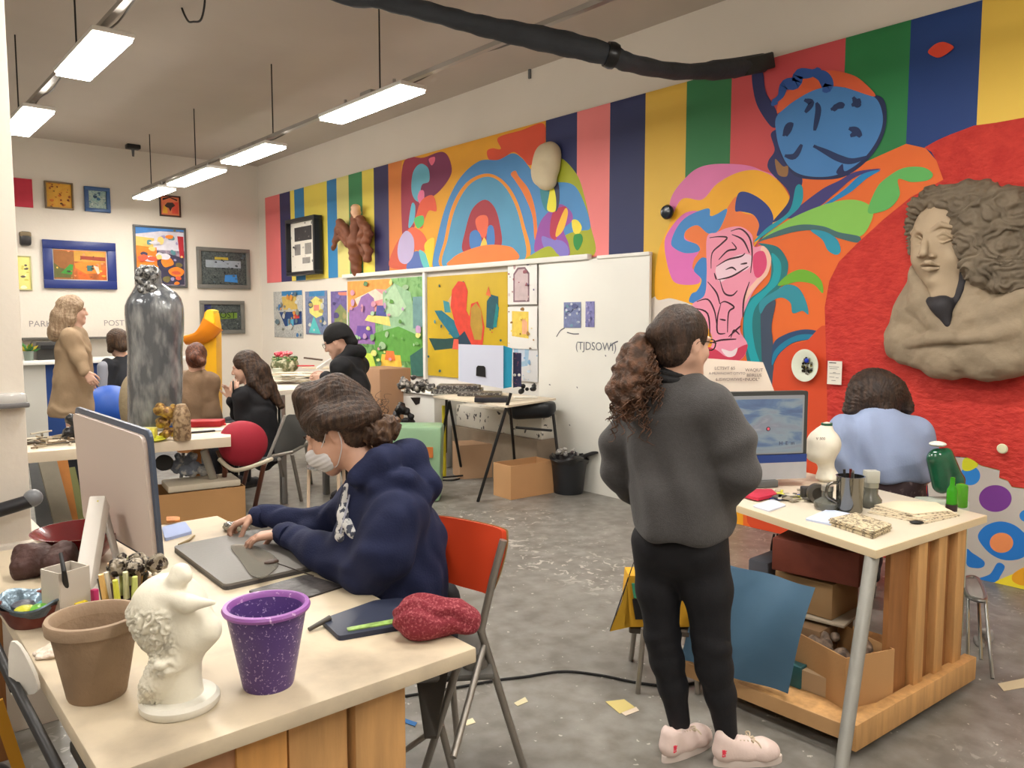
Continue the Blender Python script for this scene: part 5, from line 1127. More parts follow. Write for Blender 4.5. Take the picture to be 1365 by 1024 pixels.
m = MB(); m.cyl(o_ + nn * .0066 + u_ * (Uw * .42) + v_ * (Vh * .58), o_ + nn * .0082 + u_ * (Uw * .42) + v_ * (Vh * .58), .011, m=mat((60, 50, 60), .5)); m.cyl(o_ + nn * .008 + u_ * (Uw * .42) + v_ * (Vh * .58), o_ + nn * .0088 + u_ * (Uw * .42) + v_ * (Vh * .58), .007, m=mat((214, 90, 110), .5)); m.build('screen_pointer', None, t)
MB().box(o_ + u_ * Uw * .5 - nn * .06 + V((0, 0, -.02)), (.2, .16, .036), M_grey, Matrix.Rotation(math.atan2(u_.y, u_.x), 3, 'Z'), bev=.006).build('foot', None, t)
# lettered white carton on top of / behind the display
base = [PD(x, y, 4.15) for x, y in ((1032, 521), (918, 512), (944, 478), (1017, 483))]
zc = sum(p_.z for p_ in base) / 4
t = thing('lettered_board', 'white card with rows of small letters standing behind the display', 'sign', V((base[0].x, base[0].y, .75)))
zz_ = ZV * 0
pl = [V(p_) for p_ in base]; low = [V((pl[1].x, pl[1].y, .752)), V((pl[0].x, pl[0].y, .752))]
MB().prism([low[1], pl[0], pl[3], pl[2], pl[1], low[0]], FV, .01, mat((232, 216, 200), .7)).build('card', None, t)
u2 = (pl[0] - pl[1]).normalized(); 
Mt = Matrix(((u2.x, 0, -FV.x, 0), (u2.y, 0, -FV.y, 0), (0, 1, 0, 0), (0, 0, 0, 1)))
m = MB(); ink = mat((120, 98, 92), .8)
for s_, px, py, sz in (('LCTSVT 65', 966, 491, .023), ('WAQIUT', 1005, 493.5, .023), ('A·MUWNOWT·OTVTO', 969, 498, .0185), ('BEIRLUS', 1005, 500.5, .022), ('6.ISWOWIWE=INUOL"', 983, 506, .023)):
    p_ = PD(px, py, 4.145); m.text(s_, sz, Matrix.Translation(V((p_.x, p_.y, p_.z)) - FV * .003) @ Mt, ink, .0006)
m.build('lettering', None, t)
# white dress form / sewing body
c = T2(1098, 640); t = thing('white_form', 'rounded cream white form with green cap between the display and the seated person', 'sculpture', V((c.x, c.y, .752)))
dd = 4.05; S = SDF(.006)
S.ell(PD(1098, 592, dd), (.085, .085, .085), .03); S.ell(PD(1092, 605, dd), (.07, .07, .05), .03); S.chain([PD(1100, 575, dd), PD(1102, 570, dd)], [.04, .03], .02); 
S.chain([PD(1100, 610, dd), PD(1103, 640, dd), V((PD(1103, 640, dd).x, PD(1103, 640, dd).y, .765))], [.045, .035, .06], .02)
S.build('body', mat((226, 220, 204), .6, bump=.2, bscale=20, var=.04, vscale=8), t)
MB().cyl(PD(1102, 574, dd), PD(1102, 564, dd), .028, m=mat((40, 92, 66), .5)).build('cap', None, t)
m = MB(); p_ = PD(1094, 585, dd - .09); m.text('V 500', .02, Matrix.Translation(p_) @ Mt, ink, .0005); m.build('marks', None, t)
# green bottle and green jug
c = T2(1268, 681); t = thing('green_bottle', 'bright green bottle near the far right corner of the table', 'bottle', c)
gb = mat((70, 170, 40), .15, trans=.4, ior=1.3)
MB().lathe([(0, 0), (.02, 0), (.022, .01), (.022, .09), (.018, .1), (.01, .115), (.01, .15), (0, .152)], c, gb, 24).build('bottle', None, t); MB().cyl(c + V((0, 0, .0)), c + V((0, 0, .03)), .0235, m=mat((50, 34, 40), .4)).build('base_band', None, t)
c = T2(1281, 677); tag(MB().box(c + V((0, 0, .055)), (.04, .05, .11), mat((90, 170, 40), .2, trans=.3), Matrix.Rotation(-.7, 3, 'Z'), bev=.012).build('green_box'), 'lime green translucent block beside the green bottle', 'box')
c = PD(1258, 640, 3.9); cc = V((c.x, c.y, .0)); t = thing('green_jug', 'dark green plastic jug on a pale stand beyond the table edge', 'jug', cc)
S = SDF(.005); S.chain([PD(1250, 612, 3.9), PD(1256, 645, 3.9)], [.055, .05], .02, (FV, .7)); S.chain([PD(1262, 605, 3.9), PD(1276, 640, 3.9), PD(1279, 665, 3.9)], [.03, .032, .028], .02)
S.build('body', mat((26, 84, 58), .15, var=.4, vscale=9, coat=.6), t); MB().sphere(PD(1250, 592, 3.9), (.04, .04, .014), mat((220, 222, 214), .4), 16).build('lid', None, t)
c2 = PD(1255, 665, 3.9); MB().box(V((c2.x, c2.y, c2.z / 2)), (.22, .12, c2.z), mat((178, 184, 170), .5), Matrix.Rotation(-.7, 3, 'Z'), bev=.01).build('stand', None, t)
# ================================================================ people
SKIN = mat((206, 164, 142), .5, var=.05, vscale=14); SKIN2 = mat((200, 156, 134), .5, var=.05, vscale=14); LIP = mat((176, 104, 96), .4)
def orient(fwd, up):
    f = V(fwd).normalized(); u = V(up); u = (u - f * u.dot(f)).normalized(); r = f.cross(u)
    return Matrix((r, f, u)).transposed()
def head_sdf(S, c, R, s=1.0):
    S.M = Matrix.Translation(c) @ R.to_4x4() @ Matrix.Scale(s, 4)
    S.ell((0, -.014, .03), (.072, .092, .084), .02); S.ell((0, .03, -.03), (.056, .058, .084), .03)
    for x in (-1, 1):
        S.cone((x * .048, .0, -.045), (x * .014, .068, -.098), .026, .018, .03); S.ell((x * .034, .062, -.03), (.024, .024, .026), .02)
        S.cone((x * .046, .074, .022), (x * .014, .086, .02), .009, .010, .012)
        S.ell((x * .031, .098, .004), (.016, .014, .011), .012, op='s'); S.ell((x * .031, .073, .004), .0125, .002)
        S.cone((x * .020, .084, .009), (x * .044, .078, .009), .0035, .0035, .004)
        S.ell((x * .074, -.006, -.008), (.009, .019, .031), .008); S.ell((x * .084, -.004, -.006), (.006, .010, .018), .006, op='s')
        S.ell((x * .010, .098, -.034), (.008, .009, .007), .006)
    S.ell((0, .070, -.102), (.02, .017, .016), .02)
    S.chain([(0, .084, .012), (0, .100, -.014), (0, .108, -.027)], [.008, .009, .011], .012)
    S.chain([(-.022, .078, -.063), (0, .091, -.058), (.022, .078, -.063)], [.004, .007, .004], .006); S.chain([(-.02, .078, -.069), (0, .089, -.071), (.02, .078, -.069)], [.004, .008, .004], .006)
    S.M = None
def hand_sdf(S, w, d, n, lat, s=1.0, curl=.5, spread=.0, thumb_in=.3):
    """w wrist, d along the palm, n out of the palm (where fingers curl to), lat towards the thumb"""
    d = V(d).normalized(); n = V(n); n = (n - d * n.dot(d)).normalized(); lat0 = V(lat); la = d.cross(n).normalized()
    if la.dot(lat0) < 0: la = -la
    for i, o in enumerate((.027, .009, -.009, -.026)):
        S.cone(w + (d * .006 + la * o * .55) * s, w + (d * (.086 - .005 * abs(i - 1)) + la * o) * s, .014 * s, .0115 * s, .012)
    L = (.062, .072, .066, .050)
    for i, o in enumerate((.030, .010, -.011, -.030)):
        p = w + (d * (.084 - .005 * abs(i - 1)) + la * o) * s; a = curl * (.55 + .12 * i) * .7; dd = d * math.cos(a) + n * math.sin(a) + la * spread * (1.5 - i) * .3
        for k, f in enumerate((.44, .32, .26)):
            q = p + dd.normalized() * L[i] * f * s; S.cone(p, q, (.0088 - .0008 * k) * s, (.0083 - .0009 * k) * s, .003)
            p = q; a += curl * .75; dd = d * math.cos(a) + n * math.sin(a)
    p = w + (d * .022 + la * .024) * s; q = p + (d * .030 + la * .022 + n * .012 * thumb_in * 3) * s; r = q + (d * .030 + la * .006 + n * .02 * thumb_in * 3) * s; t = r + (d * .022 - la * .003 + n * .012) * s
    S.cone(w + d * .01 * s, p, .014 * s, .0145 * s, .012); S.cone(p, q, .0145 * s, .011 * s, .008); S.cone(q, r, .0105 * s, .009 * s, .004); S.cone(r, t, .009 * s, .0075 * s, .004)
def body_sdf(h, J, s=1, hands=True):
    S = SDF(h); head_sdf(S, J['head'], J['hR'], s * J.get('hs', 1))
    f = J['fwd']
    up = (J['neck'] - J['pelvis']).normalized()
    hb = J['head'] + J['hR'] @ V((0, -.02, -.06)) * s
    S.cone(hb, J['neck'], .052 * s, .056 * s, .03)
    ch = J['neck'].lerp(J['pelvis'], .36); wa = J['neck'].lerp(J['pelvis'], .68)
    S.cone(J['neck'] - up * .03, ch, .08 * s, .12 * s, .06, (f, .75)); S.cone(ch, wa, .12 * s, .11 * s, .05, (f, .75)); S.cone(wa, J['pelvis'], .11 * s, .14 * s, .05, (f, .8))
    for q in 'LR':
        S.cone(J['neck'] - up * .05, J['sh' + q], .05 * s, .048 * s, .05)
        S.cone(J['sh' + q], J['el' + q], .046 * s, .036 * s, .02); S.cone(J['el' + q], J['wr' + q], .036 * s, .024 * s, .02)
        if hands:
            H = J['ha' + q]; hand_sdf(S, J['wr' + q], H[0], H[1], H[2], s * .98, *H[3:])
        S.cone(J['hi' + q], J['kn' + q], .078 * s, .052 * s, .04); S.cone(J['kn' + q], J['an' + q], .05 * s, .032 * s, .02)
        if 'to' + q in J: S.cone(J['an' + q] - V((0, 0, .02)), J['to' + q], .032, .024, .02)
    return S
def person(name, label, J, h=.006, s=1, skin=SKIN, hands=True, lips=True):
    base = (J['anL'] + J['anR']) / 2; t = thing(name, label, 'person', V((base.x, base.y, 0)))
    S = body_sdf(h, J, s, hands)
    lc = J['head'] + J['hR'] @ V((0, .086, -.065)) * s * J.get('hs', 1)
    bz = [J['head'] + J['hR'] @ V((x * .031, .084, .024)) * s * J.get('hs', 1) for x in (-1, 1)]
    ey = [J['head'] + J['hR'] @ V((x * .031, .0845, .004)) * s * J.get('hs', 1) for x in (-1, 1)]
    def mf(c):
        r = near(c, lc, .017 * s).astype(int); return r
    b = S.build('body', [skin, LIP], t, None, mf)
    m = MB(); hs = s * J.get('hs', 1)
    for x in (-1, 1):
        m.tube([J['head'] + J['hR'] @ V((x * .048, .079, .026)) * hs, J['head'] + J['hR'] @ V((x * .034, .093, .031)) * hs, J['head'] + J['hR'] @ V((x * .016, .0975, .027)) * hs], [.0015, .0035, .003], mat((44, 32, 26), .8), 6)
    if lips: m.build('eyebrows', None, t)
    else: m.bm.free()
    return t
def strand_disp(c, R, amp=.003, f=55):
    c = np.array(c); R = np.array(R)
    def fn(p):
        l = (p - c) @ R; a = np.arctan2(l[:, 0], l[:, 2] + .02); return amp * .6 * (np.sin(a * f + 9 * vnoise(p * 11)) * .5 + np.sin(a * f * 2.3 + 8 * vnoise(p * 18)) * .5) + amp * .8 * vnoise(p * 26)
    return fn
def hairmat(c, c2): return mat(c, .45, var=0, col2=c2, thr=(.42, .68), vscale=60, stretch=(1, 1, .25), bump=.6, bscale=160, spec=.4)
def wrinkle(amp=.006, f=26, d=(0, 0, 1)):
    d = np.array(d, float); d = d / np.linalg.norm(d)
    def fn(p): 
        u = p @ d; n = vnoise(p * 5.5); return amp * (np.sin(u * f + 4.5 * n + 2 * vnoise(p * 11 + 9)) * (.35 + .65 * np.clip(vnoise(p * 4.3 + 3) + .4, 0, 1))) + amp * .5 * vnoise(p * 14)
    return fn
def glasses(t, J, s=1, m=None):
    m = m or mat((30, 26, 24), .3); R = J['hR']; c = J['head']; q = MB(); hs = s * J.get('hs', 1)
    P = lambda x, y, z: c + R @ V((x, y, z)) * hs
    for x in (-1, 1):
        q.tube([P(x * (.033 + .026 * math.cos(a)), .102 - .006 * abs(math.cos(a)), .004 + .019 * math.sin(a)) for a in [2 * PI * i / 18 for i in range(18)]], .0022, m, 6, closed=True)
        q.tube([P(x * .060, .098, .010), P(x * .074, .05, .010), P(x * .078, .0, .006), P(x * .078, -.012, -.006)], .0018, m, 6)
    q.tube([P(-.008, .104, .007), P(.008, .104, .007)], .002, m, 6)
    q.build('glasses', None, t)
def curls(mb, root_fn, n, seed, m, ln, r=.004, amp=.012, turns=4, down=V((0, 0, -1))):
    rd = random.Random(seed)
    for i in range(n):
        a, dirn = root_fn(rd); L = ln * rd.uniform(.6, 1.1); ph = rd.random() * 6; tt = rd.uniform(.7, 1.2) * turns; F = frame_from(dirn)
        P = []
        for k in range(22):
            u = k / 21; d = (dirn * (1 - u) + down * u).normalized(); am = amp * (.3 + u)
            P.append(a + dirn * L * u * .6 + down * L * u * .5 * u + F.col[0] * am * math.cos(ph + tt * 2 * PI * u) + F.col[1] * am * math.sin(ph + tt * 2 * PI * u))
        mb.tube(P, [r * (1 - .6 * k / 21) for k in range(22)], m, 5)
# ------------------------------------------------ standing woman in the grey sweater
J = dict(head=PD(910, 457, 2.72), fwd=CV(.4, .9), neck=PD(895, 507, 2.74), pelvis=PD(905, 712, 2.76), hs=1.0,
         shL=PD(850, 547, 2.84), shR=PD(952, 542, 2.64), elL=PD(824, 626, 2.9), wrL=PD(850, 662, 2.98), elR=PD(986, 630, 2.62), wrR=PD(968, 664, 2.88),
         hiL=PD(876, 722, 2.8), hiR=PD(934, 722, 2.72), knL=PD(883, 850, 2.80), knR=PD(948, 858, 2.72), anL=PD(905, 972, 2.80), anR=PD(968, 985, 2.74))
J['hR'] = orient(CV(.87, .5, -.12), (0, 0, 1))
J['haL'] = (CV(.5, .5, -.6), CV(.6, -.6, 0), CV(.3, .8, .3), .5); J['haR'] = (CV(-.2, .9, -.5), CV(0, 0, -1), CV(-1, .3, 0), .35)
J['toL'] = PD(928, 985, 2.86) ; J['toL'].z = .04; J['toR'] = PD(1010, 1000, 2.76); J['toR'].z = .04
W = person('person', 'woman with a curly ponytail in a dark grey sweater and black leggings, standing', J, .005)
glasses(W, J)
hc, hR = J['head'], J['hR']
def capS(h=.005, g=.010, s=1, hs=1, cut=True, c=None, R=None):
    S = SDF(h); S.M = Matrix.Translation(c if c is not None else hc) @ (R if R is not None else hR).to_4x4() @ Matrix.Scale(hs, 4)
    S.ell((0, -.018, .036), (.074 + g, .094 + g, .086 + g), .02); S.ell((0, -.05, -.03), (.062 + g, .055, .065), .03)
    if cut:
        S.ell((0, .098, -.03), (.066, .062, .095), .012, op='s')
        for x in (-1, 1): S.ell((x * .085, .012, -.022), (.028, .034, .04), .01, op='s')
    S.M = None; return S
HD = hairmat((46, 34, 28), (74, 54, 42)); HD2 = hairmat((60, 42, 32), (104, 72, 50))
S = capS(); S.chain([hc + hR @ V((0, -.07, .03)), hc + hR @ V((-.02, -.115, .02))], [.05, .028], .03)
S.build('hair', HD, W, strand_disp(hc, hR, .0022, 60))
tie = PD(866, 451, 2.74)
MB().tube([tie + CV(.014 * 0, 0, 0), tie + CV(-.012, 0, -.008)], [.022, .022], M_black, 14).build('hair_tie', None, W)
S = SDF(.006)
S.chain([tie, PD(852, 466, 2.72), PD(843, 492, 2.70), PD(838, 520, 2.69), PD(836, 548, 2.69)], [.024, .045, .06, .062, .03], .03); S.ell(PD(850, 500, 2.70), .05, .03); S.ell(PD(832, 512, 2.70), .045, .03)
m2 = mat((64, 44, 32), .5, col2=(112, 76, 54), thr=(.4, .7), vscale=40, bump=.8, bscale=80)
pony = S.build('ponytail', m2, W, lambda p: .010 * np.sin(p[:, 2] * 90 + 5 * fbm(p * 14, 2)) * .7 + .007 * fbm(p * 34, 2))
m = MB()
def rf(rd):
    u = rd.random(); a = PD(862 - 20 * u, 462 + 70 * u, 2.70) ; th = rd.random() * 6.28; off = CV(math.cos(th), math.sin(th), .0)
    return a + off * (.02 + .035 * math.sin(u * 3)), (off * .5 + V((0, 0, -.9))).normalized()
curls(m, rf, 120, 3, m2, .15, .0035, .010, 4)
m.build('curls', None, W)
# sweater
SWT = mat((74, 72, 72), .95, var=.10, vscale=90, bump=.35, bscale=240, sheen=.1, detail=3)
f = J['fwd']
S = SDF(.0055)
S.cone(J['neck'] - ZV * .055, PD(897, 548, 2.74), .075, .145, .07, (f, .72))
S.cone(J['shL'] + CV(.02, 0, 0), J['shR'] - CV(.02, 0, 0), .068, .068, .06)
S.chain([PD(900, 545, 2.74), PD(903, 610, 2.75), PD(908, 662, 2.76)], [.152, .166, .165], .06, (f, .72))
S.cone(PD(908, 655, 2.76), PD(911, 690, 2.76), .182, .182, .03, (f, .98)); S.box(PD(911, 733, 2.76), (.4, .4, .06), .01, .02, op='s')
S.chain([J['shL'], PD(826, 590, 2.88), J['elL'] + CV(-.005, 0, -.01)], [.058, .060, .057], .05); S.chain([J['elL'] + CV(0, 0, -.01), J['wrL']], [.057, .042], .04)
S.chain([J['shR'], PD(977, 588, 2.62), J['elR']], [.064, .068, .064], .05); S.chain([J['elR'], J['wrR']], [.064, .045], .04)
up0 = np.array(CV(.9, -.4, 0))
def swd(p):
    u = p @ up0; n = vnoise(p * 3.2)
    low = np.clip((1.25 - p[:, 2]) / .2, 0, 1)
    return .010 * np.sin(u * 34 + p[:, 2] * 6 + 4 * n) * low * (.4 + .6 * np.clip(vnoise(p * 2.3 + 5) + .5, 0, 1)) + .005 * vnoise(p * 8) + .003 * np.sin(p[:, 2] * 60 + 5 * vnoise(p * 5)) * np.clip(np.abs(u - float(np.dot(np.array(J['neck']), up0))) * 8 - .9, 0, 1)
S.build('sweater', SWT, W, swd)
S = SDF(.005); nk = J['neck']; S.M = None
ringc = nk + V((0, 0, .0))
m = MB(); 
m.tube([ringc + CV(math.cos(a) * .066, math.sin(a) * .062, .03 + .015 * math.sin(a - 1.2)) for a in [2 * PI * i / 28 for i in range(28)]], .017, mat((26, 25, 27), .8, bump=.3, bscale=90), 10, closed=True)
m.tube([ringc + CV(math.cos(a) * .078, math.sin(a) * .07, .008 + .012 * math.sin(a - 1.2)) for a in [2 * PI * i / 28 for i in range(28)]], .016, mat((26, 25, 27), .8, bump=.3, bscale=90), 10, closed=True)
m.build('collar', None, W)
LEG = mat((17, 17, 23), .75, bump=.1, bscale=120, var=.1, vscale=30)
S = SDF(.0055)
S.chain([PD(908, 672, 2.76), PD(906, 702, 2.77)], [.125, .13], .05, (f, .8))
S.ell(PD(880, 728, 2.76), (.070, .070, .075), .04); S.ell(PD(932, 730, 2.68), (.076, .076, .078), .04)
S.chain([J['hiL'], PD(878, 785, 2.8), J['knL'], PD(889, 880, 2.80), PD(897, 915, 2.80), J['anL'] + ZV * .03], [.094, .078, .060, .058, .050, .040], .03)
S.chain([J['hiR'], PD(943, 785, 2.72), J['knR'], PD(952, 890, 2.73), PD(960, 925, 2.74), J['anR'] + ZV * .025], [.096, .084, .064, .062, .052, .040], .03)
S.ell(PD(907, 732, 2.745), (.11, .105, .10), .05)
S.build('leggings', LEG, W, lambda p: .0025 * np.sin(p[:, 2] * 70 + 5 * vnoise(p * 9)) * np.exp(-((p[:, 2] - .45) / .05) ** 2) + .001 * vnoise(p * 10))
SHO = mat((230, 208, 200), .55, bump=.15, bscale=80); SOLE = mat((214, 200, 192), .5); PK = mat((226, 60, 84), .5)
def shoe(parent, heel, toe, ankle, s=1.0, upper=SHO, sole=SOLE, tongue=True):
    heel, toe = V((heel.x, heel.y, 0)), V((toe.x, toe.y, 0)); d = (toe - heel).normalized(); L = (toe - heel).length; l = d.cross(ZV)
    S = SDF(.004)
    S.chain([heel + d * .035 + ZV * .048, heel + d * L * .45 + ZV * .05, heel + d * L * .72 + ZV * .044, toe - d * .04 + ZV * .04], [.036, .038, .042, .034], .02)
    S.chain([heel + d * .03 + ZV * .06, heel + d * .035 + ZV * .098], [.034, .034], .02); S.chain([heel + d * .05 + ZV * .08, heel + d * L * .5 + ZV * .066], [.036, .026], .02)
    S.ell(heel + d * .055 + ZV * .125, (.027, .027, .04), .01, op='s')
    S.box(heel + d * L * .5 - ZV * .04, (.3, .3, .06), .001, .004, op='s')
    u = S.build('shoe', upper, parent)
    prof = []
    for i in range(28):
        a = 2 * PI * i / 28; x = math.cos(a); y = math.sin(a); w_ = .034 + .010 * (x > 0) * x
        prof.append(heel + d * (L * .5 + x * (L * .5 + .004)) + l * (y * w_ * (1 if abs(x) < .9 else 1)) + ZV * .001)
    MB().prism(cat_rom(prof, 2, True), (0, 0, 1), .026, sole, bev=.006).build('sole', None, u)
    if tongue:
        m = MB(); c = heel + d * L * .52 + ZV * .092
        for sg in (-1, 1):
            m.tube(cat_rom([c, c + l * sg * .02 + ZV * .012 + d * .008, c + l * sg * .034 + ZV * .004, c + l * sg * .02 - ZV * .002 + d * .004, c], 5), .0028, mat((214, 196, 170), .7), 6)
            m.tube(cat_rom([c, c + l * sg * .02 + d * .02 - ZV * .004, c + l * sg * .035 + d * .03 - ZV * .02], 5), .0026, mat((214, 196, 170), .7), 6)
        for k in range(4): m.tube([c - d * .014 * k + l * .022 + ZV * .002 * k, c - d * .014 * (k + .5) - l * .022 + ZV * .002 * k], .0025, mat((214, 196, 170), .7), 6)
        m.build('laces', None, u)
        m = MB()
        for sg in (1,):
            c = heel + d * .03 + l * .036 + ZV * .062
            for k in range(12): m.tube([c + d * (.006 * math.cos(k * 2.1) - .012) + ZV * (.012 * math.sin(k * 1.7)) + l * .001, c + d * (.016 * math.cos(k * 1.3) + .004) + ZV * (.012 * math.cos(k * 2.3)) + l * .001], .0025, PK, 5)
        m.build('pink_mark', None, u)
    return u
hl = PZ(884, 1017, 0); tl = PZ(944, 990, 0); shoe(W, hl, hl + (tl - hl).normalized() * .25, J['anL']); hr = PZ(952, 1020, 0); tr = PZ(1040, 1014, 0); shoe(W, hr, hr + (tr - hr).normalized() * .25, J['anR'])
# ------------------------------------------------ seated girl with the mask and navy hoodie
J = dict(head=PD(449, 574, 2.62), fwd=CV(-.9, .3), neck=PD(497, 640, 2.58), pelvis=PD(545, 835, 2.62), hs=1.06,
         shL=PD(527, 690, 2.42), shR=PD(480, 672, 2.78), elL=PD(487, 765, 2.42), wrL=PD(376, 711, 2.80), elR=PD(430, 700, 2.88), wrR=PD(342, 688, 3.02))
up_ = CV(-.46, 0, .88)
J['hR'] = orient(CV(-.88, -.03, -.46), up_)
hip = J['pelvis']
for q_, sg in (('L', -1), ('R', 1)):
    J['hi' + q_] = hip + CV(-.05, sg * .09, -.02); kn = hip + CV(-.42, sg * .1 + .1, .0); kn.z = .53; J['kn' + q_] = kn; an = kn + CV(-.02, 0, 0); an.z = .09; J['an' + q_] = an; J['to' + q_] = an + CV(-.12, .02, -.05)
J['haL'] = (CV(-1, -.05, -.12), CV(.0, .0, -1), CV(.2, 1, 0), .5, .15, .5); J['haR'] = (CV(-.75, -.3, -.25), CV(.1, -.2, -1), CV(.3, -1, 0), .95, .1, .6)
G = person('person', 'seated girl in a navy hoodie with loose bun and white face mask', J, .0042, skin=SKIN2)
hc, hR = J['head'], J['hR']
HG = hairmat((48, 36, 30), (86, 64, 50))
S = capS(.0045, .016, hs=1.06); S.M = Matrix.Translation(hc) @ hR.to_4x4() @ Matrix.Scale(1.06, 4)
S.chain([(0, .058, .10), (0, .03, .13), (0, -.06, .11), (0, -.1, .05)], [.03, .045, .05, .05], .03)
S.chain([(-.06, .05, .06), (-.085, .0, .05), (-.07, -.07, .02), (-.03, -.12, .0)], [.025, .03, .035, .04], .03)
S.chain([(.06, .05, .06), (.085, .0, .05), (.07, -.07, .02)], [.025, .03, .035], .03)
S.ell((-.085, .006, -.022), (.03, .03, .036), .008, op='s')
S.M = None
S.build('hair', HG, G, strand_disp(hc, hR, .0035, 42))
S = SDF(.0045); bc_ = PD(508, 574, 2.60)
rd = random.Random(12)
S.ell(bc_, (.052, .052, .045), .02)
for i in range(10): S.ell(bc_ + V((rd.uniform(-.035, .035), rd.uniform(-.035, .035), rd.uniform(-.035, .035))), .024, .012)
S.chain([PD(486, 572, 2.6), bc_], [.045, .04], .03)
S.build('bun', hairmat((66, 48, 38), (112, 84, 62)), G, lambda p: .006 * np.sin(8 * fbm(p * 26, 2)) + .003 * fbm(p * 50, 2))
m = MB()
def rf2(rd):
    a = PD(rd.uniform(470, 520), rd.uniform(535, 590), 2.6) ; return a, V((rd.uniform(-.5, .5), rd.uniform(-.5, .5), rd.uniform(0, .8))).normalized()
curls(m, rf2, 40, 8, HG, .07, .0012, .008, 2, V((.3, -.2, .2)))
m.build('loose_strands', None, G)
# mask
S = SDF(.004); S.M = Matrix.Translation(hc) @ hR.to_4x4() @ Matrix.Scale(1.06, 4)
S.ell((0, .052, -.055), (.060, .062, .062), .01); S.ell((0, .1, -.042), (.03, .03, .032), .02)
S.ell((0, .034, -.04), (.0575, .0625, .09), .004, op='s'); S.box((0, -.04, -.05), (.1, .085, .1), .002, .004, op='s'); S.box((0, .09, .035), (.1, .08, .05), .002, .006, op='s')
S.M = None
MSK = mat((206, 204, 206), .7, bump=.15, bscale=60)
S.build('face_mask', MSK, G, lambda p: .001 * np.sin((p @ np.array(up_)) * 420))
m = MB(); P_ = lambda x, y, z: hc + hR @ V((x, y, z)) * 1.06
for x in (-1, 1):
    m.tube(cat_rom([P_(x * .058, .055, -.024), P_(x * .07, .03, -.004), P_(x * .082, .004, .022), P_(x * .082, -.012, .022)], 5), .0016, MSK, 6)
    m.tube(cat_rom([P_(x * .045, .05, -.098), P_(x * .064, .03, -.09), P_(x * .078, -.01, -.045), P_(x * .084, -.022, .0)], 5), .0016, MSK, 6)
m.build('mask_loops', None, G)
HOOD = mat((20, 28, 62), .9, bump=.2, bscale=160, var=.12, vscale=5)
f = CV(-.9, .3)
S = SDF(.0052)
S.chain([PD(503, 668, 2.6), PD(515, 720, 2.6), PD(522, 780, 2.62), PD(535, 838, 2.63)], [.125, .17, .165, .165], .06, (CV(.3, .9), 1.0))
S.ell(PD(545, 745, 2.6), (.12, .12, .17), .06)
S.cone(J['shL'] + CV(0, .05, 0), J['shR'], .085, .085, .08)
S.chain([J['shL'], PD(512, 735, 2.39), J['elL'] + ZV * .012], [.082, .082, .072], .05); S.chain([J['elL'], J['elL'].lerp(J['wrL'], .5), J['wrL'] + CV(.02, 0, .0)], [.070, .058, .042], .03)
S.chain([J['shR'], J['elR']], [.075, .06], .05); S.chain([J['elR'], J['wrR'] + CV(.02, 0, 0)], [.058, .040], .03)
# hood lying on the back
S.chain([PD(478, 638, 2.48), PD(510, 618, 2.52), PD(545, 612, 2.62), PD(530, 622, 2.74), PD(490, 642, 2.74)], [.034, .055, .06, .055, .034], .03)
S.chain([PD(545, 615, 2.6), PD(566, 645, 2.58), PD(562, 672, 2.56)], [.055, .05, .03], .03); S.chain([PD(500, 650, 2.46), PD(540, 640, 2.48), PD(566, 660, 2.52)], [.03, .035, .03], .02)
def hd(p):
    return .0045 * np.sin(p @ np.array([20., 14, 42.]) + 5 * vnoise(p * 5)) * (.4 + .6 * np.clip(vnoise(p * 4 + 2) + .4, 0, 1)) + .005 * vnoise(p * 9) + .0025 * np.sin(p @ np.array([60., 30, 20.]) + 6 * vnoise(p * 8)) 
S.build('hoodie', HOOD, G, hd)
for q_ in ('L', 'R'):
    m = MB(); w0 = J['wr' + q_]; dd = (J['el' + q_] - w0).normalized(); m.tube([w0 - dd * .012, w0 + dd * .01, w0 + dd * .035, w0 + dd * .05], [.036, .041, .043, .04], HOOD, 20, caps=True); m.build('cuff', None, G)
# white chest print and cord
m = MB(); wp_ = mat((214, 214, 214), .8, col2=(70, 74, 90), thr=(.5, .54), vscale=60)
ch = [PD(462, 652, 2.50), PD(456, 690, 2.46), PD(450, 720, 2.47)]
S = SDF(.004); S.chain([PD(464, 650, 2.54), PD(459, 685, 2.50), PD(457, 714, 2.49)], [.016, .022, .026], .01); S.chain([PD(464, 700, 2.47), PD(472, 712, 2.45)], [.020, .018], .01)
S.build('chest_print', wp_, G, lambda p: .002 * vnoise(p * 60))
MB().tube(cat_rom([PD(466, 660, 2.5), PD(459, 690, 2.47), PD(454, 712, 2.46)], 6), .003, mat((170, 172, 190), .7), 6).build('drawstring', None, G)
TRS = mat((26, 27, 34), .85)
S = SDF(.008)
S.cone(J['pelvis'] + CV(.02, 0, -.02), J['hiL'], .15, .1, .05); S.cone(J['hiL'], J['knL'], .1, .075, .04); S.cone(J['hiR'], J['knR'], .1, .075, .04); S.cone(J['knL'], J['anL'], .07, .05, .03); S.cone(J['knR'], J['anR'], .07, .05, .03)
S.build('trousers', TRS, G)
for q_ in 'LR':
    a = J['an' + q_]; d_ = CV(-1, .2).normalized(); shoe(G, a - d_ * .07, a + d_ * .18, a, upper=mat((40, 40, 44), .6), sole=M_white, tongue=False)
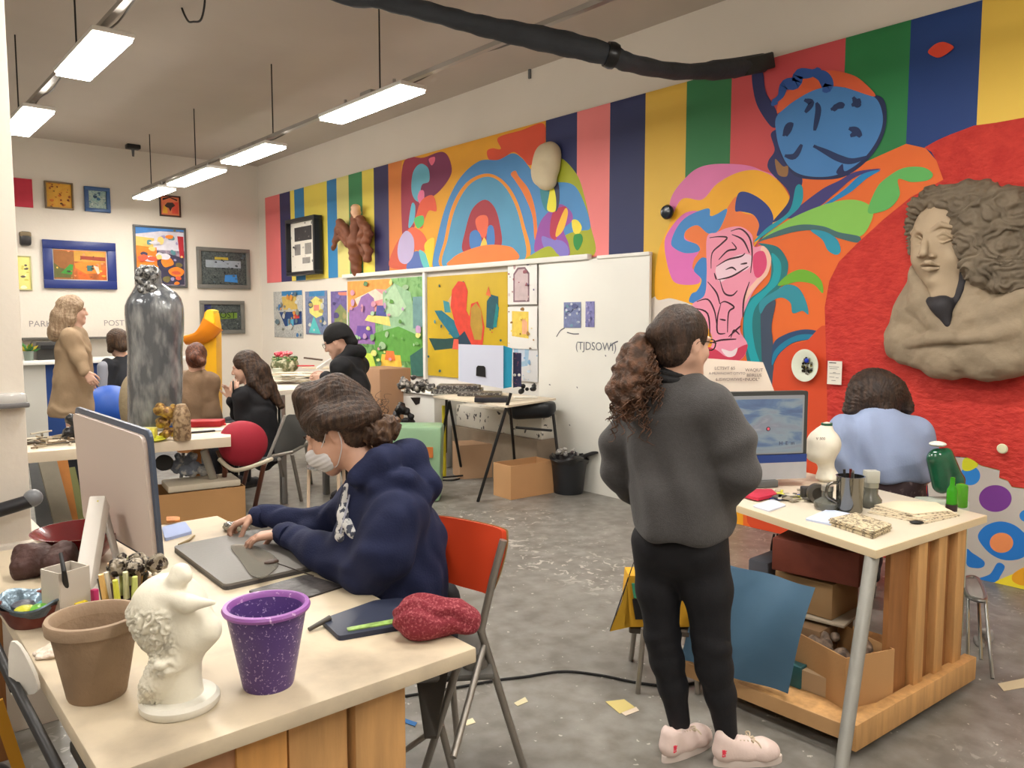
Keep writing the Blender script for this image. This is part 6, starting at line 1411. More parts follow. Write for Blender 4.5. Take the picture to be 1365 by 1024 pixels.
# ------------------------------------------------ generic figure for the others
def figure(name, label, J, cloth, hairf=None, legs=None, thick=1.0, s=1, hmesh=.008, coat=None, shoes=(40, 40, 44), skin=SKIN, cd_=(20., 10, 30.), sit=False, fl=.8, names=('jacket', 'trousers')):
    t = person(name, label, J, hmesh, s, skin, lips=False)
    f = J['fwd']; S = SDF(hmesh); nk, pv = J['neck'], J['pelvis']; up = (nk - pv).normalized()
    S.cone(nk - up * .05, nk.lerp(pv, .4), .1 * thick, .155 * thick, .08, (f, fl)); S.cone(nk.lerp(pv, .4), pv, .155 * thick, .165 * thick, .06, (f, fl))
    S.cone(J['shL'], J['shR'], .068 * thick, .068 * thick, .07)
    for q in 'LR': S.chain([J['sh' + q], J['el' + q], J['wr' + q].lerp(J['el' + q], .08)], [.066 * thick, .058 * thick, .042 * thick], .04)
    if coat:
        S.chain([pv, coat], [.16 * thick, .2 * thick], .08, (f, .85)); S.box(coat - ZV * .2, (.5, .5, .14), .01, .01, op='s')
    S.build(names[0], cloth, t, wrinkle(.007, 24, cd_))
    S = SDF(hmesh); S.cone(pv, J['hiL'], .13, .1, .05); S.cone(pv, J['hiR'], .13, .1, .05)
    for q in 'LR': S.chain([J['hi' + q], J['kn' + q], J['an' + q]], [.1, .07, .05], .04)
    if coat:
        S = SDF(hmesh)
        for q in 'LR': S.chain([J['kn' + q], J['an' + q]], [.07, .05], .04)
    S.build(names[1], legs or TRS, t, wrinkle(.004, 30))
    for q in 'LR':
        a = J['an' + q]; d_ = V((f.x, f.y, 0)).normalized(); shoe(t, a - d_ * .07, a + d_ * .18, a, upper=mat(shoes, .6), sole=mat((60, 56, 54), .6), tongue=False)
    return t
def joints(head, fwd, d_up, neck, pelvis, shw=.19, sit=False, hs=1, hfwd=None, arms=None, step=.0, seat=None):
    f = V((fwd.x, fwd.y, 0)).normalized(); r = f.cross(ZV); J = dict(head=head, fwd=f, neck=neck, pelvis=pelvis, hs=hs)
    J['hR'] = orient(hfwd or f, d_up)
    for q, sg in (('L', -1), ('R', 1)):
        J['sh' + q] = neck + r * sg * shw - ZV * .06
        J['hi' + q] = pelvis + r * sg * .09 - ZV * .03
        if sit:
            J['kn' + q] = V(J['hi' + q]) + f * .42; J['kn' + q].z = pelvis.z; J['an' + q] = J['kn' + q] + f * .03; J['an' + q].z = .09
        else:
            J['kn' + q] = J['hi' + q] + f * (step * sg) * .5; J['kn' + q].z = pelvis.z * .52; J['an' + q] = J['hi' + q] + f * step * sg; J['an' + q].z = .09
        if arms and q in arms: J['el' + q], J['wr' + q] = arms[q][0], arms[q][1]; hd_ = arms[q][2] if len(arms[q]) > 2 else (J['wr' + q] - J['el' + q])
        else: J['el' + q] = J['sh' + q] + r * sg * .03 - ZV * .28; J['wr' + q] = J['el' + q] + f * .12 - ZV * .2; hd_ = -ZV + f * .2
        J['ha' + q] = (hd_, -r * sg + f * .2 - ZV * .3, f, .5)
    return J
def hair_on(t, J, m, extra, g=.014, cut=True, h=.007, s=1, disp=None):
    S = capS(h, g, hs=J['hs'] * s, cut=cut, c=J['head'], R=J['hR']); S.M = Matrix.Translation(J['head']) @ J['hR'].to_4x4() @ Matrix.Scale(J['hs'] * s, 4)
    for pts, rs in extra: S.chain(pts, rs, .03)
    S.M = None
    return S.build('hair', m, t, disp or strand_disp(J['head'], J['hR'], .004, 30))
# seated person in the blue shirt, back turned
d0 = 4.22
J = joints(PD(1164, 530, d0 + .08), CV(.1, 1), (0, 0, 1), PD(1170, 562, d0), PD(1182, 668, d0), .2, True, 1.08, CV(-.1, 1, -.45),
           dict(L=(PD(1122, 632, d0 - .02), PD(1128, 648, d0 + .3)), R=(PD(1232, 636, d0), PD(1222, 655, d0 + .3))))
J['shL'] = PD(1126, 578, d0); J['shR'] = PD(1218, 580, d0)
BLUE = mat((142, 156, 188), .85, bump=.12, bscale=120, var=.04, vscale=8)
t = person('person', 'person with dark chin length hair in a pale blue shirt, seated with back turned', J, .007, 1, lips=False)
S = SDF(.0065)
S.cone(J['neck'] - ZV * .03, PD(1173, 600, d0), .1, .2, .09, (J['fwd'], .7)); S.chain([PD(1173, 595, d0), PD(1178, 615, d0), PD(1180, 626, d0)], [.205, .225, .205], .06, (J['fwd'], .72))
S.cone(J['shL'], J['shR'], .085, .085, .08)
S.chain([J['shL'], PD(1117, 610, d0 - .01), J['elL'], J['wrL']], [.088, .086, .075, .05], .05); S.chain([J['shR'], PD(1230, 612, d0), J['elR'], J['wrR']], [.085, .08, .07, .05], .05)
rr_ = np.array(RV)
S.box(V((J['pelvis'].x, J['pelvis'].y, .735 - .3)), (.7, .7, .3), .005, .015, op='s')
S.build('shirt', BLUE, t, lambda p: .012 * np.sin((p @ rr_) * 40 + p[:, 2] * 12 + 4 * vnoise(p * 3.3)) * (.3 + .7 * np.clip(vnoise(p * 3 + 7) + .5, 0, 1)) * np.clip((1.22 - p[:, 2]) * 4, .15, 1) + .004 * vnoise(p * 12))
S = SDF(.008); S.chain([PD(1181, 640, d0), PD(1182, 690, d0)], [.2, .2], .05, (J['fwd'], .75))
for q in 'LR': S.chain([J['hi' + q], J['kn' + q], J['an' + q]], [.11, .08, .055], .05)
S.build('trousers', mat((62, 48, 52), .85, col2=(120, 104, 104), thr=(.6, .7), vscale=30), t, wrinkle(.004, 40))
S = SDF(.006); c = J['head']
S.ell(c + CV(.01, .02, .045), (.125, .13, .115), .02); S.ell(c + CV(.05, -.01, .03), (.11, .1, .1), .03); S.chain([c + CV(-.08, -.02, .04), c + CV(-.125, -.03, -.06)], [.07, .05], .03); S.chain([c + CV(.1, -.02, .04), c + CV(.165, -.03, -.05)], [.07, .045], .03); S.chain([c + CV(0, -.06, .02), c + CV(.02, -.075, -.06)], [.06, .055], .04)
S.chain([c + CV(.06, -.06, .0), c + CV(.08, -.06, -.07)], [.05, .035], .03); S.chain([c + CV(-.06, -.06, .0), c + CV(-.06, -.06, -.07)], [.05, .035], .03)
S.build('hair', hairmat((40, 30, 26), (72, 54, 44)), t, strand_disp(c, Matrix((RV, FV, ZV)).transposed(), .006, 34))
for q in 'LR':
    a = J['an' + q]; d_ = CV(.1, 1).normalized(); shoe(t, a - d_ * .07, a + d_ * .18, a, upper=mat((40, 40, 44), .6), tongue=False)
st_ = J['pelvis']; t = thing('stool', 'round stool under the seated person in the pale blue shirt', 'stool', V((st_.x, st_.y, 0)))
MB().cyl(V((st_.x, st_.y, st_.z - .19)), V((st_.x, st_.y, st_.z - .15)), .17, m=M_woodd, seg=32).build('seat', None, t)
for i in range(4):
    a = i * PI / 2 + .7; MB().cyl(V((st_.x + .19 * math.cos(a), st_.y + .19 * math.sin(a), 0)), V((st_.x + .12 * math.cos(a), st_.y + .12 * math.sin(a), st_.z - .19)), .014, m=M_grey, seg=12).build('leg', None, t)
# person in black cap, standing at the high bench, facing left
d0 = 6.9; BLK = mat((22, 22, 26), .85, bump=.15, bscale=60)
J = joints(PD(450, 455, d0), CV(-1, .25), (0, 0, 1), PD(466, 480, d0), PD(470, 572, d0), .18, False, 1.2, CV(-.9, .1, -.4),
           dict(L=(PD(449, 522, d0 - .12), PD(432, 502, d0 - .05), CV(-1, .1, -.2)), R=(PD(450, 520, d0 + .16), PD(434, 500, d0 + .15), CV(-1, 0, -.2))))
K = figure('person', 'person in a black beanie, glasses and black hoodie standing at the high bench', J, BLK, thick=1.25, legs=BLK, names=('hoodie', 'trousers'))
glasses(K, J)
S = capS(.007, .014, hs=1.2, cut=False, c=J['head'], R=J['hR']); S.M = Matrix.Translation(J['head']) @ J['hR'].to_4x4() @ Matrix.Scale(1.2, 4); S.box((0, .06, -.09), (.2, .2, .09), .01, .01, op='s'); S.ell((0, .115, -.03), (.09, .05, .06), .01, op='s')
S.chain([(0, -.08, .0), (0, -.1, -.05)], [.05, .04], .03); S.M = None
S.build('beanie', mat((20, 19, 20), .9, bump=.3, bscale=100), K)
S = SDF(.008); S.chain([PD(452, 483, d0 - .08), PD(470, 468, d0 - .02), PD(478, 470, d0 + .05), PD(470, 480, d0 + .12)], [.05, .06, .06, .05], .04); S.build('hood', BLK, K, wrinkle(.005, 30))
# young woman with long hair, seated, holding a phone
d0 = 6.6
J = joints(PD(327, 490, d0), CV(-1, .3), (0, 0, 1), PD(338, 516, d0), PD(352, 600, d0), .16, True, 1.05, CV(-.95, -.1, -.2),
           dict(L=(PD(325, 556, d0 - .12), PD(316, 528, d0 - .16), CV(-.2, 0, 1)), R=(PD(318, 550, d0 + .2), PD(308, 532, d0 + .1), CV(-.3, 0, 1))))
P_ = figure('person', 'seated young woman with long brown hair in a black top, holding up a phone', J, BLK, thick=1.05, shoes=(96, 52, 40), names=('top', 'trousers'))
hair_on(P_, J, hairmat((46, 34, 28), (84, 62, 46)), [([(0, -.03, .05), (.0, -.1, -.05), (.0, -.14, -.2), (0, -.2, -.36)], [.08, .08, .06, .03]), ([(-.07, -.02, .03), (-.085, -.05, -.12), (-.08, -.12, -.26)], [.035, .04, .025]), ([(.07, -.02, .03), (.085, -.05, -.12)], [.035, .04])], .012)
m = MB(); c = PD(311, 519, d0 - .17); m.box(c, (.012, .07, .14), M_black, Matrix.Rotation(-.4, 3, 'Z'), bev=.005); tag(m.build('mobile_phone'), 'dark mobile phone held up by the seated woman with long hair', 'phone')
# person in tan jacket with a bun, behind the glass figure
d0 = 7.0
J = joints(PD(262, 478, d0), CV(.5, .8), (0, 0, 1), PD(262, 500, d0), PD(262, 575, d0), .17, True, 1.05, CV(-.3, 1, -.3))
JK = mat((128, 102, 78), .85, bump=.4, bscale=30, var=.15, vscale=8)
X_ = figure('person', 'person with reddish brown bun in a crumpled tan jacket behind the glass figure', J, JK, thick=1.2, cd_=(10., 6, 60.))
hair_on(X_, J, hairmat((78, 44, 32), (124, 76, 54)), [([(0, -.06, .0), (0, -.12, -.02)], [.06, .045]), ([(.04, -.09, -.05), (.05, -.12, -.06)], [.04, .035])], .012)
# person in black vest facing left
d0 = 8.6
J = joints(PD(156, 457, d0), CV(-.9, .4), (0, 0, 1), PD(164, 480, d0), PD(178, 548, d0), .18, True, 1.1, CV(-.7, .5, -.3))
Y_ = figure('person', 'person with short dark hair and black vest over a grey shirt, seated by the counter', J, mat((30, 32, 38), .8, bump=.2, bscale=40), thick=1.15, legs=mat((30, 40, 78), .8), names=('vest', 'trousers'))
hair_on(Y_, J, hairmat((56, 40, 30), (92, 68, 48)), [([(0, -.06, .02), (0, -.08, -.06)], [.08, .06]), ([(-.05, .0, .0), (-.07, .02, -.07)], [.04, .03])], .02)
S = SDF(.009); S.chain([J['shL'] + CV(-.03, -.06, 0), J['elL'] + CV(-.02, -.04, 0)], [.06, .055], .03); S.build('sleeve', mat((150, 152, 162), .8), Y_)
# tall figure in the tan coat
d0 = 6.8
J = joints(PD(98, 414, d0), CV(1, .35), (0, 0, 1), PD(98, 440, d0), PD(98, 505, d0), .15, False, .98, CV(1, .75, -.05),
           dict(L=(PD(112, 478, d0 + .15), PD(118, 500, d0 + .2)), R=(PD(105, 475, d0 - .16), PD(114, 497, d0 - .2), CV(.6, 0, -.8))))
CT = mat((158, 134, 106), .85, bump=.35, bscale=24, var=.12, vscale=7)
T_ = figure('person', 'woman with straight fair hair in a long tan coat standing at the far left', J, CT, thick=1.05, coat=PD(95, 545, d0), cd_=(14., 9, 20.), names=('coat', 'trousers'))
hair_on(T_, J, hairmat((140, 116, 92), (176, 152, 124)), [([(0, .0, .1), (-.0, -.06, .05)], [.03, .07]), ([(0, -.03, .04), (0, -.09, -.06), (0, -.13, -.2), (0, -.15, -.24)], [.08, .085, .07, .03]), ([(.075, .0, .04), (.085, -.03, -.08), (.08, -.06, -.18)], [.03, .035, .03]), ([(-.075, .0, .04), (-.085, -.03, -.08), (-.08, -.06, -.18)], [.03, .035, .03])], .012)
MB().tube(cat_rom([J['neck'] + CV(.03, -.12, .03), J['neck'] + CV(.1, -.16, -.1), J['neck'] + CV(.14, -.12, -.3)], 5), .008, mat((70, 52, 40), .6), 8).build('bag_strap', None, T_)
# ================================================================ chairs, far tables and clutter
M_tube = mat((158, 152, 144), .35, metal=.7, var=.1, vscale=10)
# orange folding chair
t = thing('folding_chair', 'folding chair with orange backrest and grey metal legs behind the seated girl', 'chair', PZ(640, 960, 0))
dB = 2.62
c4 = [PD(572, 700, 2.75), PD(582, 688, 2.75), PD(655, 702, 2.55), PD(671, 716, 2.52), PD(662, 755, 2.5), PD(648, 788, 2.5), PD(636, 790, 2.5), PD(580, 762, 2.72)]
nb = (c4[2] - c4[0]).cross(c4[5] - c4[2]).normalized()
if nb.dot(FV) < 0: nb = -nb
def bowed(p): return p
outl = cat_rom(c4, 5, True); cen = sum(outl, V()) / len(outl); 
outl = [p - nb * (p - cen).dot(nb) for p in outl]
MB().prism([p + nb * 0 for p in outl], nb, .022, mat((198, 62, 26), .5, var=.08, vscale=3), bev=.006).build('backrest', None, t)
MB().prism([cen + (p - cen) * 1.03 + nb * .0225 for p in outl], nb, .004, mat((150, 120, 80), .4)).build('back_rim', None, t)
rightfoot = PZ(702, 1036, 0); top = PD(668, 718, 2.53) + nb * .03
def flat_leg(a, b, parent=t, name='leg', r=.013): return MB().tube([a, b], r, M_tube, 12).build(name, None, parent)
MB().tube([PD(671, 720, 2.5), PD(657, 772, 2.5), PD(641, 842, 2.5)], .013, M_tube, 12).build('back_frame', None, t); flat_leg(PD(640, 838, 2.5), rightfoot); lb2 = PD(575, 702, 2.77) + nb * .03; flat_leg(lb2, rightfoot + (lb2 - top) * 1.02 + V((0, 0, -(rightfoot + (lb2 - top) * 1.02).z)))
fr = PZ(552, 1042, 0); jt = PD(632, 872, 2.5)
flat_leg(PD(618, 862, 2.36), PZ(560, 1046, 0)); flat_leg(PD(570, 900, 2.6), PZ(604, 1030, 0)); 
MB().tube([PD(645, 862, 2.5), PD(604, 1010, 2.2)], .011, M_tube, 10).build('brace', None, t); MB().tube([PD(540, 1000, 2.5), PD(590, 965, 2.5)], .010, M_tube, 10).build('stretcher', None, t)
sc_ = V((J_ := (PD(575, 873, 2.62))).to_tuple()); 
MB().box(V((sc_.x, sc_.y, .45)), (.4, .4, .025), mat((90, 88, 84), .6), Matrix.Rotation(-.6, 3, 'Z'), bev=.01).build('seat', None, t)
MB().prism([PD(553, 893, 2.5), PD(600, 880, 2.42), PD(582, 985, 2.34), PD(566, 985, 2.45)], FV, .006, mat((96, 92, 86), .5)).build('side_plate', None, t)
tag(MB().sphere(PD(634, 890, 2.5), (.045, .04, .04), mat((84, 78, 70), .8, bump=.5, bscale=30), 14).build('cloth_knot'), 'grey cloth knotted round the orange chair frame under the table corner', 'cloth')
tag(MB().sphere(PD(596, 800, 2.85), (.05, .05, .07), mat((26, 26, 30), .7, bump=.4, bscale=30), 14).build('black_pouch'), 'black pouch between the navy hoodie and the orange backrest', 'bag')
# cable and scraps on the floor
fl = lambda x, y, z=.004: PZ(x, y, 0) + V((0, 0, z))
tag(MB().tube(cat_rom([fl(x, y, .006) for x, y in ((540, 930), (600, 920), (660, 909), (700, 904), (750, 897), (800, 902), (850, 912), (900, 916), (960, 905))], 8), .006, M_black, 8).build('floor_cable'), 'long black cable curving across the concrete floor', 'cable')
tag(MB().tube(cat_rom([fl(x, y, .006) for x, y in ((345, 690), (365, 686), (400, 680), (430, 684), (470, 700))], 8), .008, M_black, 8).build('floor_cable'), 'short thick black cable on the floor beyond the girl', 'cable')
for i, (q, col, lb) in enumerate(((((807, 936), (832, 933), (847, 944), (826, 952)), (206, 188, 120), 'yellowish paper scrap on the floor left of the white shoes'), (((619, 962), (630, 958), (634, 964), (622, 968)), (226, 214, 180), 'tiny cream paper square on the floor beside the orange chair leg'),
                           (((538, 958), (556, 964), (553, 969), (536, 963)), (40, 100, 160), 'strip of blue tape on the floor by the table planks'), (((685, 938), (700, 930), (704, 936), (690, 942)), (206, 196, 160), 'torn pale paper scrap on the floor below the cable'),
                           (((828, 951), (848, 943), (852, 948), (834, 955)), (214, 196, 176), 'pinkish torn corner beside the yellowish paper scrap'), (((1330, 912), (1365, 905), (1372, 916), (1338, 922)), (196, 180, 150), 'beige scrap on the floor at the right edge'))):
    tag(MB().prism([fl(*p_, .001) for p_ in q], (0, 0, 1), .0015, mat(col, .8)).build('paper_scrap' if i != 2 else 'tape_strip'), lb, 'scrap')
# chair with yellow and green bag behind the standing woman
cb = PD(862, 835, 3.3); t = thing('side_chair', 'small metal chair half hidden behind the legs of the standing woman', 'chair', V((cb.x, cb.y, 0)))
for a, b in (((858, 838, 3.2), (850, 924)), ((846, 838, 3.4), (841, 880)), ((925, 838, 3.3), (930, 925)), ((915, 838, 3.6), (915, 885))): MB().tube([PD(*a), PZ(*b, 0)], .012, M_tube, 10).build('leg', None, t)
s4 = [PD(838, 838, 3.25), PD(930, 838, 3.2), PD(925, 838, 3.65), PD(845, 838, 3.65)]; zz = .46
quadslab([V((p_.x, p_.y, zz)) for p_ in s4], PD(860, 838, 3.3).z, .02, mat((70, 62, 54), .6), 'seat', t, .02)
t = thing('tote_bag', 'yellow, green and black bag resting on the small chair behind the standing woman', 'bag', PD(850, 835, 3.2))
for nm, q, col, d in (('yellow_panel', ((838, 768), (932, 768), (930, 836), (832, 836)), (222, 168, 40), .12), ('green_panel', ((842, 778), (860, 778), (860, 798), (845, 798)), (70, 160, 120), .004), ('black_panel', ((843, 799), (862, 799), (862, 826), (847, 826)), (26, 26, 28), .005),
                      ('side_flap', ((836, 775), (840, 836), (813, 842), (830, 800)), (206, 160, 40), .01), ('black_edge', ((848, 742), (836, 775), (813, 842), (832, 790)), (24, 24, 26), .012)):
    MB().prism([PD(x, y, 3.24 - (.006 if nm in ('green_panel', 'black_panel') else 0)) for x, y in q], FV, d, mat(col, .6)).build(nm, None, t)
# ---- middle left table
T4 = [V((.72, 5.78, 0)), V((2.13, 5.56, 0)), V((2.42, 6.3, 0)), V((.72, 6.5, 0))]
t4 = thing('worktable', 'cream worktable at the middle left carrying the tall glass figure', 'table', V((1.5, 6, 0)))
slab(T4, .75, .07, mat((216, 200, 176), .5, var=.05, vscale=5), 'tabletop', t4)
MB().tube([PD(272, 600, 5.7), PZ(306, 706, 0)], .03, mat((150, 146, 136), .4, metal=.4), 10, flat=.6).build('leg', None, t4)
MB().tube([PD(290, 602, 5.9), PZ(325, 686, 0)], .014, mat((120, 90, 70), .4, metal=.4), 10).build('leg', None, t4)
for x, y in ((.85, 5.95), (.85, 6.35), (2.1, 6.2)): MB().box((x, y, .34), (.06, .06, .68), mat((178, 120, 60), .6), bev=.004).build('leg', None, t4)
# tall glass / resin figure
gx = PD(206, 500, 5.68); g0 = V((gx.x, gx.y, .751))
gz = lambda y: PD(206, y, 5.68).z - .751
wpx = lambda w_: w_ / 1050 * 5.68
gm = mat((88, 92, 98), .16, col2=(176, 178, 178), thr=(.46, .8), vscale=9, detail=10, stretch=(1.5, 1.5, .5), bump=.8, bscale=20, coat=.8, metal=.25, spec=.8)
t = thing('glass_figure', 'tall clear grey torso shaped figure like a big bottle on the middle left table', 'sculpture', g0)
prof = [(y, l, r) for y, l, r in ((566, 172, 240), (530, 172, 242), (500, 171, 243), (470, 172, 242), (440, 170, 244), (420, 168, 244), (408, 168, 243), (398, 172, 240), (390, 177, 234), (384, 180, 225), (378, 182, 216), (370, 180, 214), (362, 181, 214), (357, 185, 210), (353.5, 192, 204))]
rings = []
for y, l, r in prof:
    c = PD((l + r) / 2, y, 5.68); hw = wpx(r - l) / 2; c.z = max(c.z, .752)
    rings.append([c + CV(math.cos(a) * hw, math.sin(a) * hw * .7) for a in [2 * PI * j / 40 for j in range(40)]])
MB().ring_loft(rings, gm).build('torso', None, t)
S = SDF(.008); rd = random.Random(6)
for i in range(26):
    S.ell(PD(rd.uniform(186, 210), rd.uniform(358, 392), 5.6), rd.uniform(.02, .035), .015)
S.build('crinkled_neck', mat((150, 150, 148), .2, col2=(60, 60, 62), thr=(.45, .55), vscale=40, bump=1, bscale=40, metal=.3), t, lambda p: .008 * fbm(p * 34, 2))
# gold and glass clutter at its foot
gold = mat((176, 140, 70), .3, col2=(110, 76, 50), thr=(.45, .6), vscale=30, metal=.5, bump=.8, bscale=40)
def lump(name, label, cat, px, py, d, w_, h_, m, n=14, seed=1, flatn=.8, amp=.01, grp=None, b=None):
    rd = random.Random(seed); b = b or PD(px, py, d); S = SDF(.007); W_, H_ = w_ / 1050 * d, h_ / 1050 * d
    for i in range(n):
        S.ell(b + CV(rd.uniform(-.4, .4) * W_, rd.uniform(-.3, .3) * W_ * flatn, rd.uniform(.12, .85) * H_), max(.014, min(W_, H_) * rd.uniform(.12, .24)), .02)
    o = S.build(name, m, None, lambda p: amp * fbm(p * 26, 2)); return tag(o, label, cat, grp)
t0 = lump('woven_ornament', 'gold and brown woven ornament heap at the foot of the glass figure', 'ornament', 222, 583, 5.45, 30, 50, gold, 18, 3)
c = PD(243, 584, 5.45); cz = V((c.x, c.y, .752)); tag(MB().lathe([(0, 0), (.055, 0), (.06, .02), (.058, .18), (.045, .22), (.03, .25), (0, .255)], cz, mat((176, 150, 118), .3, col2=(120, 96, 72), thr=(.45, .6), vscale=40, bump=.8, bscale=50, metal=.3), 30).build('wicker_bottle'), 'ribbed beige bottle at the right foot of the glass figure', 'bottle')
c = PD(198, 582, 5.4); cz = V((c.x, c.y, .752)); tag(MB().lathe([(0, 0), (.09, 0), (.12, .015), (.115, .02), (.08, .008), (0, .006)], cz, mat((206, 206, 50), .4), 36).build('yellow_dish'), 'flat lime yellow dish in front of the glass figure', 'dish')
c = PD(192, 572, 5.5); tag(MB().box(V((c.x, c.y, .79)), (.16, .1, .075), mat((206, 196, 90), .4, var=.4, vscale=14), Matrix.Rotation(-.5, 3, 'Z'), bev=.006).build('yellow_tin'), 'patterned yellow tin left of the gold ornament', 'tin')
for i, (px, py, r) in enumerate(((214, 566, .014), (224, 572, .018), (216, 578, .016), (230, 580, .016), (236, 583, .014), (208, 580, .013))): 
    c = PD(px, py + 4, 5.6); tag(MB().sphere(V((c.x, max(c.y, 5.75), .752 + r)), r, mat((196, 168, 60), .3, metal=.4), 12).build('gold_bead'), 'small shiny gold bead among the ornaments below the glass figure', 'bead', 'gold beads')
for px, py, col, sz, lb, nm, ct, rz in ((277, 567, (170, 26, 34), (.26, .16, .045), 'dark red folded cloth box on the right half of the middle left table', 'red_case', 'case', -.6), (290, 563, (206, 60, 56), (.3, .05, .012), 'red and white ruler like strip behind the red case', 'red_strip', 'strip', -.3),
                                     (286, 574, (226, 222, 212), (.16, .12, .008), 'white paper at the right end of the middle left table', 'paper_sheet', 'paper', -.4), (268, 577, (36, 34, 36), (.2, .03, .012), 'black rod lying before the white paper', 'black_rod', 'rod', -.1),
                                     (165, 560, (196, 196, 196), (.16, .12, .03), 'small white box behind the big monitor top', 'white_box', 'box', -.5), (148, 566, (84, 84, 84), (.3, .16, .015), 'dark flat board behind the monitor top edge', 'dark_board', 'board', -.2),
                                     (300, 558, (150, 110, 110), (.2, .1, .03), 'patterned pink pouch at the far corner of the middle left table', 'patterned_pouch', 'pouch', -.4)):
    r = PZ(px, py, .75); r.x = min(r.x, 2.2); r.y = min(r.y, 6.25); tag(MB().box(V((r.x, r.y, .752 + sz[2] / 2)), sz, mat(col, .6, var=.15, vscale=20), Matrix.Rotation(rz, 3, 'Z'), bev=.004).build(nm), lb, ct)
rd = random.Random(14)
for i in range(34):
    px, py = rd.uniform(38, 100), rd.uniform(580, 597); c = PZ(px, py, .75); a = rd.uniform(0, PI); l = rd.uniform(.1, .26); c.z = .756 + .006 * (i % 5); d_ = V((math.cos(a), math.sin(a), 0))
    if c.y < 5.85: c.y = 5.85 + rd.random() * .2
    tag(MB().tube([c - d_ * l / 2, c + d_ * l / 2], rd.uniform(.004, .008), mat(rd.choice([(120, 100, 76), (70, 62, 54), (160, 146, 120), (96, 88, 70), (190, 180, 160)]), .6), 6).build('stick'), 'thin stick or brush in the pile at the left end of the table', 'stick', 'sticks piled on the middle left table')
lump('black_bag', 'crumpled black plastic bag beyond the pile of sticks', 'bag', 92, 588, 6.0, 30, 34, mat((30, 30, 34), .25, bump=.8, bscale=20, coat=.4), 16, 5, b=V((1.28, 6.12, .735)))
# below it
tc_, R_c = carton('cardboard_box', 'large open cardboard box on the floor under the middle left table', V((*PD(262, 690, 5.75).xy, 0.001)), .62, .4, .36, -.15, M_card)
MB().box(V((*PD(268, 640, 5.75).xy, .385)), (.5, .3, .05), mat((206, 196, 176), .6), Matrix.Rotation(-.15, 3, 'Z'), bev=.01).build('inner_tray', None, tc_)
lump('clear_bag', 'crumpled clear and blue plastic bag hanging below the middle left table', 'bag', 255, 635, 5.8, 46, 34, mat((120, 128, 144), .2, col2=(190, 190, 190), thr=(.5, .6), vscale=14, bump=.8, bscale=20), 18, 8)
tag(MB().cyl(PD(218, 617, 5.6), PD(220, 617, 5.75), .058, m=mat((16, 14, 14), .6), seg=30).build('black_roll'), 'black round roll end under the middle left table', 'roll')
for i, (x0, y0, x1, y1, col, lb) in enumerate(((63, 615, 88, 700, (130, 122, 106), 'grey plank leaning under the left end of the middle table'), (78, 615, 94, 700, (176, 112, 46), 'orange brown curved plank beside the grey one'), (88, 625, 106, 705, (110, 112, 60), 'olive board under the table next to the monitor'),
                                       (50, 615, 62, 705, (84, 84, 84), 'dark grey panel next to the pillar'))):
    a, b = PD(x0, y0, 5.9 + i * .07), PD(x1, y1, 5.7 + i * .07); a.z = min(a.z, .66); b.z = .0
    tag(MB().bar(a, b, .12, .03, mat(col, .7, var=.15, vscale=6)).build('plank'), lb, 'plank')
# black bracket arm on the pillar + clamp
tag(MB().tube([V((-.25, 3.44, PD(0, 676, 3.5).z)), PY(40, 668, 3.44)], .026, mat((30, 30, 34), .4), 14).sphere(PY(44, 664, 3.44), .034, mat((110, 112, 116), .3), 14).build('black_bracket'), 'black tube arm ending in a grey knob on the white pillar', 'bracket')
tag(MB().box(PY(8, 533, 3.48), (.13, .06, .05), mat((190, 188, 184), .3, coat=.5), bev=.012).box(PY(8, 541, 3.47), (.15, .05, .02), mat((110, 108, 108), .4), bev=.006).build('pillar_clamp'), 'small shiny white clamp on the pillar at the left edge', 'clamp')
# ---- back counter with printer
t = thing('counter', 'white counter with blue front along the far wall at the left', 'counter', V((2.4, 11.6, 0)))
zc = PY(80, 481, 11.4).z
MB().box((2.35, 11.8, zc - .02), (2.9, .8, .05), M_white, bev=.006).build('countertop', None, t)
xb = PY(62, 500, 11.45).x
MB().box((xb / 2 + .45, 11.85, (zc - .045) / 2), (xb - .9, .7, zc - .045), mat((200, 198, 190), .6)).build('white_panel', None, t)
MB().box(((xb + 3.7) / 2, 11.85, (zc - .045) / 2), (3.7 - xb, .7, zc - .045), mat((28, 62, 122), .5, var=.08, vscale=2)).build('blue_front', None, t)
a = PY(44, 456, 11.8); b = PY(100, 476, 11.8)
t = thing('printer', 'wide black printer on the far counter beside the tan coat', 'printer', V(((a.x + b.x) / 2, 11.8, zc + .006)))
MB().box(((a.x + b.x) / 2, 11.8, zc + .006 + (a.z - zc) / 2), (b.x - a.x, .4, a.z - zc), mat((44, 42, 40), .4), bev=.02).build('body', None, t); MB().box(((a.x + b.x) / 2, 11.59, zc + .006 + (a.z - zc) * .7), ((b.x - a.x) * .8, .03, .05), M_black).build('paper_slot', None, t)
c = PY(38, 470, 11.6); t = thing('potted_plant', 'small green plant in a glass on the far counter', 'plant', V((c.x, c.y, zc + .006)))
MB().lathe([(0, 0), (.05, 0), (.06, .12), (.054, .12), (.045, .01), (0, .008)], V((c.x, c.y, zc + .006)), mat((120, 130, 120), .2), 20).build('pot', None, t)
rd = random.Random(2)
m = MB()
for i in range(36):
    a_ = rd.random() * 6.28; p0 = V((c.x, c.y, zc + .1)); d_ = V((math.cos(a_), math.sin(a_), rd.uniform(.4, 1.6))).normalized(); l = rd.uniform(.08, .17); F = frame_from(d_)
    m.prism([p0 + d_ * l * .2, p0 + d_ * l * .6 + F.col[0] * .02, p0 + d_ * l, p0 + d_ * l * .6 - F.col[0] * .02], F.col[1], .002, mat(rd.choice([(50, 110, 50), (80, 130, 50), (190, 170, 50)]), .6))
tag(m.build('leaves', None, t))
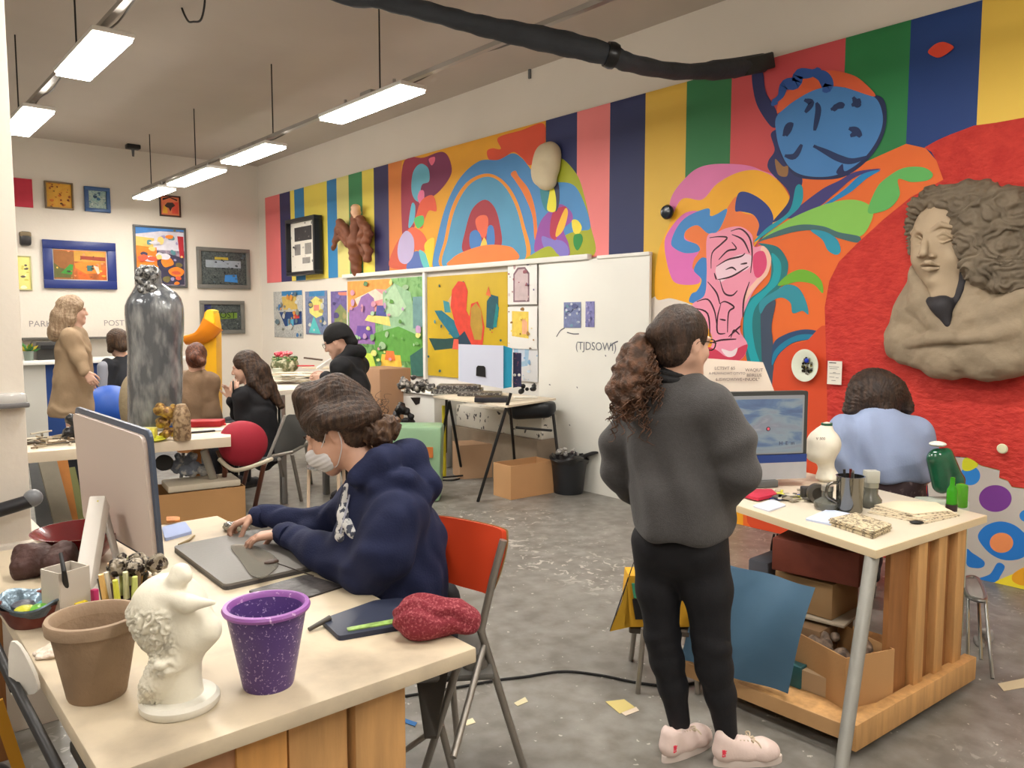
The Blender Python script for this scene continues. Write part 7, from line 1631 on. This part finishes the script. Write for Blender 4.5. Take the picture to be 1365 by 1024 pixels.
a = PY(28, 452, BY - .1); b = PY(200, 455, BY - .1)
tag(MB().box(((a.x + b.x) / 2, BY - .1, a.z), (b.x - a.x, .18, .03), mat((90, 86, 80), .6), bev=.004).build('wall_ledge'), 'thin dark ledge along the far wall above the counter', 'shelf')
# blue ball seat & green/blue seats
c = PD(146, 570, 7.6); t = thing('ball_chair', 'bright blue rounded chair between the tan coat and the glass figure', 'chair', V((c.x, c.y, 0)))
S = SDF(.012); S.ell(PD(147, 548, 7.6), (.27, .27, .25), .05); S.chain([PD(140, 580, 7.6), PD(150, 600, 7.6)], [.22, .2], .05)
S.build('shell', mat((24, 78, 170), .5, var=.1, vscale=3), t); MB().cyl(V((c.x, c.y, 0)), V((c.x, c.y, .3)), .06, .05, m=M_grey).build('pedestal', None, t); MB().cyl(V((c.x, c.y, 0)), V((c.x, c.y, .03)), .24, m=M_grey, seg=30).build('base', None, t)
c = PD(172, 560, 6.7); t = thing('wicker_chair', 'beige rounded wicker seat back left of the glass figure', 'chair', V((c.x, c.y, 0)))
S = SDF(.012); S.ell(PD(176, 540, 6.7), (.1, .12, .26), .05); S.build('backrest', mat((156, 140, 112), .8, bump=.5, bscale=40), t, None); MB().cyl(V((c.x, c.y, 0)), V((c.x, c.y, .62)), .05, m=M_grey).build('post', None, t)
# yellow slide shaped sculpture
t = thing('yellow_sculpture', 'tall yellow bottle shaped sculpture with an orange curved arm', 'sculpture', V((*PD(278, 520, 8.6).xy, 0)))
zt0 = PD(279, 414, 8.6)
q = [(264, 600), (266, 470), (269, 436), (273, 416), (277, 413.5), (283, 414), (285.5, 418), (288, 436), (289, 520), (290, 600)]
P = [PD(x, y, 8.6) for x, y in q]; P[0].z = P[-1].z = .0
MB().prism(P, FV, .16, mat((240, 178, 24), .45, var=.04, vscale=2), bev=.012).build('tower', None, t)
MB().prism([PD(x, y, 8.58) for x, y in ((271.5, 431), (285, 431), (284, 414), (279, 412.5), (275, 414))], FV, .17, mat((246, 212, 60), .4), bev=.006).build('pale_tip', None, t)
MB().tube(cat_rom([PD(284, 432, 8.55), PD(275, 444, 8.53), PD(264, 451, 8.53), PD(246, 454, 8.53)], 6), [.13 - .004 * i for i in range(19)], mat((236, 140, 24), .4), 16, flat=.5).build('arm', None, t)
# red ball chair, grey chair under the phone woman
t = thing('red_chair', 'crimson round backed chair with pale frame at the end of the middle left table', 'chair', V((*PD(325, 640, 5.85).xy, 0)))
S = SDF(.01); S.ell(PD(326, 592, 5.85), (.175, .12, .17), .03); S.ell(PD(316, 590, 5.85), (.13, .11, .15), .05); S.box(PD(326, 632, 5.85), (.3, .3, .06), .01, .02, op='s'); S.build('backrest', mat((150, 24, 44), .75, var=.05, vscale=3), t)
MB().tube(cat_rom([PD(292, 612, 5.75), PD(310, 626, 5.72), PD(330, 624, 5.72), PD(352, 616, 5.75), PD(362, 612, 5.85)], 6), .016, mat((196, 186, 166), .4), 10, flat=1).build('seat_rail', None, t)
for a, b in (((300, 622, 5.75), (296, 690)), ((352, 618, 5.75), (338, 684)), ((330, 622, 6.0), (320, 668))): MB().tube([PD(*a), PZ(*b, 0)], .018, mat((104, 54, 36), .5), 10).build('leg', None, t)
t = thing('grey_chair', 'grey backed metal chair under the woman with the phone', 'chair', V((*PD(385, 640, 6.5).xy, 0)))
bk = [PD(378, 556, 6.35), PD(408, 560, 6.6), PD(403, 596, 6.6), PD(366, 604, 6.35)]
MB().prism(cat_rom(bk, 4, True), FV, .02, mat((96, 98, 98), .5), bev=.004).build('backrest', None, t)
MB().tube(cat_rom([PD(380, 554, 6.33), PD(372, 575, 6.33), PD(362, 600, 6.33), PD(350, 628, 6.35)], 5), .013, mat((196, 196, 192), .3, metal=.6), 10).build('frame', None, t)
for a, b in (((389, 605, 6.4), (402, 668)), ((372, 612, 6.4), (382, 660)), ((408, 592, 6.7), (411, 606))): MB().tube([PD(*a), (PZ(*b, 0) if b[1] > 610 else PZ(415, 645, 0))], .016, M_tube, 10).build('leg', None, t)
MB().tube([PD(362, 608, 6.36), PD(389, 603, 6.4), PD(412, 590, 6.75)], .014, M_tube, 10).build('arm_rail', None, t)
sp = PD(345, 610, 6.6); MB().box(V((sp.x, sp.y, .44)), (.42, .42, .03), mat((96, 98, 98), .5), Matrix.Rotation(-.7, 3, 'Z'), bev=.01).build('seat', None, t)
for i, (px, py, d, lb) in enumerate(((262, 575, 7.0, 'plain stool under the person in the tan jacket'), (180, 548, 8.6, 'plain stool under the person in the black vest'))):
    s_ = PD(px, py, d); t = thing('stool', lb, 'stool', V((s_.x, s_.y, 0))); z_ = s_.z - .17
    MB().cyl(V((s_.x, s_.y, z_)), V((s_.x, s_.y, z_ + .04)), .17, m=M_woodd, seg=30).build('seat', None, t)
    for k in range(4): a_ = k * PI / 2; MB().cyl(V((s_.x + .17 * math.cos(a_), s_.y + .17 * math.sin(a_), 0)), V((s_.x + .12 * math.cos(a_), s_.y + .12 * math.sin(a_), z_)), .015, m=M_grey, seg=10).build('leg', None, t)
# clear plastic chair beyond the girl
t = thing('clear_stool', 'clear plastic stool on the floor beyond the masked girl', 'stool', V((*PD(438, 650, 5.6).xy, 0)))
cl = mat((220, 218, 214), .1, trans=.85, ior=1.15)
c = PD(440, 622, 5.6); c0 = V((c.x, c.y, 0)); MB().lathe([(.17, c.z), (.13, c.z + .06), (.06, c.z + .08), (0, c.z + .082), (0, c.z + .072), (.06, c.z + .07), (.12, c.z + .05), (.16, c.z)], c0, cl, 30).build('seat', None, t)
for k in range(3): a_ = k * 2.1 + .4; MB().tube([c0 + V((.15 * math.cos(a_), .15 * math.sin(a_), c.z)), c0 + V((.17 * math.cos(a_), .17 * math.sin(a_), 0))], .012, mat((214, 190, 166), .3), 10).build('leg', None, t)
# ---- high bench with flowers
zb = PD(400, 516, 7.0).z
H0 = [PZ(372, 521, zb), PZ(430, 516, zb), PZ(440, 498, zb), PZ(352, 495, zb)]
t = thing('high_bench', 'high workbench covered with papers before the person in the beanie', 'table', V((*PD(400, 560, 6.4).xy, 0)))
slab(H0, zb, .04, M_tw, 'benchtop', t)
for p_ in H0[:2]: MB().box(V((p_.x, p_.y, zb / 2 - .02)) + FV * .06, (.05, .05, zb - .045), M_steel, bev=.004).build('leg', None, t)
for p_ in H0[2:]: MB().box(V((p_.x, p_.y, zb / 2 - .02)) - FV * .06, (.05, .05, zb - .045), M_steel, bev=.004).build('leg', None, t)
pc_ = PD(416, 545, 7.1); MB().box(V((pc_.x, pc_.y, zb - .22)), (.22, .05, .36), mat((122, 116, 106), .7), Matrix.Rotation(-.7, 3, 'Z')).build('drawer_front', None, t)
rd = random.Random(31)
for i in range(26):
    px, py = rd.uniform(368, 428), rd.uniform(497, 513); c = PZ(px, py, zb); c.z = zb + .002 + .0035 * i
    tag(MB().box(c, (rd.uniform(.15, .3), rd.uniform(.1, .2), .003), mat(rd.choice([(226, 218, 200), (206, 190, 160), (214, 206, 190), (180, 166, 140)]), .8), Matrix.Rotation(rd.uniform(-.9, -.3), 3, 'Z')).build('paper_sheet'), 'loose sheet of paper in the heap on the high bench', 'paper', 'papers on the high bench')
c = PZ(381, 489, zb) ; c = V((*PZ(380, 499, zb).xy, zb + .002))
t = thing('flower_basket', 'pink flowers in a round mossy vase on the high bench', 'vase', c)
S = SDF(.008); S.ell(c + V((0, 0, .1)), (.15, .15, .1), .02)
S.build('vase', mat((96, 100, 66), .6, col2=(196, 190, 160), thr=(.45, .6), vscale=22, bump=.8, bscale=40), t, lambda p: .006 * fbm(p * 30, 2)); 
rd = random.Random(8)
for i in range(34):
    a_ = rd.random() * 6.28; r_ = .1 * math.sqrt(rd.random()); m = MB(); cc = c + V((r_ * math.cos(a_), r_ * math.sin(a_), .2 + .035 * rd.random()))
    m.sphere(cc, (.022, .022, .018), mat(rd.choice([(206, 60, 80), (226, 110, 120), (190, 40, 60), (236, 150, 150)]), .6), 8); m.build('flower', None, t)
m = MB()
for i in range(60):
    a_ = rd.random() * 6.28; r_ = .15; p0 = c + V((r_ * .8 * math.cos(a_), r_ * .8 * math.sin(a_), .1 + .09 * rd.random())); m.sphere(p0, (.02, .02, .012), mat(rd.choice([(60, 96, 50), (90, 120, 70), (130, 140, 90)]), .7), 6)
tag(m.build('foliage', None, t), kind='stuff')
c = V((*PZ(370, 503, zb).xy, zb + .002)); tag(MB().cyl(c, c + V((0, 0, .09)), .045, .05, m=mat((206, 210, 190), .4), seg=24).build('white_cup'), 'small white cup in front of the flower vase', 'cup')
c = PZ(408, 500, zb); c.z = zb + .1; tag(MB().box(c, (.18, .05, .012), mat((190, 50, 56), .6), Matrix.Rotation(-.5, 3, 'Z'), bev=.003).build('red_folder'), 'thin red folder on the papers beside the flower vase', 'folder')
a = PZ(424, 505, zb); tag(MB().sheet(lambda u, v: a + CV(.17 * u - .02, .16 * v, .1 + .11 * u + .02 * math.sin(v * 5)), 8, 8, mat((232, 230, 226), .7), .002).build('open_sheet', fix=False), 'bright white sheet held by the person in the beanie', 'paper')
tag(MB().tube([PD(405, 477, 6.8), PD(430, 480, 6.8)], .008, mat((90, 70, 56), .5), 8).build('thin_brush'), 'thin brush in the hand of the person in the beanie', 'brush')
# brown board behind him
a, b = PX(494, 490, WX - .6), PX(527, 490, WX - .6); zt_ = PX(510, 490, WX - .6).z
tag(MB().box(((a.x + b.x) / 2, (a.y + b.y) / 2, zt_ / 2), (.4, abs(a.y - b.y), zt_), mat((166, 128, 98), .75, var=.03, vscale=4), bev=.004).build('tall_carton'), 'tall plain brown carton right of the person in the beanie', 'box')
# ---- trestle table
A_, B_, C_ = PD(676, 541, 6.69), PD(741, 530, 7.35), PD(577, 528, 7.5)
zt_ = .85; A_, B_, C_ = PZ(676, 541, zt_), PZ(741, 531, zt_), PZ(577, 528, zt_); D_ = B_ + (C_ - A_); D_.x = min(D_.x, WX - .12); B_.x = min(B_.x, WX - .12)
t = thing('trestle_table', 'thin topped trestle table with black metal legs by the display board', 'table', V(((A_.x + D_.x) / 2, (A_.y + D_.y) / 2, 0)))
slab([A_, B_, D_, C_], zt_, .018, mat((222, 208, 186), .5, var=.05, vscale=5), 'tabletop', t)
blk = mat((24, 23, 24), .4)
def tl(a, b): MB().tube([a, b], .014, blk, 10).build('leg', None, t)
ap1 = PD(599, 536, 7.35); ap1.z = zt_ - .03; tl(ap1, PZ(577, 641, 0)); tl(ap1, PZ(617, 637, 0)); tl(ap1 + V((.15, .25, 0)), PZ(594, 619, 0))
MB().tube([PZ(577, 638, .04), PZ(617, 634, .04)], .009, blk, 8).build('stretcher', None, t)
ap2 = PD(681, 524, 6.75); tl(ap2, PZ(637, 669, 0)); ap3 = PD(680, 545, 6.85); ap3.z = zt_ - .03; tl(ap3, PZ(688, 640, 0)); ap4 = V((B_.x - .1, B_.y - .05, zt_ - .03)); tl(ap4, V((ap4.x + .0, ap4.y - .14, 0))); 
MB().tube([PD(688, 570, 6.9), PD(735, 574, 7.2)], .012, blk, 8).build('stretcher', None, t)
tag(MB().tube(cat_rom([fl(x, y, .008) for x, y in ((560, 640), (585, 641), (610, 640), (640, 628), (665, 620), (690, 626))], 6), .008, blk, 8).build('floor_cable'), 'black cable on the floor between the trestle legs', 'cable')
# white cabinet at the left of it
a = PZ(577, 528, .84); b = PD(530, 522, 7.9); cz = PX(553, 522, WX - .35)
t = thing('white_cabinet', 'low white cabinet with a dark notch beside the trestle table', 'cabinet', V((WX - .3, PX(555, 545, WX - .5).y, 0)))
y0_, y1_ = PX(529, 545, WX - .5).y, PX(579, 545, WX - .5).y; zc_ = PX(555, 524, WX - .5).z
MB().box((WX - .3, (y0_ + y1_) / 2, zc_ / 2), (.4, abs(y1_ - y0_), zc_), mat((208, 206, 200), .5), bev=.006).build('body', None, t)
MB().prism([PX(x, y, WX - .505) for x, y in ((547, 530), (560, 530), (559, 538), (554, 540))], (1, 0, 0), .004, M_black).build('notch', None, t)
MB().box((WX - .3, (y0_ + y1_) / 2, zc_ + .012), (.46, abs(y1_ - y0_) + .06, .022), M_white, bev=.004).build('top', None, t)
# heap of electronics on the table
gm_ = mat((70, 66, 64), .45, col2=(170, 164, 156), thr=(.5, .58), vscale=26, bump=.8, bscale=40)
o = lump('cable_heap', 'heap of silvery cables and gadgets at the left end of the trestle table', 'cables', 560, 523, 7.5, 60, 22, gm_, 22, 9, .8, .014)
for i, (px, py, w_, d_, h_) in enumerate(((610, 521, .5, .28, .045), (612, 521, .42, .25, .035), (640, 524, .42, .25, .03))):
    c = PZ(px, py + 3, zt_); tag(MB().box(V((c.x, c.y, zt_ + .003 + h_ / 2 + (.046 if i == 1 else 0))), (w_, d_, h_), mat((76, 72, 70), .5, col2=(150, 146, 140), thr=(.52, .56), vscale=50), Matrix.Rotation(-.75, 3, 'Z'), bev=.004).build('keyboard'), ('wide dark keyboard like device at the middle of the trestle table', 'speckled flat device stacked on the wide dark one', 'dark flat device under the white computer')[i], 'device')
# white computer
def slabq(pts, d, th, m, name, parent, bev=.004): return MB().prism([PD(x, y, d) for x, y in pts], FV, th, m, bev=bev).build(name, None, parent)
t = thing('white_computer', 'white box shaped computer with a black square mark on the trestle table', 'computer', PD(642, 522, 7.0))
slabq([(611, 459), (671, 461), (671, 518), (611, 508)], 6.98, .03, mat((214, 220, 240), .4), 'front_panel', t, .006)
slabq([(635, 490), (637, 487.5), (645, 488), (647, 490), (647.5, 503), (634.5, 501)], 6.972, .004, M_black, 'square_mark', t, .001)
slabq([(671, 461), (683, 465), (682, 516), (671, 518)], 7.0, .06, mat((30, 150, 186), .5), 'side_panel', t)
c = PD(655, 522, 7.05); MB().box(V((c.x, c.y, zt_ + .025)), (.3, .2, .04), mat((36, 36, 44), .5), Matrix.Rotation(-.7, 3, 'Z'), bev=.004).build('foot', None, t)
t = thing('patterned_box', 'slim navy box with pink and white marks right of the white computer', 'box', PD(690, 520, 7.1))
slabq([(684, 470), (695, 471), (695, 515), (684, 517)], 7.05, .06, mat((44, 46, 84), .5, col2=(150, 80, 110), thr=(.62, .68), vscale=40), 'carton', t)
for x, y in ((686, 500), (692, 500)): MB().sphere(PD(x, y, 7.05), .014, M_white, 10).build('white_dot', None, t)
c = PZ(700, 530, zt_); tag(MB().box(V((c.x, c.y, zt_ + .005)), (.22, .16, .006), M_paper, Matrix.Rotation(-.6, 3, 'Z')).build('paper_sheet'), 'white sheet of paper at the right end of the trestle table', 'paper')
lump('black_lump', 'black cloth lump at the back of the trestle table by the wall', 'cloth', 702, 526, 7.3, 30, 16, M_black, 10, 4)
# black bowl shape under the table, low white bench with sketches
t_ = thing('black_tub', 'black tub hanging under the right end of the trestle table', 'tub', PD(708, 560, 7.25))
S = SDF(.01); S.chain([PD(690, 545, 7.25), PD(727, 543, 7.25)], [.1, .1], .04); S.box(PD(708, 527, 7.25), (.5, .5, .06), .01, .01, op='s'); S.build('shell', mat((30, 33, 38), .4), t_)
y0_, y1_ = PX(608, 560, WX - .25).y, PX(722, 570, WX - .25).y
t = thing('low_bench', 'long low white bench covered in black ink sketches against the wall', 'bench', V((WX - .16, (y0_ + y1_) / 2, 0)))
za, zb_ = PX(660, 576, WX - .25).z, PX(660, 546, WX - .25).z
MB().box((WX - .15, (y0_ + y1_) / 2, (za + zb_) / 2), (.2, y0_ - y1_, zb_ - za), mat((222, 216, 204), .6, col2=(70, 66, 64), thr=(.62, .66), vscale=18), bev=.01).build('sketched_panel', None, t)
MB().box((WX - .18, (y0_ + y1_) / 2, za / 2), (.26, y0_ - y1_, za), mat((150, 134, 116), .8, var=.15, vscale=5)).build('ledge', None, t)
# cartons on the floor
q0, q1, q2 = PZ(681, 667, 0), PZ(738, 657, 0), PZ(665, 661, 0)
dx = (q1 - q0); a_ = math.atan2(dx.y, dx.x); cc = (q1 + q2) / 2 
c_, _ = carton('cardboard_box', 'open tan cardboard box on the floor below the trestle table', V((q0.x, q0.y, .001)) + dx * .5 + Matrix.Rotation(a_, 3, 'Z') @ V((0, .13, 0)), dx.length, .26, .30, a_, mat((196, 150, 104), .8, var=.03, vscale=4))
c_, _ = carton('cardboard_box', 'wide brown cardboard box under the trestle table beyond the first legs', V((*PZ(640, 634, 0).xy, .001)) + FV * .02, .5, .3, .34, -.4, mat((184, 148, 116), .8), False)
# waste bin
c = PZ(762, 653, 0); c = V((c.x - .1, c.y - .06, .001))
t = thing('waste_bin', 'black waste bin with a black liner beside the white board', 'bin', c)
MB().lathe([(0, 0), (.13, 0), (.135, .02), (.165, .3), (.17, .31), (.155, .3), (.125, .02), (0, .015)], c, mat((34, 36, 40), .4), 36).build('bin', None, t)
MB().lathe([(.15, .26), (.172, .3), (.18, .325), (.16, .345), (.14, .31), (.12, .27)], c, mat((24, 24, 26), .3, coat=.4), 36, loop=True, fn=lambda r, z, a: (r * (1 + .05 * math.sin(a * 5)), z + (.02 * math.sin(a * 3 + 1) if z > .29 else 0))).build('liner', None, t)
MB().sheet(lambda u, v: c + CV(.06 + .2 * u, -.1 + .2 * v, .31 + .07 * u + .02 * math.sin(v * 4)), 8, 8, mat((26, 26, 28), .4), .004).build('lid_flap', None, t, fix=False)
lump('bin_rubbish', 'crumpled red and white rubbish in the black waste bin', 'rubbish', 757, 610, 7.15, 34, 14, mat((180, 176, 170), .5, col2=(60, 50, 54), thr=(.48, .55), vscale=24), 10, 6)
# green translucent crate, yellow post, black heap between
t = thing('green_crate', 'pale green plastic tub behind the hood of the masked girl', 'tub', V((*PZ(556, 640, 0).xy, 0)))
c = PD(556, 600, 6.9); MB().box(V((c.x, c.y, PD(556, 566, 6.9).z / 2)), (.42, .3, PD(556, 566, 6.9).z), mat((140, 176, 140), .3, var=.1, vscale=3), Matrix.Rotation(-.7, 3, 'Z'), bev=.03, taper=1.1).build('body', None, t)
tag(MB().box(PD(572, 603, 6.74), (.07, .04, .09), mat((190, 110, 50), .5), Matrix.Rotation(-.7, 3, 'Z')).build('orange_label'), 'small orange card on the pale green tub', 'card')
c = PZ(590, 640, 0); tag(MB().cyl(V((c.x, c.y, 0)) + FV * .2, V((c.x, c.y, .72)) + FV * .2, .02, m=mat((206, 190, 40), .5)).build('yellow_post'), 'thin yellow post by the left trestle leg', 'post')
lump('black_heap', 'heap of black bags between the brown carton and the white cabinet', 'bag', 538, 572, 7.5, 26, 44, mat((32, 30, 32), .5, col2=(110, 106, 100), thr=(.6, .65), vscale=14), 16, 12)
# ---- stool / folded chair with bag at the far right
t = thing('wire_stool', 'grey metal wire stool behind the right end of the slatted table', 'stool', PZ(1305, 890, 0))
s4 = [PD(1290, 800, 3.75), PD(1314, 792, 3.7), PD(1303, 782, 4.0), PD(1285, 786, 4.0)]; z_ = PD(1300, 790, 3.8).z
MB().tube(cat_rom([V((p_.x, p_.y, z_)) for p_ in s4], 5, True), .011, M_steel, 8, closed=True).build('rim', None, t); quadslab(s4, z_ - .004, .008, mat((150, 150, 146), .5), 'seat', t)
for a, b in ((s4[1], (1323, 905)), (s4[0], (1290, 905)), (s4[2], (1308, 880))): MB().tube([V((a.x, a.y, z_)), PZ(*b, 0)], .008, M_steel, 8).build('leg', None, t)
lump('grey_bag', 'grey and white printed bag under the wire stool', 'bag', 1303, 892, 3.75, 26, 70, mat((150, 146, 144), .6, col2=(90, 96, 140), thr=(.6, .66), vscale=14), 14, 15)
# ---- things left of the front table, low
t = thing('white_chair', 'white plastic chair back beside the left edge of the front worktable', 'chair', PZ(10, 1024, 0))
q = [PD(14, 856, 1.8), PD(26, 862, 1.8), PD(40, 888, 1.78), PD(50, 914, 1.76), PD(46, 925, 1.76), PD(20, 928, 1.78), PD(13, 920, 1.8), PD(11, 880, 1.8)]
MB().prism(cat_rom(q, 2, True), FV, .012, mat((212, 206, 196), .4, var=.1, vscale=8), bev=.003).build('backrest', None, t)
MB().tube([PD(20, 915, 1.78), PD(85, 1040, 1.5)], .012, M_black, 10).build('frame_tube', None, t); MB().tube([PD(-20, 830, 2.0), PD(20, 918, 1.78)], .012, M_black, 10).build('frame_tube', None, t)
tag(MB().bar(PD(-5, 935, 2.0), PZ(60, 1130, 0), .03, .006, mat((206, 150, 40), .6)).build('yellow_strap'), 'yellow strap hanging at the lower left edge', 'strap')
lump('wire_tangle', 'tangle of black and white wires on the floor at the lower left corner', 'cables', -5, 1075, 2.3, 60, 60, mat((40, 36, 36), .5, col2=(170, 160, 150), thr=(.55, .6), vscale=30), 16, 19)
